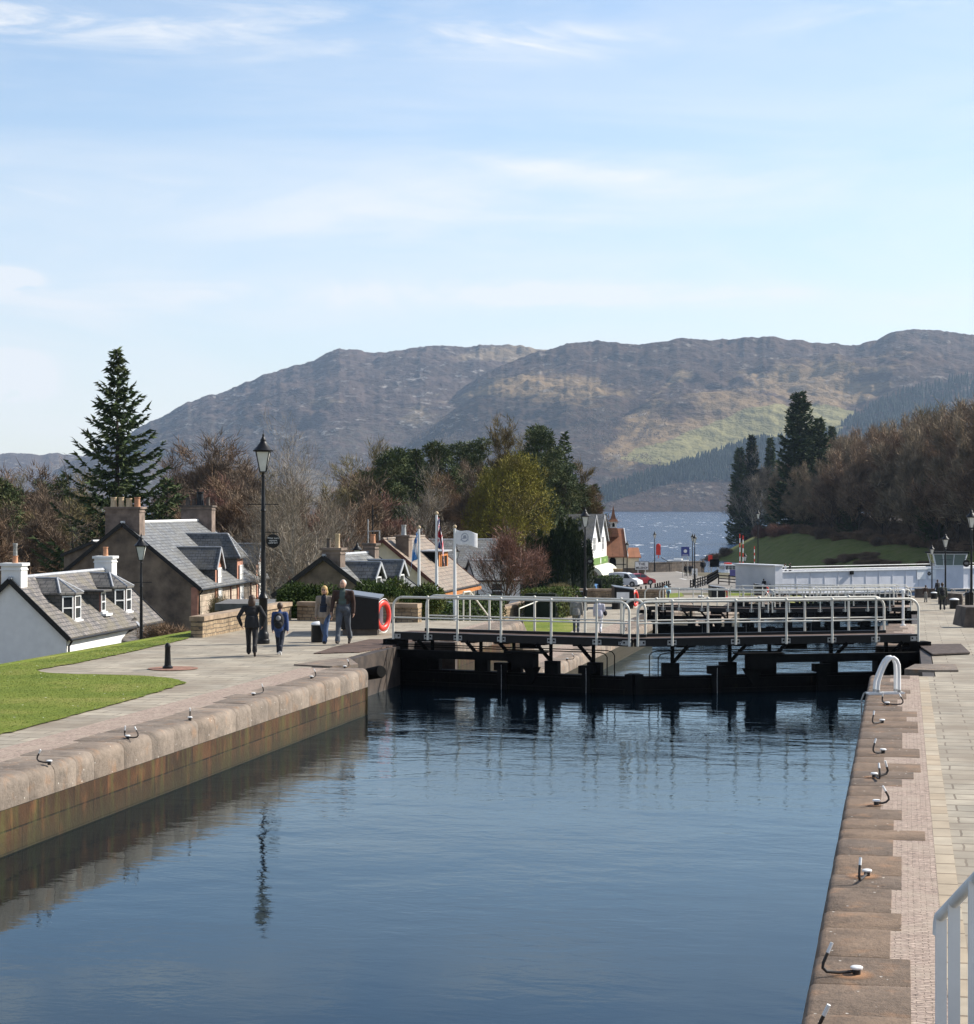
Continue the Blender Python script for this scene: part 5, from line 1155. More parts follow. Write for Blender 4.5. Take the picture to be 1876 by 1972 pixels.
# ---------------------------------------------------------------- low stone walls with flat copes
def low_wall(label, pts, h=.64, w=.38, z=0.0, mat=None, cope=None, name='low_stone_wall', zs=None):
    t = thing(name, label, 'wall', (pts[0][0], pts[0][1], z)); o0 = Vector((pts[0][0], pts[0][1], z)); b = MB(); c = MB()
    for (p, q) in zip(pts[:-1], pts[1:]):
        p, q = Vector((p[0], p[1], z)) - o0, Vector((q[0], q[1], z)) - o0; d = (q - p).normalized(); q = q + d * w * .5; p = p - d * (w * .5 - .002)
        b.bar(p + Vector((0, 0, (h - .14) / 2 - .2)), q + Vector((0, 0, (h - .14) / 2 - .2)), w, h - .14 + .4); n = max(1, int((q - p).length / 1.1))
        for i in range(n):
            a, e = p.lerp(q, i / n), p.lerp(q, (i + 1) / n); c.bar(a + d * .004 + Vector((0, 0, h - .07)), e - d * .004 + Vector((0, 0, h - .07)), w + .1, .14)
    b.build('masonry', mat or m_rubble, t); c.build('cope_stones', cope or m_copestone, t); return t
wl = [W(57.8, -21.3), W(66.9, -21.45), W(66.9, -16.7)]
low_wall('low rubble wall with a flat cope along the path by the stone house', wl[:2])
low_wall('low dark wall closing the path behind the couple and the black cabinet', [wl[1] + W(.4, .6) - W(0, 0), wl[2]], mat=m_rubble_x)
low_wall('low wall behind the cabinet with the white notice', [W(123.5, -21.5, 0), W(123.5, -14.8, 0)], .9, .4, -DROP, m_rubble_x)
low_wall('low garden wall beside the second quay lawn', [W(96, -21.2), W(122.8, -21.2)], .7, .4, -DROP)
low_wall('dark low planter wall with a picnic table behind, farther one', [G(1766, 1150.5, -2 * DROP), G(1797, 1150.5, -2 * DROP)], .8, .35, -2 * DROP, m_darkstone, m_darkstone)
low_wall('dark low planter wall behind the man with a rucksack', [G(1812, 1163, -2 * DROP), G(1850, 1164, -2 * DROP)], .9, .35, -2 * DROP, m_darkstone, m_darkstone)
low_wall('long dark stone wall along the loch shore behind the road', [P(1196, 306, 0), P(1290, 312, 0), P(1352, 318, 0)], 1.6, .5, -6.45, m_darkstone, m_darkstone, 'shore_wall')
low_wall('dark stone planter wall under the shop sign', [P(1203, 268, 0), P(1237, 268, 0)], 2.0, .5, -6.4, m_darkstone, m_darkstone)
low_wall('pale rubble wall below the spired hall behind the white van', [P(1160, 277, 0), P(1203, 274, 0)], 1.7, .4, -6.4, m_rubble_x)
# stair rails down to the second quay, and railings up the bank
def rail_run(label, pts, h=1.0, n=4, cat='railing', name='stair_railing', rad=.03, mid=True, mat=None):
    o = Vector(pts[0]); t = thing(name, label, cat, o); P_ = [Vector(p) - o for p in pts]; b = MB(); b.tube([p + Vector((0, 0, h)) for p in P_], rad, 8)
    if mid: b.tube([p + Vector((0, 0, h * .5)) for p in P_], rad * .8, 6)
    b.build('rails', mat or m_rail, t, True)
    for i in range(n):
        a = i / (n - 1) * (len(P_) - 1); k = min(int(a), len(P_) - 2); p = P_[k].lerp(P_[k + 1], a - k); m = MB(); m.tube([p - Vector((0, 0, .05)), p + Vector((0, 0, h))], rad * .95, 7); m.build('post', mat or m_rail, t, True)
    return t
rail_run('white handrail running down the steps to the second quay, seen through the near footbridge', [W(68.0, -15.2), W(68.6, -15.1), W(72.6, -14.5, -DROP)], 1.0, 3, mid=False)
rail_run('white railing climbing the hedge bank behind the lawn', [P(1000, 101, ZY(1172, 101) - 1), P(1060, 109, ZY(1148, 109) - 1), P(1150 - 66, 112, ZY(1139, 112) - 1)], 1.0, 5, mid=False)
def hedge(label, p0, p1, w, h, z, seed, mat=None):
    p0, p1 = Vector(p0), Vector(p1); rs = np.random.RandomState(seed); d = (p1 - p0); n = int(d.length * (w + h) * 170); a = rs.uniform(0, 1, n); f = rs.randint(0, 3, n)
    nn = Vector((-d.y, d.x, 0)).normalized(); s = np.where(f == 0, -1., np.where(f == 1, 1., rs.uniform(-1, 1, n))); zz = np.where(f == 2, 1.0, rs.uniform(0, 1, n))
    c = np.array(p0)[None] + a[:, None] * np.array(d)[None] + (s * w / 2 * rs.uniform(.85, 1.06, n))[:, None] * np.array(nn)[None]; c[:, 2] = z + zz * h * rs.uniform(.9, 1.05, n)
    T_ = leaf_tris(rs, c, .16, .6); t = thing('hedge', label, 'hedge', (0, 0, 0)); link('leaves', tris('leaves', T_, mat or m_hedge), t)
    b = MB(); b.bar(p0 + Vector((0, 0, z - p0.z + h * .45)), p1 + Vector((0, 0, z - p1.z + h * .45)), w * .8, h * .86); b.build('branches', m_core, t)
hedge('clipped dark hedge behind the garden wall by the lawn', W(76, -20.4), W(95, -19.9), 1.6, 1.7, -DROP, 5)
hedge('clipped green hedge in front of the blue car', P(1150, 205, 0), P(1192, 207, 0), 1.5, 1.6, -4.9, 6)
hedge('yellow green hedge bank at the foot of the white railing', P(1040, 108, 0), P(1082, 112, 0), 2.2, 1.5, -DROP, 7, m_shrub)  # last hedge takes the lighter shrub leaf colour
# ---------------------------------------------------------------- houses
def slate(name, c1, c2, ax, k, mort=(.03, .03, .033), bw=.36, bh=.24, moss=None):
    return MB_(name, c1, c2, mort, bw, bh, .02, ax, k, rough=.62, bump=.8, bd=.03, vs=1.6, vamt=.42, spec=.4, grime=(moss or (.12, .115, .10), .9))
m_sl = slate('grey_slates', (.19, .195, .20), (.105, .11, .115), 'yz', (1, 1.35)); m_slx = slate('grey_slates_across', (.13, .135, .14), (.09, .095, .10), 'xz', (1, 1.35))
m_sl2 = slate('brown_grey_slates', (.20, .175, .16), (.105, .098, .095), 'yz', (1, 1.35), moss=(.14, .12, .08)); m_sl2x = slate('brown_grey_slates_across', (.14, .13, .12), (.09, .085, .08), 'xz', (1, 1.35))
m_tile = slate('tan_roof_tiles', (.245, .185, .135), (.20, .15, .11), 'yz', (1, 1.35), (.09, .065, .05), .9, .30, moss=(.17, .145, .11))
m_tin = MB_('rusty_roof_sheets', (.30, .135, .075), (.25, .11, .06), (.16, .07, .04), 1.1, 9, .02, 'xz', (1, 1), rough=.7, bump=.3, vs=.7, vamt=.3)
m_harl = M('white_harling', (.74, .73, .71), .92, .06, 2.0, .35, 60); m_cream = M('cream_harling', (.62, .55, .42), .92, .1, 2.0, .3, 60)
m_gable = M('dark_weathered_render', (.23, .175, .125), .95, .5, .75, .6, 14, col2=(.075, .058, .045))
m_gstone = MB_('squared_rubble_front', (.55, .46, .36), (.36, .28, .22), (.28, .24, .19), .62, .34, .022, 'yz', rough=.9, bump=.6, vs=1.2, vamt=.35, sq=.6)
m_pink = M('pink_sandstone', (.42, .205, .14), .85, .2, 2.2, .2, 20); m_chimst = M('chimney_stone', (.20, .15, .12), .9, .4, 1.6, .5, 12)
m_pot = M('clay_chimney_pot', (.45, .22, .12), .8, .2, 8); m_potb = M('buff_chimney_pot', (.50, .38, .24), .8, .2, 8)
m_lead2 = M('lead_flashing', (.36, .37, .39), .5, .2, 3); m_win = NT('window_pane'); m_win.set('Base Color', (.025, .028, .032)); m_win.set('Roughness', .06); m_win = m_win.mat
m_orange = M('orange_stained_timber', (.42, .15, .035), .6, .2, 7); m_redwood = M('dark_red_woodwork', (.10, .032, .022), .6, .25, 8); m_curt = M('net_curtain', (.58, .58, .56), .9, .1, 9)
def window(par, org, ex, w, h, frame=m_white, pane=m_win, bars=(1, 1), ft=.07, sill=True, dep=.05, curtain=False):
    """window lying in the plane spanned by ex (horizontal unit vector) and z, org = lower left corner, sticking out along ex x z"""
    ex = Vector(ex).normalized(); org = Vector(org); nz = Vector((0, 0, 1)); no = ex.cross(nz)
    f = MB(); bar = lambda m, a, b, wd: m.bar(org + ex * a[0] + nz * a[1] + no * .02, org + ex * b[0] + nz * b[1] + no * .02, wd, dep, 0, up=no)
    bar(f, (ft / 2, 0), (ft / 2, h), ft); bar(f, (w - ft / 2, 0), (w - ft / 2, h), ft); bar(f, (ft, h - ft / 2), (w - ft, h - ft / 2), ft); bar(f, (ft, ft / 2), (w - ft, ft / 2), ft)
    for i in range(1, bars[1] + 1): bar(f, (ft, h * i / (bars[1] + 1)), (w - ft, h * i / (bars[1] + 1)), ft * .9)
    for i in range(1, bars[0]): bar(f, (w * i / bars[0], ft), (w * i / bars[0], h - ft), ft * .6)
    fo = f.build('window', frame, par)
    g = MB(); a = org + no * .008; g.hexa([a, a + ex * w, a + ex * w - no * .02, a - no * .02], [a + nz * h, a + ex * w + nz * h, a + ex * w + nz * h - no * .02, a + nz * h - no * .02]); g.build('pane', m_curt if curtain else pane, fo)
    if sill:
        s = MB(); s.bar(org + ex * -.08 + no * .06 + nz * -.05, org + ex * (w + .08) + no * .06 + nz * -.05, .16, .09); s.build('sill', frame, fo)
    return fo
def chimney(par, x, y, z0, z1, sx, sy, mat, cap, pots, potm, nm='chimney', potr=.13, poth=.45):
    b = MB(); b.box(x - sx, x + sx, y - sy, y + sy, z0, z1); c = b.build(nm, mat, par)
    b = MB(); b.box(x - sx - .09, x + sx + .09, y - sy - .09, y + sy + .09, z1 - .002, z1 + .13); b.box(x - sx - .04, x + sx + .04, y - sy - .04, y + sy + .04, z1 - .22, z1 - .16); b.build('cap', cap, c)
    for (dx, dy, m, hh, r) in pots:
        b = MB(); b.lathe([(r, 0), (r * .9, hh * .12), (r * .8, hh * .85), (r * .95, hh * .9), (r * .95, hh), (r * .7, hh)], 12, (x + dx, y + dy, z1 + .13)); b.build('chimney_pot', m, c, True)
    return c
def house(label, loc, rz, L_, w, zb, ze, zr, wall, front, roofm, ov=.25, gab=None, ridge_mat=None, name='house', wl=None, cat='house', barge=None, zel=None):
    """local frame: near gable at y = 0, ridge along +y, sunny front at x = +w; heights absolute"""
    t = thing(name, label, cat, (loc[0], loc[1], 0), rz); wl = wl or w; zel = ze if zel is None else zel
    b = MB(); b.prism([(-wl, 0, zb), (w, 0, zb), (w, 0, ze), (0, 0, zr - .06), (-wl, 0, zel)], (0, .3, 0)); b.build('gable_wall', gab or wall, t); b = MB(); b.prism([(-wl, L_ - .3, zb), (w, L_ - .3, zb), (w, L_ - .3, ze), (0, L_ - .3, zr - .06), (-wl, L_ - .3, zel)], (0, .3, 0)); b.build('gable_wall', gab or wall, t)
    b = MB(); b.box(w - .3, w + .003, .302, L_ - .302, zb, ze); b.build('front_wall', front, t)
    b = MB(); b.box(-wl, -wl + .3, .302, L_ - .302, zb, zel); b.build('rear_wall', wall, t)
    b = MB(); th = .13
    for sg, ww, zz in ((1, w, ze), (-1, wl, zel)):
        sl_ = (zr - zz) / ww; xe = ww + ov; z_e = zz - sl_ * ov
        b.hexa([(0, -ov * .6, zr - .0), (sg * xe, -ov * .6, z_e), (sg * xe, L_ + ov * .6, z_e), (0, L_ + ov * .6, zr)], [(0, -ov * .6, zr + th), (sg * xe, -ov * .6, z_e + th), (sg * xe, L_ + ov * .6, z_e + th), (0, L_ + ov * .6, zr + th)])
    rf = b.build('roof', roofm, t)
    r = MB(); r.tube([(0, -ov * .6, zr + th), (0, L_ + ov * .6, zr + th)], .11, 6); r.build('ridge', ridge_mat or m_lead2, rf)
    for y in (-ov * .6 - .03, L_ + ov * .6 + .03):
        e = MB()
        for sg, ww, zz in ((1, w, ze), (-1, wl, zel)): sl_ = (zr - zz) / ww; e.bar((0, y, zr + .04), (sg * (ww + ov), y, zz - sl_ * ov + .04), .06, .24)
        e.build('bargeboard', barge or m_black, rf)
    g = MB(); z_e = ze - (zr - ze) / w * ov; g.tube([(w + ov + .05, -.1, z_e + .02), (w + ov + .05, L_ + .1, z_e + .02)], .06, 6); g.tube([(w + ov + .05, .12, z_e), (w + .09, .12, z_e - .3), (w + .09, .12, zb)], .05, 6); g.build('gutter', m_black, t)
    return t
def dormer(par, y, w, xf, zb, ze, zr, xb, kind, roofm, cheek, front, win, slope, frame=m_white, canted=False, nm='dormer', curtain=False, flatz=None, ov=.18):
    """dormer whose face stands at x = xf, reaching back to xb on the roof"""
    hw = w / 2; b = MB()
    if canted:                                   # bay with slanted sides
        q = [(xb, y - hw), (xf - .45, y - hw), (xf, y - hw * .48), (xf, y + hw * .48), (xf - .45, y + hw), (xb, y + hw)]
    else: q = [(xb, y - hw), (xf, y - hw), (xf, y + hw), (xb, y + hw)]
    b.prism([(p[0], p[1], zb - .35) for p in q], (0, 0, ze - zb + .35)); d = b.build(nm, cheek, par)
    r = MB(); th = .09
    if kind == 'gable':
        for sg in (-1, 1):
            e = hw + ov; zz = ze - (zr - ze) / hw * ov
            r.hexa([(xb - .8, y, zr), (xf + .2, y, zr), (xf + .2, y + sg * e, zz), (xb - .8, y + sg * e, zz)], [(xb - .8, y, zr + th), (xf + .2, y, zr + th), (xf + .2, y + sg * e, zz + th), (xb - .8, y + sg * e, zz + th)])
    elif kind == 'hip':
        e = hw + ov; zz = ze - .05; xa = xf - hw * 1.0
        A, Bq = (xb - .6, y, zr), (xa, y, zr)
        if canted:
            m1, m2 = (xf + ov, y - hw * .55, zz), (xf + ov, y + hw * .55, zz); c1, c2 = (xf - .4, y - e, zz), (xf - .4, y + e, zz)
            fs = [[A, Bq, c1, (xb - .6, y - e, zz)], [Bq, m1, c1], [Bq, m2, m1], [Bq, c2, m2], [Bq, A, (xb - .6, y + e, zz), c2]]
        else:
            c1, c2 = (xf + ov, y - e, zz), (xf + ov, y + e, zz); fs = [[A, Bq, c1, (xb - .6, y - e, zz)], [Bq, c2, c1], [Bq, A, (xb - .6, y + e, zz), c2]]
        for f in fs: r.prism(f, (0, 0, th))
    else: r.box(xb - .5, xf + .3, y - hw - .2, y + hw + .2, ze, ze + .1)
    ro = r.build('dormer_roof', roofm, d)
    if kind == 'hip':
        l = MB()
        for c in ((m1, m2, c1, c2) if canted else (c1, c2)): l.tube([(Bq[0], Bq[1], Bq[2] + th), (c[0], c[1], c[2] + th)], .05, 5)
        l.tube([(A[0], A[1], A[2] + th), (Bq[0], Bq[1], Bq[2] + th)], .05, 5); l.build('lead_hips', m_lead2, ro)
    if kind == 'gable':
        l = MB(); zz = ze - (zr - ze) / hw * ov
        for sg in (-1, 1): l.bar((xf + .22, y, zr + .03), (xf + .22, y + sg * (hw + ov), zz + .03), .05, .16)
        l.tube([(xb - .8, y, zr + th), (xf + .2, y, zr + th)], .05, 5); l.build('bargeboard', frame if front is None else m_lead2, ro)
        g = MB(); g.prism([(xf - .05, y - hw, ze), (xf - .05, y + hw, ze), (xf - .05, y, zr)], (.05, 0, 0)); g.build('gablet', front or cheek, d)
    if front is not None:
        g = MB(); g.box(xf, xf + .03, y - hw * (.48 if canted else 1), y + hw * (.48 if canted else 1), zb - .3, ze); g.build('front', front, d)
    return d
hs = lambda px, D: P(px, D, 0)
# --- the white cottage
T = house('white harled cottage with three slate roofed dormers at the edge of the photo', hs(20, 95), -R(8.0), 14.6, 2.8, -5.2, -2.2, .42, m_harl, m_harl, m_sl2, .22, ridge_mat=m_lead2, name='cottage', cat='cottage')
chimney(T, -.02, .55, -.6, 1.15, .5, .42, m_harl, m_harl, [(.05, 0, m_pot, .35, .15), (.05, .0, m_steel, .95, .12)], m_pot); chimney(T, -.05, 14.0, -.3, 1.15, .5, .42, m_harl, m_harl, [(0, 0, m_pot, .5, .16)], m_pot)
for y in (3.1, 11.0):
    d = dormer(T, y, 2.0, 2.2, -1.62, -.28, .38, .4, 'hip', m_sl2x, m_sl2x, None, None, .95, canted=True, nm='bay_dormer')
    f = MB(); f.box(2.19, 2.23, y - .5, y + .5, -1.75, -.28); f.build('front', m_redwood, d)
    window(d, (2.24, y - .43, -1.58), (0, 1, 0), .86, 1.22, ft=.08)
    ex = Vector((.45, .52, 0)).normalized(); window(d, Vector((1.78, y - .97, -1.58)) + Vector((.03, -.03, 0)), ex, .62, 1.2, ft=.07)
    f = MB(); f.hexa([(2.25, y - .62, -1.78), (2.62, y - .62, -2.12), (2.62, y + .62, -2.12), (2.25, y + .62, -1.78)], [(2.25, y - .62, -1.70), (2.62, y - .62, -2.04), (2.62, y + .62, -2.04), (2.25, y + .62, -1.70)]); f.build('flashing', m_white, d)
d = dormer(T, 7.2, .85, 2.1, -1.42, -.38, -.02, .5, 'flat', m_sl2x, m_sl2x, m_redwood, None, .95, nm='small_dormer'); window(d, (2.14, 6.88, -1.4), (0, 1, 0), .64, 1.0)
f = MB(); f.box(2.14, 2.5, 6.7, 7.7, -1.62, -1.5); f.build('flashing', m_white, d)
b = MB(); b.prism([(2.8, 8.6, -3.2), (4.9, 8.6, -4.2), (4.9, 8.6, -5.2), (2.8, 8.6, -5.2)], (0, 3.6, 0)); pw = b.build('porch', m_harl, T)
b = MB(); b.prism([(2.78, 8.2, -2.75), (2.78, 10.4, -1.95), (2.78, 12.6, -2.75)], (.0, 0, .1)); b.hexa([(2.78, 8.2, -3.0), (5.2, 8.2, -4.0), (2.78, 10.4, -2.25), (2.78, 10.4, -2.25)], [(2.78, 8.2, -2.9), (5.2, 8.2, -3.9), (2.78, 10.4, -2.15), (2.78, 10.4, -2.15)])
b.hexa([(2.78, 10.4, -2.25), (5.2, 8.2, -4.0), (5.2, 12.6, -4.0), (2.78, 12.6, -3.0)], [(2.78, 10.4, -2.15), (5.2, 8.2, -3.9), (5.2, 12.6, -3.9), (2.78, 12.6, -2.9)]); b.build('porch_roof', m_sl2, pw)
b = MB(); b.bar((2.9, 10.4, -2.12), (5.2, 8.3, -3.86), .14, .04); b.build('porch_hip', m_lead2, pw)
# --- the stone house
T = house('stone house with wallhead dormers, a dark gable and two tall chimneys', hs(236, 125), -R(6.1), 20.2, 4.85, -6.6, -1.06, 2.86, m_gstone, m_gstone, m_sl, .28, gab=m_gable, ridge_mat=m_white, name='stone_house')
b = MB(); b.box(4.45, 4.87, -.02, .4, -6.6, -1.1); b.build('quoins', m_pink, T)
chimney(T, -.1, .9, .3, 3.85, 1.12, .62, m_chimst, m_chimst, [(-.75, 0, m_potb, .62, .22), (-.25, 0, m_potb, .62, .2), (.25, 0, m_potb, .55, .22), (.8, 0, m_pot, .62, .22)], m_pot); chimney(T, -.1, 19.4, 1.3, 3.95, 1.15, .55, m_chimst, m_darkstone, [(-.75, 0, m_darkstone, .6, .2), (-.3, 0, m_darkstone, .5, .18), (.15, 0, m_black, 1.0, .3), (.75, 0, m_darkstone, .6, .16)], m_pot)
for i, (y, kind, zr) in enumerate(((5.35, 'gable', 1.25), (11.5, 'hip', 2.05), (17.4, 'gable', 1.25))):
    d = dormer(T, y, 1.7, 4.86, -1.1, .22 if kind == 'gable' else .5, zr, 1.2 if kind == 'gable' else .6, kind, m_slx, m_slx, m_pink, None, .8, nm='wallhead_dormer', ov=.3)
    b = MB(); b.box(4.85, 4.93, y - .85, y + .85, -2.45, -1.02); b.build('window_surround', m_pink, d)
    window(d, (4.95, y - .5, -1.2), (0, 1, 0), 1.0, 1.18, curtain=True, sill=False); window(d, (4.97, y - .5, -2.4), (0, 1, 0), 1.0, 1.1, curtain=True, frame=m_white); s = MB(); s.box(4.93, 5.10, y - .95, y + .95, -2.62, -2.46); s.build('stone_sill', m_pink, d)
for i, y in enumerate((8.4, 14.4)):
    b = MB(); b.tube([(4.98, y, -1.2), (4.98, y, -6)], .06, 6); b.build('downpipe', m_redwood, T)
window(T, (4.87, 2.2, -5.4), (0, 1, 0), 1.1, 1.6, curtain=True); window(T, (4.87, 12.6, -5.4), (0, 1, 0), 1.1, 1.6, curtain=True)
t = thing('television_aerial', 'white television aerial on a thin mast beside the stone house roof', 'aerial', P(118, 122, -1.5)); b = MB(); b.tube([(0, 0, -3), (0, 0, 1.0)], .03, 5); b.build('mast', m_steel, t)
b = MB(); b.tube([(-.7, 0, 1.0), (.75, 0, 1.05)], .03, 5); [b.tube([(x, -.3, 1.0), (x, .3, 1.05)], .02, 4) for x in (-.6, -.4, -.2, .1, .4, .65)]; b.build('antenna', m_white, t)
t = house('low dark outbuilding behind the ridge of the stone house', hs(180, 152), -R(30), 6, 3.0, -6.5, .2, 1.2, m_gable, m_gable, m_sl2, .2, name='outbuilding', cat='outbuilding')
t = thing('flat_roofed_shed', 'flat roofed dark shed with a white edge trim behind the low wall', 'shed', P(505, 82, 0)); b = MB(); b.box(-1.6, 1.9, -1.4, 2.2, -4, ZY(1172, 82)); b.build('walls', m_boardwall if 'm_boardwall' in globals() else m_dark, t)
z0 = ZY(1172, 82); b = MB(); b.box(-1.75, 2.05, -1.6, 2.4, z0 + .002, z0 + .28); b.build('felt_roof', M('roof_felt', (.12, .115, .11), .9, .3, 3), t); b = MB(); b.hexa([(-.3, -1.66, z0 + .2), (2.12, -1.66, z0 + .2), (2.12, -1.6, z0 + .2), (-.3, -1.6, z0 + .2)], [(-.3, -1.66, z0 + .33), (2.12, -1.66, z0 + .33), (2.12, -1.6, z0 + .33), (-.3, -1.6, z0 + .33)]); b.box(2.05, 2.12, -1.6, 2.4, z0 + .2, z0 + .33); b.build('trim', m_white, t)
# --- small slate roofed cottage
T = house('small stone cottage with two black gabled dormers, right of the birches', hs(625, 105), -R(16), 7.6, 2.7, -5.4, -.67, 1.26, m_gable, m_gstone, m_sl, .25, gab=m_gable, name='stone_cottage', cat='cottage')
chimney(T, .35, .45, .6, 1.68, .52, .38, m_chimst, m_chimst, [(.22, 0, m_potb, .75, .15), (-.28, 0, m_darkstone, .5, .13)], m_pot); chimney(T, .1, 7.2, .5, 1.8, .34, .34, m_chimst, m_darkstone, [(.1, 0, m_pot, .5, .17)], m_pot)
for y in (1.5, 5.4):
    d = dormer(T, y, 1.25, 2.45, -.95, .32, .95, .2, 'gable', m_slx, m_slx, m_dark, None, .72, frame=m_black, nm='black_dormer', ov=.22); window(d, (2.5, y - .4, -.85), (0, 1, 0), .8, 1.1)
# --- tan roofed house with an orange window
T = house('cream house with a tan tiled roof and a box dormer with an orange window', hs(738, 135), -R(10.4), 13, 3.9, -6.4, -1.56, 1.64, m_cream, m_cream, m_tile, .35, ridge_mat=m_tile, barge=m_redwood, name='tiled_house')
chimney(T, 1.1, 1.5, -.6, 1.9, .46, .5, m_chimst, m_chimst, [(0, 0, m_steel, .7, .2)], m_pot)
d = dormer(T, 8.2, 3.2, 2.5, -.95, .75, .75, .2, 'flat', m_lead2, m_dark, m_orange, None, .8, nm='box_dormer'); window(d, (2.55, 7.1, -.65), (0, 1, 0), 2.2, 1.25, frame=m_orange, bars=(2, 0), ft=.16)
b = MB(); b.bar((4.35, -.2, -2.05), (4.35, 13.2, -2.05), .06, .24); b.build('fascia', m_orange, T)
for y in (2.2, 6.5, 10.5): window(T, (3.91, y, -4.9), (0, 1, 0), 1.5, 2.1, frame=m_orange if y < 8 else m_white, bars=(2, 0))
T = house('grey roofed white house mostly hidden behind the flagpoles', P(800, 205, 0), -R(80), 8.5, 4.0, -6.6, -2.2, .4, m_harl, m_harl, m_sl, .3, name='white_house'); chimney(T, 0, .6, -.5, 1.0, .5, .4, m_chimst, m_chimst, [(.1, 0, m_steel, .6, .18)], m_pot)
for y in (1.5, 4, 6.5): window(T, (4.01, y, -4.4), (0, 1, 0), 1.2, 1.6)
T = house('white cottage gable glimpsed between the reddish cherry and the black yew', P(1012, 212, 0), -R(75), 4.5, 2.6, -6.6, -4.0, -2.2, m_harl, m_harl, m_sl2, .2, name='cottage', cat='cottage'); window(T, (2.61, 1.5, -5.9), (0, 1, 0), 1.1, 1.4)
T = house('pale house with a grey roof behind the cherry tree', P(905, 200, 0), -R(78), 7, 3.2, -6.3, -3.4, -1.6, m_harl, m_harl, m_sl, .2, name='white_house'); window(T, (3.21, 1.5, -5.2), (0, 1, 0), 1.2, 1.5); window(T, (3.21, 4.4, -5.2), (0, 1, 0), 1.2, 1.5)
for i, (px, D, w) in enumerate(((88, 300, 5), (104, 310, 4))):
    T = house(['white cottage far behind the thicket at the left', 'small white gable far behind the thicket at the left'][i], P(px, D, 0), -R(75), 8, w / 2., -6.5, ZY(985, D), ZY(968, D), m_harl, m_harl, m_sl, .2, name='cottage', cat='cottage')
# --- white twin gabled shop with a green fascia
t = thing('shop_building', 'white twin gabled shop with a green fascia and cream awnings', 'shop', (P(1136, 262, 0)[0], 262, 0), -R(10.4)); zg, ze, zr = -6.5, -.7, 2.75
b = MB(); b.box(-8, 0, 0, 18.3, zg, ze)
for y0 in (0, 9.15): b.prism([(0, y0 + .02, ze + .002), (0, y0 + 9.1, ze + .002), (0, y0 + 4.57, zr)], (-8, 0, 0))
b.build('walls', m_harl, t); r = MB()
for y0 in (0, 9.15):
    for sg in (-1, 1): r.hexa([(-8.2, y0 + 4.57, zr), (.3, y0 + 4.57, zr), (.3, y0 + 4.57 + sg * 4.9, ze - .25), (-8.2, y0 + 4.57 + sg * 4.9, ze - .25)], [(-8.2, y0 + 4.57, zr + .15), (.3, y0 + 4.57, zr + .15), (.3, y0 + 4.57 + sg * 4.9, ze - .1), (-8.2, y0 + 4.57 + sg * 4.9, ze - .1)])
r.build('roof', m_slx, t)
for y0 in (0, 9.15):
    e = MB(); [e.bar((.33, y0 + 4.57, zr + .02), (.33, y0 + 4.57 + sg * 4.9, ze - .22), .05, .25) for sg in (-1, 1)]; e.build('bargeboard', m_lead2, t)
for y0 in (1.2, 10.6): window(t, (.01, y0 + 2.2, -2.1), (0, 1, 0), 1.0, 1.9, bars=(2, 1)); window(t, (.01, y0 + 3.7, -2.1), (0, 1, 0), 1.0, 1.9, bars=(2, 1))
m_grn = M('green_fascia_paint', (.115, .20, .05), .5, .1, 2); b = MB(); b.box(0, .25, 0, 18, -3.95, -3.05); fs = b.build('fascia', m_grn, t)
b = MB(); b.prism([(.26, 9.5 + .42 * math.cos(6.2832 * i / 20), -3.5 + .42 * math.sin(6.2832 * i / 20)) for i in range(20)], (.03, 0, 0)); b.build('emblem', m_white, fs); b = MB(); b.box(.25, .28, 13, 15.5, -3.68, -3.35); b.build('lettering', M('lime_lettering', (.20, .34, .08), .6, .1, 3), fs)
aw = MB(); n = 7; pr = [(0, -4.0)] + [(1.7 * math.sin(1.4 * i / n), -4.0 - 1.5 * (1 - math.cos(1.4 * i / n)) * 1.0) for i in range(1, n + 1)]; pr.append((pr[-1][0], pr[-1][1] - .28))
m_awn = M('cream_awning', (.58, .58, .49), .8, .08, 4)
for (y0, y1) in ((.1, 12.0), (12.12, 18)):
    aw = MB()
    aw.add([(x, y0, z) for x, z in pr] + [(x, y1, z) for x, z in pr], [(i, i + 1, len(pr) + i + 1, len(pr) + i) for i in range(len(pr) - 1)] + [tuple(range(len(pr))) , tuple(range(2 * len(pr) - 1, len(pr) - 1, -1))])
    aw.build('awning', m_awn, t)
for y0 in (1, 5, 9, 13.6, 16): window(t, (.01, y0, -6.1), (0, 1, 0), 2.6, 1.7, bars=(2, 0), ft=.2)
# --- rusty roofed hall with a little spire
t = thing('spired_hall', 'cream hall with a rusty roof and a small brown spire by the loch', 'hall', P(1150, 288, 0)); X = lambda px: (px - 1150) / F * 288
zr, ze = ZY(1020, 288), ZY(1071, 288); b = MB(); b.prism([(X(1206), 0, -6.5), (X(1206), 0, ze), (X(1206), 3.6, zr - .1), (X(1206), 7.2, ze), (X(1206), 7.2, -6.5)], (X(1130) - X(1206), 0, 0)); b.build('walls', m_cream, t)
r = MB(); r.hexa([(X(1128), -.35, ze - .2), (X(1208), -.35, ze - .2), (X(1204), 3.6, zr), (X(1128), 3.6, zr)], [(X(1128), -.35, ze - .05), (X(1208), -.35, ze - .05), (X(1204), 3.6, zr + .15), (X(1128), 3.6, zr + .15)]); r.hexa([(X(1128), 3.62, zr), (X(1204), 3.62, zr), (X(1208), 7.5, ze - .2), (X(1128), 7.5, ze - .2)], [(X(1128), 3.62, zr + .15), (X(1204), 3.62, zr + .15), (X(1208), 7.5, ze - .05), (X(1128), 7.5, ze - .05)]); r.build('roof', m_tin, t)
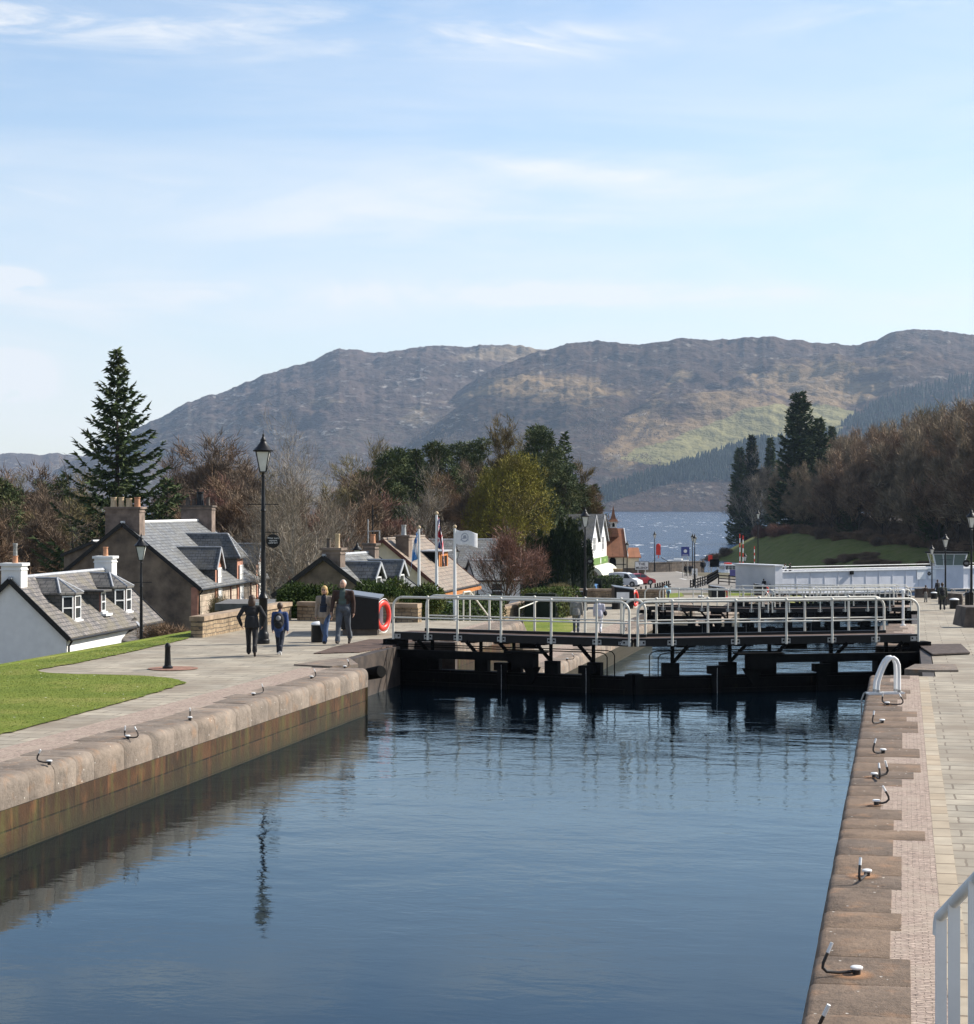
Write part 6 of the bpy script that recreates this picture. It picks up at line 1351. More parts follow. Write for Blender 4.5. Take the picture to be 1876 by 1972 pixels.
b = MB(); b.bar((X(1209), -.4, ze - .1), (X(1205), 3.6, zr + .1), .12, .3); b.bar((X(1209), 7.6, ze - .1), (X(1205), 3.6, zr + .1), .12, .3); b.build('bargeboard', m_white, t)
cx, cy = X(1183), 2.2; zt = ZY(1017, 288); b = MB(); b.lathe([(1.15, ZY(1034, 288)), (.78, zt)], 4, (cx, cy, 0), a0=math.pi / 4); b.build('spire_base', m_tin, t)
b = MB(); b.lathe([(.66, zt), (.66, ZY(1004.5, 288))], 4, (cx, cy, 0), a0=math.pi / 4); bf = b.build('belfry', m_harl, t); b = MB(); b.prism([(cx - .18, cy - .48, zt + .15), (cx + .18, cy - .48, zt + .15), (cx + .18, cy - .48, zt + .6), (cx, cy - .48, zt + .8), (cx - .18, cy - .48, zt + .6)], (0, .03, 0)); b.build('opening', m_dark, bf)
b = MB(); b.lathe([(1.0, ZY(1005, 288)), (.55, ZY(999, 288)), (.30, ZY(990, 288)), (.02, ZY(973.5, 288))], 4, (cx, cy, 0), a0=math.pi / 4); b.build('spire', m_tin, t)
b = MB(); xa, xb = X(1207.5), X(1232); b.box(xa, xb, 1.2, 6, -6.5, ZY(1073, 288)); b.build('annex_wall', m_cream, t); b = MB(); b.hexa([(xa, .9, ZY(1075, 288)), (xb + .3, .9, ZY(1075, 288)), (xb + .1, 3.6, ZY(1057, 288)), (xa, 3.6, ZY(1057, 288))], [(xa, .9, ZY(1073.5, 288)), (xb + .3, .9, ZY(1073.5, 288)), (xb + .1, 3.6, ZY(1055.5, 288)), (xa, 3.6, ZY(1055.5, 288))]); b.hexa([(xa, 3.62, ZY(1057, 288)), (xb + .1, 3.62, ZY(1057, 288)), (xb + .3, 6.3, ZY(1075, 288)), (xa, 6.3, ZY(1075, 288))], [(xa, 3.62, ZY(1055.5, 288)), (xb + .1, 3.62, ZY(1055.5, 288)), (xb + .3, 6.3, ZY(1073.5, 288)), (xa, 6.3, ZY(1073.5, 288))]); b.build('annex_roof', m_tin, t)
b = MB(); x0 = X(1180); w = .42; zc = ZY(1078, 288); b.prism([(x0 - w, -.04, -5.6), (x0 + w, -.04, -5.6), (x0 + w, -.04, zc), (x0, -.04, zc + .75), (x0 - w, -.04, zc)], (0, .03, 0)); pw = b.build('arched_window', m_dark, t)
b = MB()
for (a, c) in (((x0 - w, -5.6), (x0 - w, zc)), ((x0 + w, -5.6), (x0 + w, zc)), ((x0 - w, zc), (x0, zc + .75)), ((x0 + w, zc), (x0, zc + .75)), ((x0 - w, -4.4), (x0 + w, -4.4))): b.bar((a[0], -.07, a[1]), (c[0], -.07, c[1]), .13, .06)
b.build('window_frame', m_black, pw); b = MB(); b.box(X(1166), X(1206), -.03, -.003, ZY(1087.5, 288), ZY(1086, 288)); b.tube([(X(1201), -.08, ze), (X(1201), -.08, -6.5)], .06, 6); b.build('trim', m_black, t)

# ---------------------------------------------------------------- swing bridge with its cabin
m_brw = M('white_bridge_paint', (.66, .66, .69), .55, .12, .5, .1, 20, col2=(.52, .53, .57))
a, c = P(1506, 236, 0), P(2010, 258, 0); t = thing('swing_bridge', 'long white panelled swing bridge girder across the foot of the locks', 'bridge', (a.x, a.y, 0)); d = (c - a); ln = d.length; rz = math.atan2(d.y, d.x); t.rotation_euler = (0, 0, rz)
zt, zb = ZY(1096, 238), -6.45; b = MB(); b.box(0, ln, 0, .25, zb, zt - .35); b.box(0, ln, 7, 7.25, zb, zt - .35); b.build('girder', m_brw, t); b = MB(); b.box(-.1, ln, -.18, .43, zt - .348, zt - .22); b.box(-.1, ln, -.12, .3, zb - .1, zb - .002); b.build('flange', m_white, t)
b = MB(); n = 20
for i in range(n): x = ln * i / n; b.box(x, x + .07, -.05, 0, zb, zt - .35)
b.build('stiffeners', m_brw, t); b = MB(); b.box(0, ln, .252, 6.998, -5.3, -5.0); b.build('roadway', m_road, t)
b = MB(); b.tube([(0, .1, zt), (ln, .1, zt)], .05, 6); b.tube([(0, 7.1, zt + .05), (ln, 7.1, zt + .05)], .05, 6); [b.tube([(ln * i / 24., .1, zt - .22), (ln * i / 24., .1, zt)], .035, 5) for i in range(25)]; b.build('handrail', m_white, t)
for (x0, x1) in ((1754, 1771), (1776, 1791)):
    f0, f1 = [(x - 1506) / (2010 - 1506) * ln for x in (x0, x1)]; b = MB(); b.box(f0, f1, -.1, -.052, ZY(1117, 245), ZY(1099, 245)); b.build('notice_board', m_white, t)
b = MB(); f0 = (1630 - 1506) / 504. * ln; b.box(f0 - .2, f0 + .2, -.35, -.05, ZY(1107, 240), ZY(1100, 240)); b.build('floodlight', m_dark, t)
b = MB(); b.box(-1.25, -.15, -.3, 7.4, zb, ZY(1090, 236)); b.box(-1.45, -.05, -.45, 7.5, ZY(1090, 236) + .002, ZY(1087.5, 236)); b.build('end_pillar', m_brw, t)
t = thing('bridge_cabin', 'small white control cabin with big windows on the swing bridge', 'cabin', P(1829, 249, 0)); z0, z1 = ZY(1094, 249), ZY(1066, 249); w0, w1 = 1.75, 2.15
b = MB(); b.box(-w0, w0, 0, 2.6, -6.4, z0 + .25); b.build('base_wall', m_brw, t); b = MB()
for sx in (-1, -.42, .25, 1): b.bar((sx * w0, -.02, z0 + .25), (sx * w1, -.25, z1), .16 if abs(sx) == 1 else .08, .12)
for sx in (-1, 1): b.bar((sx * w0, 2.6, z0 + .25), (sx * w1, 2.8, z1), .16, .12); b.bar((sx * w1, -.25, z1 - .06), (sx * w1, 2.8, z1 - .06), .12, .12)
b.bar((-w1, -.25, z1 - .06), (w1, -.25, z1 - .06), .12, .12); b.bar((-w0, -.02, z0 + .31), (w0, -.02, z0 + .31), .12, .1); b.build('window_frame', m_white, t); g = MB(); g.hexa([(-w0, .02, z0 + .25), (w0, .02, z0 + .25), (w0, 2.58, z0 + .25), (-w0, 2.58, z0 + .25)], [(-w1 + .05, -.2, z1), (w1 - .05, -.2, z1), (w1 - .05, 2.75, z1), (-w1 + .05, 2.75, z1)]); gl = NT('cabin_glass'); gl.set('Base Color', (.16, .19, .16)); gl.set('Roughness', .08); g.build('windows', gl.mat, t); r = MB(); r.box(-w1 - .25, w1 + .25, -.5, 3.1, z1 + .002, z1 + .2); r.build('flat_roof', m_dark, t)

# ---------------------------------------------------------------- flagpoles and flags
m_sky = M('flag_blue', (.09, .26, .55), .8, .15, 6); m_red = M('flag_red', (.52, .03, .05), .8, .15, 6); m_navy = M('flag_navy', (.02, .03, .16), .8, .15, 6); m_flagw = M('flag_white', (.72, .72, .72), .8, .08, 6); m_grey = M('flag_grey', (.33, .35, .40), .8, .1, 6)
def flag(label, top, wv, hv, fn, mats, place, nx=26, ny=18, parent=None):
    vs = [place(i / nx, j / ny) for j in range(ny + 1) for i in range(nx + 1)]; b = MB()
    for j in range(ny):
        for i in range(nx):
            k = j * (nx + 1) + i; b.f.append((k, k + 1, k + nx + 2, k + nx + 1)); b.m.append(fn((i + .5) / nx, (j + .5) / ny))
    b.v = [tuple(v) for v in vs]; me = bpy.data.meshes.new('flag'); me.from_pydata(b.v, [], b.f)
    for m in mats: me.materials.append(m)
    me.polygons.foreach_set('material_index', b.m); me.polygons.foreach_set('use_smooth', [True] * len(b.f)); o = link('flag', me); o.location = top; md = o.modifiers.new('cloth', 'SOLIDIFY'); md.thickness = .008; tag(o, label, 'flag'); return o
def pole(px, ytop, D, zb, lab):
    p = P(px, D, zb); h = ZY(ytop, D) - zb; b = MB(); b.tube([(0, 0, 0), (0, 0, h * .5), (0, 0, h)], [.085, .075, .05], 9); t = thing('flagpole', lab, 'flagpole', p); b.build('mast', m_white, t, True); b = MB(); b.ell((0, 0, h + .06), (.085, .085, .085), 10, 6); b.build('finial', m_potb, t, True); return Vector((p.x, p.y, zb + h))
t1 = pole(807, 1018, 92, -2.4, 'left flagpole of three, with a limp sky blue flag'); t2 = pole(841, 991, 88, -2.2, 'tallest and middle flagpole of three, with a wound red white and blue flag'); t3 = pole(876, 1017, 86, -2.2, 'right flagpole of three, with a white flag flying')
def limp(sx, w, drop, tw):
    def f(u, v):                                   # u along the fly, v down the hoist: bunched cloth hanging down the pole
        return Vector((sx * (.05 + w * u * (.35 + .65 * v) + .05 * math.sin(9 * u + 3 * v)), .13 * math.sin(11 * u + tw) * (.4 + u), -.12 - 1.25 * v - drop * u * u * .9 - .05 * math.sin(7 * u)))
    return f
def saltire(u, v): return 1 if abs(u - v) < .13 or abs(u - 1 + v) < .13 else 0
flag('limp sky blue flag with a white diagonal cross, hanging from the left flagpole', t1, 1, 1, saltire, [m_sky, m_flagw], limp(-1, .42, .75, 0.3))
def union(u, v):
    if abs(u - .5) < .06 or abs(v - .5) < .1: return 1
    if abs(u - .5) < .11 or abs(v - .5) < .18: return 2
    a = min(abs(u - v), abs(u - 1 + v)); return 1 if a < .05 else (2 if a < .13 else 0)
flag('red white and blue union flag wound round the middle flagpole', t2, 1, 1, union, [m_navy, m_red, m_flagw], limp(1, .36, 1.0, 1.1))
def crest(u, v):
    r = math.hypot((u - .42) * 1.7, v - .47)
    return 1 if .24 < r < .31 or (r < .16 and v < .5 and abs(u - .42) < .08) or (r < .2 and .5 < v < .56) or (.26 < r < .37 and v > .6 and int(u * 40) % 2) else 0
flag('white flag with a round grey crest flying from the right flagpole', t3, 1, 1, crest, [m_flagw, m_grey], lambda u, v: Vector((.03 + .95 * u, .12 * math.sin(6 * u + .5) * u, -.05 - .62 * v - .16 * u - .035 * math.sin(8 * u))), 40, 28)
# ---------------------------------------------------------------- people
m_skin = M('skin', (.46, .27, .19), .6, .12, 6); m_hairb = M('brown_hair', (.055, .030, .018), .6, .3, 20); m_hairy = M('blonde_hair', (.42, .27, .10), .6, .25, 20); m_hairw = M('white_hair', (.62, .60, .57), .7, .15, 20)
def cloth(n, c, v=.3): return M(n, c, .88, v, 5, .25, 60)
C_BLK = cloth('black_cloth', (.014, .014, .016)); C_NVY = cloth('dark_blue_denim', (.014, .018, .030)); C_DEN = cloth('blue_denim', (.055, .09, .17)); C_BLU = cloth('blue_fleece', (.035, .065, .17)); C_TAN = cloth('beige_jacket', (.26, .21, .165)); C_BRN = cloth('brown_leather', (.045, .024, .017)); C_GRN = cloth('green_shirt', (.06, .085, .075)); C_GRY = cloth('grey_cloth', (.22, .21, .19)); C_WHT = cloth('white_cloth', (.66, .65, .66), .1); C_LIL = cloth('pale_lilac_jacket', (.52, .50, .55), .1); C_LBL = cloth('light_blue_shirt', (.33, .55, .68), .15); C_SLT = cloth('slate_trousers', (.075, .085, .10)); C_SHO = cloth('dark_shoes', (.025, .017, .014)); C_SHW = cloth('white_trainers', (.62, .62, .62), .1); C_OLV = cloth('olive_jacket', (.05, .055, .04)); C_RED = cloth('red_cloth', (.35, .04, .03))
def person(label, loc, hgt, face, top, legs, shoes, hair, stride=.0, arms=(8, 8), bend=(10, 10), coat=False, lean=0.0, shirt=None, vox=.013, hairlen=0, build=1.0, phase=1, elbow_out=.0, bald=False, glasses=False, skin=None):
    """figure of 1.7 m built facing +y, one closed skin; arms: swing of the left, right arm in degrees forward; bend: elbow bend"""
    mb = MB(); zones = []                                   # zones: (p, q, radius, material)
    mats = [skin or m_skin, top, legs, shoes, shirt or top]
    def cap(p, q, r, s, mi, n=10):
        p, q = Vector(p), Vector(q); d = (q - p).normalized(); pts, rs = [], []
        for i in range(4): a = math.pi / 2 * (1 - i / 4); pts.append(p - d * r * math.sin(a)); rs.append(max(.002, r * math.cos(a)))
        pts.append(p); rs.append(r); pts.append(q); rs.append(s)
        for i in range(1, 5): a = math.pi / 2 * i / 4; pts.append(q + d * s * math.sin(a)); rs.append(max(.002, s * math.cos(a)))
        mb.tube(pts, rs, n, mi); zones.append((p, q, max(r, s), mi))
    def el(c, r, mi): mb.ell(c, r, 16, 12, mi); zones.append((Vector(c) - Vector((0, 0, r[2] * .5)), Vector(c) + Vector((0, 0, r[2] * .5)), (r[0] + r[1]) / 2, mi))
    Bd = build; la = R(lean)
    def tr(x, y, z):                                        # lean of the upper body about the hips
        dz = z - .93; return (x, y * 1.0 + math.sin(la) * dz, .93 + dz * math.cos(la)) if dz > 0 else (x, y, z)
    el(tr(0, 0, .94), (.180 * Bd, .138 * Bd, .13), 2 if not coat else 1); el(tr(0, .005, 1.07), (.168 * Bd, .128 * Bd, .14), 1); el(tr(0, .005, 1.23), (.185 * Bd, .130 * Bd, .16), 1); cap(tr(-.145 * Bd, 0, 1.36), tr(.145 * Bd, 0, 1.36), .072, .072, 1); el(tr(0, 0, 1.33), (.17 * Bd, .115, .105), 1)
    if coat: mb.lathe([(.17 * Bd, .78), (.198 * Bd, .80), (.192 * Bd, .92), (.175 * Bd, 1.05), (.16 * Bd, 1.12)], 18, (0, 0, 0), 1); zones.append((Vector((0, 0, .72)), Vector((0, 0, 1.1)), .17, 1))
    cap(tr(0, .0, 1.39), tr(0, .018, 1.47), .055, .05, 0)
    hc = tr(0, .03, 1.585); el(hc, (.081, .099, .116), 0); el((hc[0], hc[1] + .04, hc[2] - .055), (.045, .05, .05), 0)
    hv = Vector(hc); cap(hv + Vector((0, .086, .012)), hv + Vector((0, .104, -.022)), .011, .016, 0, 6)                       # nose
    for s in (-1, 1): el((hc[0] + s * .075, hc[1] - .005, hc[2] - .005), (.014, .024, .034), 0)
    for s, ph in ((-1, phase), (1, -phase)):                # legs
        hip = Vector((s * .085 * Bd, 0, .90)); sw = R(stride * ph); knee = hip + Vector((s * .005, math.sin(sw) * .43, -math.cos(sw) * .43)); kb = sw - R(abs(stride) * (1.15 if ph < 0 else .12)); ank = knee + Vector((0, math.sin(kb) * .41, -math.cos(kb) * .41))
        cap(hip, knee, .104 * Bd, .074, 2); cap(knee, ank, .074, .060, 2); cap(ank + Vector((0, -.01, .12)), ank + Vector((0, 0, .02)), .066, .074, 2)
        tilt = R(-42) if (ph < 0 and stride > 12) else R(6 if stride else 0); heel = ank + Vector((0, -.04, -.035)); toe = ank + Vector((0, .145 * math.cos(tilt), -.04 + .145 * math.sin(tilt))); cap(heel, toe, .042, .034, 3); cap(ank, ank + Vector((0, .07 * math.cos(tilt), -.03 + .05 * math.sin(tilt))), .045, .04, 3)
    for i, s in enumerate((-1, 1)):                         # arms and hands with five fingers
        sh = Vector(tr(s * .20 * Bd, 0, 1.36)); a = R(arms[i]); out = .045 + elbow_out * .8; el_ = sh + Vector((s * out * .28 / .3, math.sin(a) * .28, -math.cos(a) * .275)); fa = a + R(bend[i]); wr = el_ + Vector((-s * elbow_out * .5 + s * .01, math.sin(fa) * .245, -math.cos(fa) * .245))
        cap(sh, el_, .070, .058, 1); cap(el_, wr, .058, .046, 1)
        d = (wr - el_).normalized(); sd = Vector((-s, 0, 0)); fw = d.cross(sd).normalized(); palm = wr + d * .06
        cap(wr, wr + d * .03, .026, .026, 0, 8); cap(palm - fw * .022, palm + fw * .022, .024, .024, 0, 8)
        for f in range(4):
            o = palm + fw * (-.03 + .02 * f) + d * .025; ln = (.058, .068, .064, .05)[f]; m = o + d * ln * .55 + sd * .008; cap(o, m, .0095, .009, 0, 6); cap(m, m + d * ln * .4 + sd * .026, .009, .007, 0, 6)
        o = palm - d * .02 + fw * .03; cap(o, o + fw * .028 + d * .03, .011, .010, 0, 6); cap(o + fw * .028 + d * .03, o + fw * .032 + d * .06, .010, .008, 0, 6)
    tmp = bpy.data.objects.new('tmp', mb.mesh('tmp', mats)); COL.objects.link(tmp)
    md = tmp.modifiers.new('r', 'REMESH'); md.mode = 'VOXEL'; md.voxel_size = vox; sm = tmp.modifiers.new('s', 'SMOOTH'); sm.factor = .5; sm.iterations = 3
    dg = bpy.context.evaluated_depsgraph_get(); me = bpy.data.meshes.new_from_object(tmp.evaluated_get(dg)); bpy.data.objects.remove(tmp)
    me.materials.clear()
    for m in mats: me.materials.append(m)
    n = len(me.polygons); c = np.empty(n * 3); me.polygons.foreach_get('center', c); c = c.reshape(-1, 3); best = np.full(n, 1e9); mi = np.zeros(n, int)
    for (p, q, r, k) in zones:
        p, q = np.array(p), np.array(q); d = q - p; t = np.clip(((c - p) @ d) / max(1e-9, d @ d), 0, 1); ds = np.linalg.norm(c - (p + t[:, None] * d), axis=1) - r; u = ds < best; best[u] = ds[u]; mi[u] = k
    if shirt is not None: u = (mi == 1) & (c[:, 1] > .03) & (np.abs(c[:, 0]) < .075 + .03 * (c[:, 2] < 1.2)) & (c[:, 2] > .95); mi[u] = 4
    me.polygons.foreach_set('material_index', mi.astype(np.int32)); me.polygons.foreach_set('use_smooth', np.ones(n, bool)); me.update(); me.name = 'person'
    k = hgt / 1.70; o = link('person', me); o.location = loc; o.rotation_euler = (0, 0, R(face)); o.scale = (k, k, k); tag(o, label, 'person')
    zmin = float(np.array([v.co.z for v in me.vertices]).min()); o.location.z = loc[2] - zmin * k
    # hair and face details belong to the body
    h = MB(); hx, hy, hz = hc
    if bald: h.ell((hx, hy - .035, hz + .02), (.088, .085, .102), 14, 10)
    else: h.ell((hx, hy - .02, hz + .028), (.097, .108, .117), 14, 10)
    if hairlen: h.ell((hx, hy - .055, hz - .05 - hairlen * .3), (.108, .08, .10 + hairlen * .5), 14, 10)
    h.build('hair', hair, o, True)
    e = MB()
    for s in (-1, 1): e.ell((hx + s * .03, hy + .09, hz + .015), (.013 if not glasses else .026, .010, .009 if not glasses else .018), 8, 6)
    if glasses: e.tube([(hx - .075, hy, hz + .015), (hx - .04, hy + .097, hz + .02), (hx + .04, hy + .097, hz + .02), (hx + .075, hy, hz + .015)], .005, 5)
    e.build('sunglasses' if glasses else 'eyes', m_black, o); e = MB(); e.ell((hx, hy + .094, hz - .052), (.024, .008, .006), 8, 5); e.build('mouth', M('lips', (.32, .12, .10), .6), o) if not bpy.data.materials.get('lips') else e.build('mouth', bpy.data.materials['lips'], o)
    return o
def g3(px, py, z=0.0): return tuple(G(px, py, z))
def hgt(py0, py1, z=0.0): D = F * (H - z) / (py1 - HZ); return (py1 - py0) / F * D
person('woman all in black walking away past the tallest lamp post', g3(485, 1264), hgt(1149, 1264), 4, C_BLK, C_BLK, C_SHO, m_hairb, 15, (-10, -18), (40, 34), True, hairlen=.12, build=1.08, elbow_out=.16)
boy = person('boy in a blue fleece walking away with a rucksack', g3(539, 1261), hgt(1160, 1261), -4, C_BLU, C_NVY, C_SHW, m_hairb, 20, (6, -6), (12, 10), True, phase=1, build=1.0)
def rucksack(label, fig, k, body, flap, yo=-.15):
    t = thing('rucksack', label, 'rucksack', fig.location, fig.rotation_euler.z); t.scale = (k, k, k)
    b = MB(); b.ell((0, yo - .03, 1.15), (.175, .13, .25), 14, 10); b.ell((0, yo - .12, 1.02), (.14, .08, .13), 12, 8); o = b.build('bag', body, t, True)
    b = MB(); b.ell((0, yo - .11, 1.22), (.09, .07, .10), 12, 8); b.build('pocket', flap, t, True)
    b = MB()
    for s in (-1, 1): b.tube([(s * .07, yo + .06, 1.36), (s * .10, yo + .18, 1.42), (s * .11, yo + .27, 1.34), (s * .12, yo + .26, 1.15), (s * .13, yo + .08, 1.02)], .017, 6)
    b.build('strap', body, t)
rucksack('black and silver rucksack on the back of the boy in blue', boy, boy.scale.x, C_BLK, M('silver_grey_nylon', (.22, .22, .23), .5, .4, 10))
person('woman with blonde hair in a beige jacket and jeans walking towards the camera', g3(625, 1240), hgt(1128, 1240), 168, C_TAN, C_DEN, C_SHO, m_hairy, 19, (4, -4), (12, 14), True, shirt=C_NVY, hairlen=.03, glasses=True, phase=1, build=.98)
person('white haired man in a brown leather jacket walking beside the woman in jeans', g3(661, 1241), hgt(1117, 1241), 172, C_BRN, C_SLT, C_SHO, m_hairw, 17, (-10, 12), (18, 14), False, shirt=C_GRN, bald=True, phase=-1, build=1.12)
person('man in a grey jacket walking away on the second quay, seen through the footbridge', g3(1110, 1218, -DROP), hgt(1148, 1218, -DROP), -8, C_GRY, C_SLT, C_SHO, m_hairb, 8, (4, 2), (10, 10), True, vox=.018, build=1.12)
wm = person('woman in a pale lilac top and white trousers on the second quay', g3(1154, 1219, -DROP), hgt(1152, 1219, -DROP), -10, C_LIL, C_WHT, C_SHO, m_hairb, 10, (4, 8), (10, 22), True, vox=.018, build=1.05)
t = thing('handbag', 'black shoulder bag at the hip of the woman in white trousers', 'bag', Vector(wm.location) + Vector((.30, .05, .95))); b = MB(); b.ell((0, 0, 0), (.10, .16, .13), 12, 8); b.build('bag', C_BLK, t, True); b = MB(); b.tube([(0, -.1, .1), (-.05, -.05, .4), (-.1, 0, .5), (-.05, .05, .4), (0, .1, .1)], .012, 5); b.build('strap', C_BLK, t)
person('man in a light blue shirt bending over the far footbridge rail', g3(1287, 1160, -2 * DROP), 1.72, 100, C_LBL, C_SLT, C_SHO, m_hairb, 3, (35, 30), (20, 20), True, lean=32, vox=.02, build=1.12)
mr = person('man with a dark rucksack walking away on the right quay', g3(1815, 1175, -DROP), 1.6, -6, C_OLV, C_BLK, C_SHO, m_hairb, 10, (6, -4), (14, 12), True, vox=.018, build=1.1); rucksack('dark rucksack on the man on the right quay', mr, mr.scale.x, C_BLK, C_BLK)
person('slim person in a pale skirt standing by the far footbridge end', g3(1783, 1160, -2 * DROP), 1.45, 10, C_BRN, C_GRY, C_SHO, m_hairb, 4, vox=.02, build=.85)
person('person in dark clothes sitting group side, behind the slim person on the right quay', g3(1806, 1151, -2 * DROP), 1.6, 30, C_BLK, C_BLK, C_SHO, m_hairb, 4, vox=.02)
person('left one of two people in dark coats standing by the shore wall', g3(1321, 1109.5, RZ), 1.75, 10, C_BLK, C_BLK, C_SHO, m_hairb, 4, vox=.022, coat=True, build=1.15)
person('right one of two people in dark coats standing by the shore wall', g3(1329, 1109, RZ), 1.7, -10, C_NVY, C_BLK, C_SHO, m_hairb, 4, vox=.022, coat=True, build=1.1)
person('broad person in a black coat leaning on the wall near the moored boat', (P(1354, 300, 0)[0], 300, -5.6 - .5), 1.85, 0, C_BLK, C_BLK, C_SHO, m_hairb, 0, vox=.022, coat=True, build=1.5)
person('left one of two people crossing the swing bridge, in a pale top', (P(1513, 240, 0)[0], 240, -4.75), 1.75, 80, C_WHT, C_BLK, C_SHO, m_hairb, 8, vox=.022)
person('right one of two people crossing the swing bridge, in black', (P(1522, 240, 0)[0], 240, -4.75), 1.8, 80, C_BLK, C_BLK, C_SHO, m_hairb, 8, vox=.022, build=1.2)
person('left one of two dark figures behind the farthest cabinet', (P(1473, 236, 0)[0], 236, -6.3), 1.65, 20, C_BLK, C_BLK, C_SHO, m_hairb, 0, vox=.022, lean=25)
person('right one of two dark figures behind the farthest cabinet, with white hair', (P(1485, 236, 0)[0], 236, -6.3), 1.7, -20, C_BLK, C_BLK, C_SHO, m_hairw, 0, vox=.022, lean=15)

# ---------------------------------------------------------------- vehicles
m_tyre = M('tyre_rubber', (.016, .016, .017), .8, .3, 10); m_rim = M('wheel_rim', (.42, .42, .43), .35, .2, 5, metal=.5); m_cwin = NT('car_glass'); m_cwin.set('Base Color', (.03, .036, .042)); m_cwin.set('Roughness', .05); m_cwin = m_cwin.mat
def paint(n, c): q = NT(n); q.set('Base Color', c); q.set('Roughness', .3); q.set('Coat Weight', .6); q.set('Coat Roughness', .05); return q.mat
m_lampw = M('headlamp_glass', (.6, .6, .6), .1, .1, 4); m_lampr = M('tail_lamp', (.4, .02, .02), .2, .1, 4)
def car(name, label, cat, loc, rz, L_, w, prof, glass, col, belt):
    """prof: side outline (y, z) from front bumper over the roof to the rear; tapered towards the roof"""
    t = thing(name, label, cat, loc, R(rz)); n = len(prof); hw = w / 2
    def wid(z): return hw * (1 - .16 * max(0, z - belt) / .7) * (.96 if z < .35 else 1)
    lows = [(p[0], .22) for p in prof]; b = MB(); k = 7; rows = []
    for (y, z) in prof:
        row = []
        for i in range(k):
            s = -1 + 2 * i / (k - 1); zz = z - .05 * abs(s) ** 4 * (z > .5); row.append((s * wid(z), y, zz))
        rows.append(row)
    vs = [p for r in rows for p in r]; fs = [(i * k + j, i * k + j + 1, (i + 1) * k + j + 1, (i + 1) * k + j) for i in range(n - 1) for j in range(k - 1)]
    base = len(vs)
    # sides: outline down to the belt, then to the sill
    side = []
    for sg in (0, k - 1):
        mid = []; low = []
        for i, (y, z) in enumerate(prof): mid.append(len(vs)); vs.append(((-1 if sg == 0 else 1) * hw, y, min(z - .02, belt) if z > .3 else z)); low.append(len(vs)); vs.append(((-1 if sg == 0 else 1) * hw * .97, y, .2))
        for i in range(n - 1): fs += [(i * k + sg, (i + 1) * k + sg, mid[i + 1], mid[i]), (mid[i], mid[i + 1], low[i + 1], low[i])]
    b.add(vs, fs); b.build('body', col, t, True)
    for (a, c, e, f) in glass.get('side', []):
        for s in (-1, 1):
            g = MB(); q = [(s * (wid(z) + .012), y, z) for (y, z) in (a, c, e, f)]; g.prism(q, (s * .01, 0, 0)); g.build('side_window', m_cwin, t)
    for nm in ('windscreen', 'rear_window'):
        if nm in glass:
            (y0, z0), (y1, z1) = glass[nm]; g = MB(); sg = -1 if nm == 'windscreen' else 1; no = Vector((0, -(z1 - z0) if nm == 'windscreen' else (z1 - z0), abs(y1 - y0))).normalized() * .02
            g.prism([Vector(p) + no for p in ((-wid(z0) * .88, y0, z0), (wid(z0) * .88, y0, z0), (wid(z1) * .86, y1, z1), (-wid(z1) * .86, y1, z1))], no * .5); g.build(nm, m_cwin, t)
    for yw in (-L_ / 2 + .8, L_ / 2 - .78):
        for s in (-1, 1):
            m = MB(); pr = [(.20, -.10), (.30, -.10), (.32, -.06), (.32, .06), (.30, .10), (.20, .10)]; nn = 18; v2 = []
            for (r, x) in pr:
                for j in range(nn): a = 6.2832 * j / nn; v2.append((s * (hw - .10) + x, yw + r * math.cos(a), .32 + r * math.sin(a)))
            m.add(v2, [(i * nn + j, i * nn + (j + 1) % nn, (i + 1) * nn + (j + 1) % nn, (i + 1) * nn + j) for i in range(5) for j in range(nn)]); wh = m.build('wheel', m_tyre, t, True)
            m = MB(); m.tube([(s * (hw - .08), yw, .32), (s * (hw + .008), yw, .32)], [.205, .19], 14); m.build('rim', m_rim, wh)
            a = MB(); a.tube([(s * (hw - .25), yw, .33), (s * (hw + .004), yw, .33)], .375, 18); a.build('wheel_arch', m_tyre, t)
    yf = prof[0][0]; yr = prof[-1][0]
    for s in (-1, 1):
        m = MB(); m.ell((s * hw * .72, yf + .08, .66), (.20, .09, .10), 10, 6); m.build('headlight', m_lampw, t, True); m = MB(); m.ell((s * hw * .82, yr - .03, .85), (.10, .06, .16), 10, 6); m.build('tail_light', m_lampr, t, True)
    m = MB(); m.box(-.26, .26, yr - .01, yr + .02, .55, .67); m.box(-.26, .26, yf - .02, yf + .01, .40, .51); m.build('number_plate', m_white, t)
    return t
hatch = [(-1.95, .30), (-1.97, .5), (-1.88, .72), (-1.1, .93), (-.35, 1.38), (.2, 1.50), (1.1, 1.46), (1.62, 1.28), (1.86, .98), (1.93, .6), (1.9, .3)]
hg = dict(windscreen=((-1.02, .97), (-.38, 1.36)), rear_window=((1.84, 1.02), (1.62, 1.27)), side=[((-.75, .98), (.25, .98), (.22, 1.42), (-.28, 1.36)), ((.32, .98), (1.5, 1.0), (1.3, 1.36), (.3, 1.42))])
van = [(-2.05, .30), (-2.08, .55), (-1.95, .85), (-1.35, 1.05), (-.75, 1.66), (-.3, 1.80), (.8, 1.84), (1.95, 1.80), (2.08, 1.70), (2.12, .6), (2.1, .3)]
vg = dict(windscreen=((-1.28, 1.10), (-.76, 1.62)), rear_window=((2.12, 1.10), (2.09, 1.6)), side=[((-1.0, 1.10), (-.15, 1.10), (-.15, 1.62), (-.6, 1.60))])
car('van', 'small white van parked behind the lamp near the spired hall', 'van', P(1205, 255, RZ), 62, 4.2, 1.8, van, vg, paint('white_car_paint', (.62, .63, .65)), 1.02)
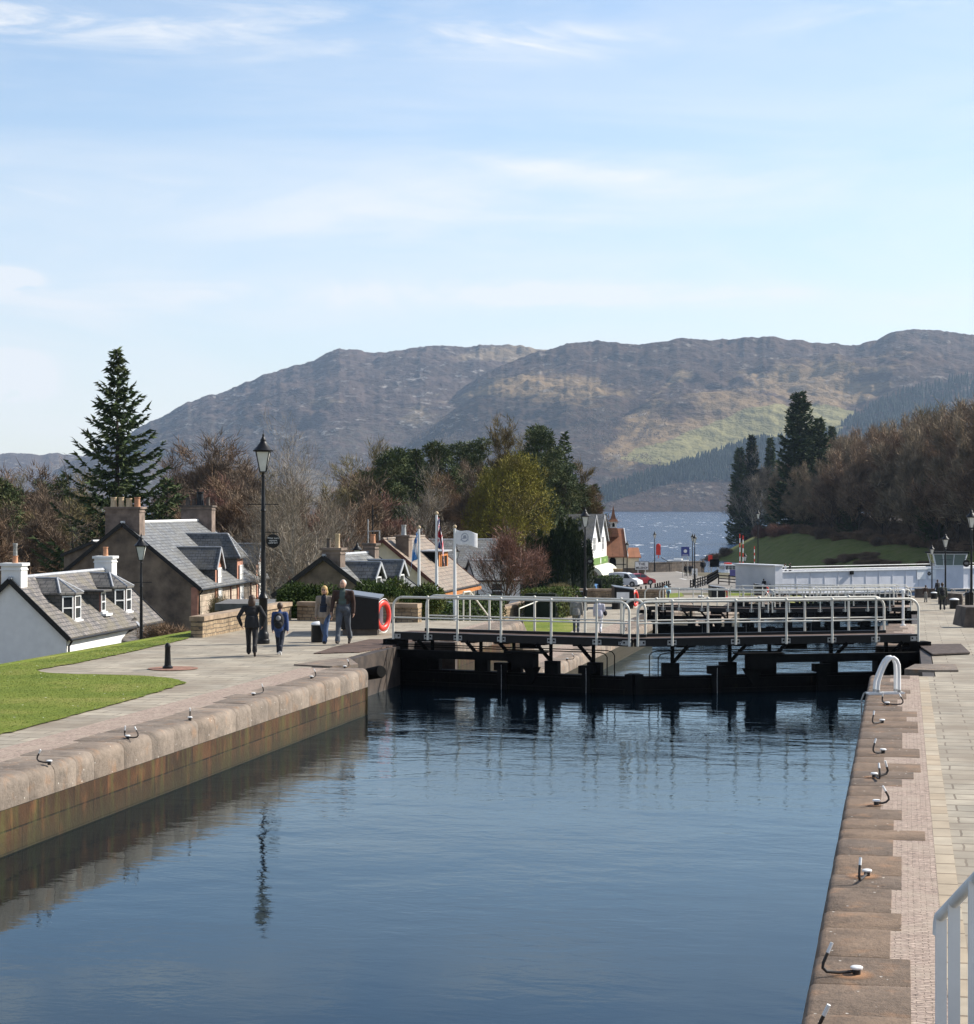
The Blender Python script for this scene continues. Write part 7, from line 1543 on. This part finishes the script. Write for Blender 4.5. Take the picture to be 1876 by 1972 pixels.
car('parked_car', 'red hatchback parked just beyond the white van', 'car', P(1232, 261, RZ), 112, 3.9, 1.7, hatch, hg, paint('red_car_paint', (.42, .02, .03)), .95)
car('parked_car', 'light blue hatchback parked behind the low wall near the black yew', 'car', P(1139, 205, -5.5), 168, 3.9, 1.72, hatch, hg, paint('blue_car_paint', (.12, .25, .46)), .95)
car('parked_car', 'black car roof showing behind the low wall, left of the blue car', 'car', P(1114, 190, -5.6), 20, 3.9, 1.7, hatch, hg, paint('black_car_paint', (.02, .02, .022)), .95)
# ---------------------------------------------------------------- boats
def boat(label, loc, rz, L_, w, hh, roofcol, mast=False):
    t = thing('cabin_cruiser', label, 'boat', loc, R(rz)); b = MB(); n = 9; vs = []
    for i in range(n):
        u = i / (n - 1); y = -L_ / 2 + L_ * u; k = 1 - max(0, (u - .55) / .45) ** 2.2; sh = hh * (1 + .28 * u * u)
        vs += [(0, y + .35 * (u > .98), -.35), (-w / 2 * k * .78, y, .05), (-w / 2 * k, y, sh), (w / 2 * k, y, sh), (w / 2 * k * .78, y, .05)]
    fs = [(i * 5 + j, i * 5 + (j + 1) % 5, (i + 1) * 5 + (j + 1) % 5, (i + 1) * 5 + j) for i in range(n - 1) for j in range(5)] + [(0, 1, 2, 3, 4)]
    b.add(vs, fs); b.build('hull', m_white, t, True)
    c = MB(); c.hexa([(-w * .36, -L_ * .25, hh), (w * .36, -L_ * .25, hh), (w * .33, L_ * .25, hh * 1.1), (-w * .33, L_ * .25, hh * 1.1)], [(-w * .32, -L_ * .22, hh + 1.35), (w * .32, -L_ * .22, hh + 1.35), (w * .28, L_ * .12, hh + 1.3), (-w * .28, L_ * .12, hh + 1.3)]); cb = c.build('cabin', m_white, t)
    for s in (-1, 1):
        g = MB(); g.hexa([(s * w * .352, -L_ * .2, hh + .55), (s * w * .352, L_ * .14, hh + .6), (s * w * .338, L_ * .12, hh + 1.1), (s * w * .338, -L_ * .2, hh + 1.1)][::1], [(s * w * .362, -L_ * .2, hh + .55), (s * w * .362, L_ * .14, hh + .6), (s * w * .348, L_ * .12, hh + 1.1), (s * w * .348, -L_ * .2, hh + 1.1)]); g.build('side_window', m_cwin, cb)
    g = MB()
    for i in range(3): x0 = -w * .29 + i * w * .2; g.box(x0, x0 + w * .17, -L_ * .243, -L_ * .232, hh + .55, hh + 1.15)
    g.build('rear_window', m_cwin, cb); r = MB(); r.box(-w * .35, w * .35, -L_ * .27, L_ * .15, hh + 1.352, hh + 1.45); r.build('cabin_roof', m_white, t); r = MB(); r.box(-w * .16, w * .16, -L_ * .15, L_ * .02, hh + 1.452, hh + 1.72); r.build('raft_case', roofcol, t)
    r = MB(); r.tube([(-w * .42, -L_ * .48, hh + .9), (w * .42, -L_ * .48, hh + .9)], .03, 5); [r.tube([(x, -L_ * .48, hh), (x, -L_ * .48, hh + .9)], .03, 5) for x in (-w * .42, -w * .14, w * .14, w * .42)]; [r.tube([(s * w * .46, -L_ * .48, hh + .9), (s * w * .46, L_ * .2, hh + 1.0), (s * w * .1, L_ * .46, hh + 1.2)], .025, 5) for s in (-1, 1)]; r.build('guard_rail', m_steel, t)
    return t
boat('white cabin cruiser with a red roof case moored beyond the wooden fence', P(1400, 352, LOCH), 12, 8.5, 3.1, 1.6, m_ring)
boat('white cruiser lying behind the dark shore wall under the red lifebuoy post', P(1300, 330, LOCH), 78, 8.0, 3.0, 2.9, m_white)
b = MB(); b.tube([(0, 0, 0), (0, 0, 1.6)], .05, 6); t = thing('lifebuoy_post', 'post with a red lifebuoy housing on the shore wall', 'post', P(1268, 303, -4.0)); b.build('post', m_ring, t); b = MB(); b.box(-.35, .35, -.12, .12, .5, 1.9); b.ell((0, 0, 1.9), (.35, .14, .35), 12, 6); b.build('housing', m_ring, t)
b = MB(); b.tube([P(1274, 303, ZY(1074, 303)), P(1292, 318, ZY(1085, 318)), P(1312, 328, ZY(1092, 328))], .05, 5); tag(b.build('gangway_rail', m_dark), 'dark sloping rail running down from the lifebuoy post to the cruiser', 'rail')
# ---------------------------------------------------------------- signs, barriers, fences, picnic tables
t = thing('shop_sign', 'white board lettered in black on two posts over the dark planter wall', 'sign', P(1236, 266, -6.4)); x0, x1 = (1223 - 1236) / F * 266, (1249 - 1236) / F * 266; z0, z1 = ZY(1097.5, 266) + 6.4, ZY(1081.5, 266) + 6.4
b = MB(); b.box(x0, x1, -.05, .02, z0, z1); bd = b.build('board', m_white, t); b = MB(); w = .05
b.bar((x0, -.04, z0), (x0, -.04, z1), w, .06); b.bar((x1, -.04, z0), (x1, -.04, z1), w, .06); b.bar((x0, -.04, z0), (x1, -.04, z0), .06, w); b.bar((x0, -.04, z1), (x1, -.04, z1), .06, w); b.build('border', m_black, bd)
for txt, zz, sz in (('THE', z1 - .50, .50), ('MILLSHOP', z0 + .14, .42)):
    cu = bpy.data.curves.new('lettering', 'FONT'); cu.body = txt; cu.size = sz; cu.align_x = 'CENTER'; cu.extrude = .004; cu.offset = .012; cu.materials.append(m_black); o = text(cu, 'lettering', bd); o.location = (0, -.056, zz); o.rotation_euler = (R(90), 0, 0); o.scale = (.82 if len(txt) > 3 else 1, 1, 1)
b = MB(); [b.bar((x, .06, 0), (x, .06, z0 + .2), .1, .1) for x in (x0 * .55, x1 * .55)]; b.build('post', m_harl, t)
def board(label, px, D, y0, y1, wpx, mat, zg, mark=None, name='sign'):
    t = thing(name, label, 'sign', P(px, D, zg)); hw = wpx / 2 / F * D; za, zb = ZY(y1, D) - zg, ZY(y0, D) - zg; b = MB(); b.box(-hw, hw, -.04, .02, za, zb); bd = b.build('board', mat, t); b = MB(); [b.tube([(x, .04, 0), (x, .04, zb - .05)], .045, 6) for x in (-hw * .6, hw * .6)]; b.build('post', m_steel, t)
    if mark:
        m = MB(); r = hw * .42; zc = (za + zb) / 2 + .05; m.prism([(r * math.cos(6.2832 * i / 16), -.05, zc + r * math.sin(6.2832 * i / 16)) for i in range(16)], (0, .01, 0)); m.box(-hw * .7, hw * .7, -.05, -.04, za + .12, za + .2); m.build('marking', mark, bd)
board('blue board with a white emblem on two posts by the moored cruiser', 1320, 285, 1053, 1071, 16, M('sign_blue', (.035, .05, .22), .5, .1, 3), -6.4, m_white)
board('pale grey road sign at the end of the shore wall', 1338, 282, 1095, 1108, 11, m_harl, -6.4, m_steel)
board('small red sign on a post behind the black coated person', 1368, 300, 1069, 1081, 8, m_ring, -6.4)
board('purple blue notice on the wooden fence by the red topped cruiser', 1411, 270, 1097, 1109, 11, M('notice_violet', (.10, .09, .26), .6, .1, 3), -6.4)
board('dark machine housing behind the fence near the barriers', 1376, 292, 1077, 1092, 18, m_dark, -6.4)
t = thing('sandwich_board', 'white sandwich board on the pavement below the shop sign', 'sign', P(1230, 262, RZ)); b = MB(); h = 1.0; b.hexa([(-.28, -.3, 0), (.28, -.3, 0), (.28, -.26, 0), (-.28, -.26, 0)], [(-.22, -.03, h), (.22, -.03, h), (.22, 0, h), (-.22, 0, h)]); b.hexa([(-.28, .26, 0), (.28, .26, 0), (.28, .3, 0), (-.28, .3, 0)], [(-.22, .002, h), (.22, .002, h), (.22, .03, h), (-.22, .03, h)]); b.build('panel', m_white, t)
for i, (px, y0, y1, D) in enumerate(((1425, 1028, 1098, 246), (1431, 1031, 1098, 243), (1453, 1052, 1100, 252))):
    t = thing('barrier_pole', ['raised red and white barrier arm, leftmost of three', 'raised red and white barrier arm close beside the leftmost one', 'shorter raised red and white barrier arm by the swing bridge pillar'][i], 'barrier', P(px, D, -6.4), 0, 'raised red and white barrier arms'); zb, zt = ZY(y1, D) + 6.4, ZY(y0, D) + 6.4; b = MB(); n = 8
    for j in range(n): b.tube([(0, 0, zb + (zt - zb) * j / n), (0, 0, zb + (zt - zb) * (j + 1) / n)], .055, 7, j % 2)
    b.build('arm', [m_white, m_ring], t); b = MB(); b.box(-.28, .28, -.2, .3, 0, zb + .1); b.build('housing', m_dark, t)
def fence(label, pts, zg, h=1.15, rails=3):
    o = Vector(pts[0]); t = thing('wooden_fence', label, 'fence', (o.x, o.y, 0)); P_ = [Vector(p) - Vector((o.x, o.y, 0)) for p in pts]; b = MB()
    for a, c in zip(P_[:-1], P_[1:]):
        for r in range(rails): zz = h * (.3 + .32 * r); b.bar(a + Vector((0, 0, zz)), c + Vector((0, 0, zz)), .06, .13)
    b.build('rails', m_dark, t)
    for a, c in zip(P_[:-1], P_[1:]):
        k = max(1, int((c - a).length / 2.2))
        for i in range(k): p = a.lerp(c, i / k); m = MB(); m.bar(p, p + Vector((0, 0, h + .08)), .14, .14); m.build('post', m_dark, t)
fence('dark post and rail fence rising from the far footbridge to the road', [G(1330, 1136, -6.3), G(1362, 1126, -6.3), G(1384, 1112, -6.4)], 0)
fence('dark post and rail fence across the end of the basin by the red topped cruiser', [P(1384, 262, -6.35), P(1425, 256, -6.35)], 0, 1.25)
fence('dark railing between the barriers and the swing bridge pillar', [P(1448, 258, -6.3), P(1492, 250, -6.3)], 0, 2.0, 3)
fence('low dark fence between the third quay lawn and the road', [G(1225, 1152, -4.6), G(1262, 1143, -4.6), G(1292, 1135, -4.9)], 0, .9, 2)
def picnic(label, loc, rz):
    t = thing('picnic_table', label, 'picnic table', loc, R(rz), 'picnic tables on the right quay'); b = MB()
    for i in range(5): b.box(-.95, .95, -.36 + .15 * i, -.23 + .15 * i, .72, .76)
    b.build('table_top', m_bench, t)
    for s in (-1, 1):
        b = MB(); b.box(-.95, .95, s * .62 - .13, s * .62 + .13, .42, .46); b.build('bench', m_bench, t)
    b = MB()
    for x in (-.7, .7):
        b.bar((x, -.75, .39), (x, .75, .39), .06, .1); [b.bar((x, s * .62, 0), (x, s * .2, .72), .06, .1) for s in (-1, 1)]
    b.build('leg_frame', m_bench, t)
m_bench = M('weathered_bench_timber', (.40, .36, .31), .85, .3, 8)
for (px, py, rz, lab) in ((1765, 1147, 8, 'picnic table left of the dark planter wall'), (1832, 1157, 5, 'picnic table behind the dark planter wall near the capstan'), (1858, 1160, -8, 'picnic table beside the litter bin'), (1850, 1150, 12, 'farther picnic table below the swing bridge cabin'), (1880, 1165, 0, 'picnic table cut by the right edge of the photo')): picnic(lab, G(px, py, -2 * DROP), rz)
# bicycles leaning on the wall behind the white notice cabinet
def bike(label, loc, rz):
    t = thing('bicycle', label, 'bicycle', loc, R(rz), 'bicycles leaning on the low wall')
    for x in (-.52, .52):
        b = MB(); b.tube([(x + .33 * math.cos(6.2832 * i / 20), 0, .34 + .33 * math.sin(6.2832 * i / 20)) for i in range(21)], .022, 6, cap=False); b.build('wheel', m_tyre, t, True)
    b = MB(); [b.tube(q, .02, 6) for q in ([(-.52, 0, .34), (-.15, 0, .34), (-.3, 0, .85)], [(-.52, 0, .34), (-.26, 0, .78)], [(-.15, 0, .34), (.36, 0, .78)], [(-.26, 0, .78), (.36, 0, .80)], [(.52, 0, .34), (.34, 0, .95)])]; b.build('frame', m_white, t)
    b = MB(); b.tube([(.38, -.28, .98), (.34, 0, .97), (.38, .28, .98)], .018, 6); b.build('handlebar', m_steel, t); b = MB(); b.ell((-.31, 0, .88), (.14, .07, .04), 10, 6); b.build('saddle', m_black, t, True)
for i, (v, lab) in enumerate(((-17.6, 'white framed bicycle leaning on the low wall beside the noticed cabinet'), (-18.9, 'second bicycle leaning on the low wall, further from the cabinet'))): bike(lab, tuple(W(124.2, v, -2.5)), -11)
for k, (px, py) in enumerate(((1100, 1160),)):
    b = MB(); b.hexa([(-.5, -.5, 0), (.5, -.5, 0), (.5, .5, 0), (-.5, .5, 0)], [(-.55, -.55, 1.0), (.55, -.55, 1.0), (.55, .55, 1.0), (-.55, .55, 1.0)]); o = b.build('planter', m_black); o.location = G(1107, 1171, -DROP); tag(o, 'black square planter left of the lamp on the second quay', 'planter')
board('small white notice on the garden wall seen under the near railing', 866, 90, 1158, 1174, 11, m_harl, -2.6, m_steel)
# ---------------------------------------------------------------- air
HAZE = 0.00004
b = MB(); b.box(-9800, 9800, -150, 9600, -15.0, 1150); hz = b.build('haze', bpy.data.materials.new('haze')); hm = hz.data.materials[0]; hm.use_nodes = True; nt = hm.node_tree; nt.nodes.remove(nt.nodes['Principled BSDF']); pv = nt.nodes.new('ShaderNodeVolumePrincipled')
pv.inputs['Color'].default_value = (.55, .74, 1.0, 1); pv.inputs['Density'].default_value = HAZE; pv.inputs['Anisotropy'].default_value = .25
nt.links.new(pv.outputs[0], nt.nodes['Material Output'].inputs['Volume']); hz['kind'] = 'stuff'; hz['label'] = 'thin blue haze in the air over the loch and hills'; hz['category'] = 'haze'
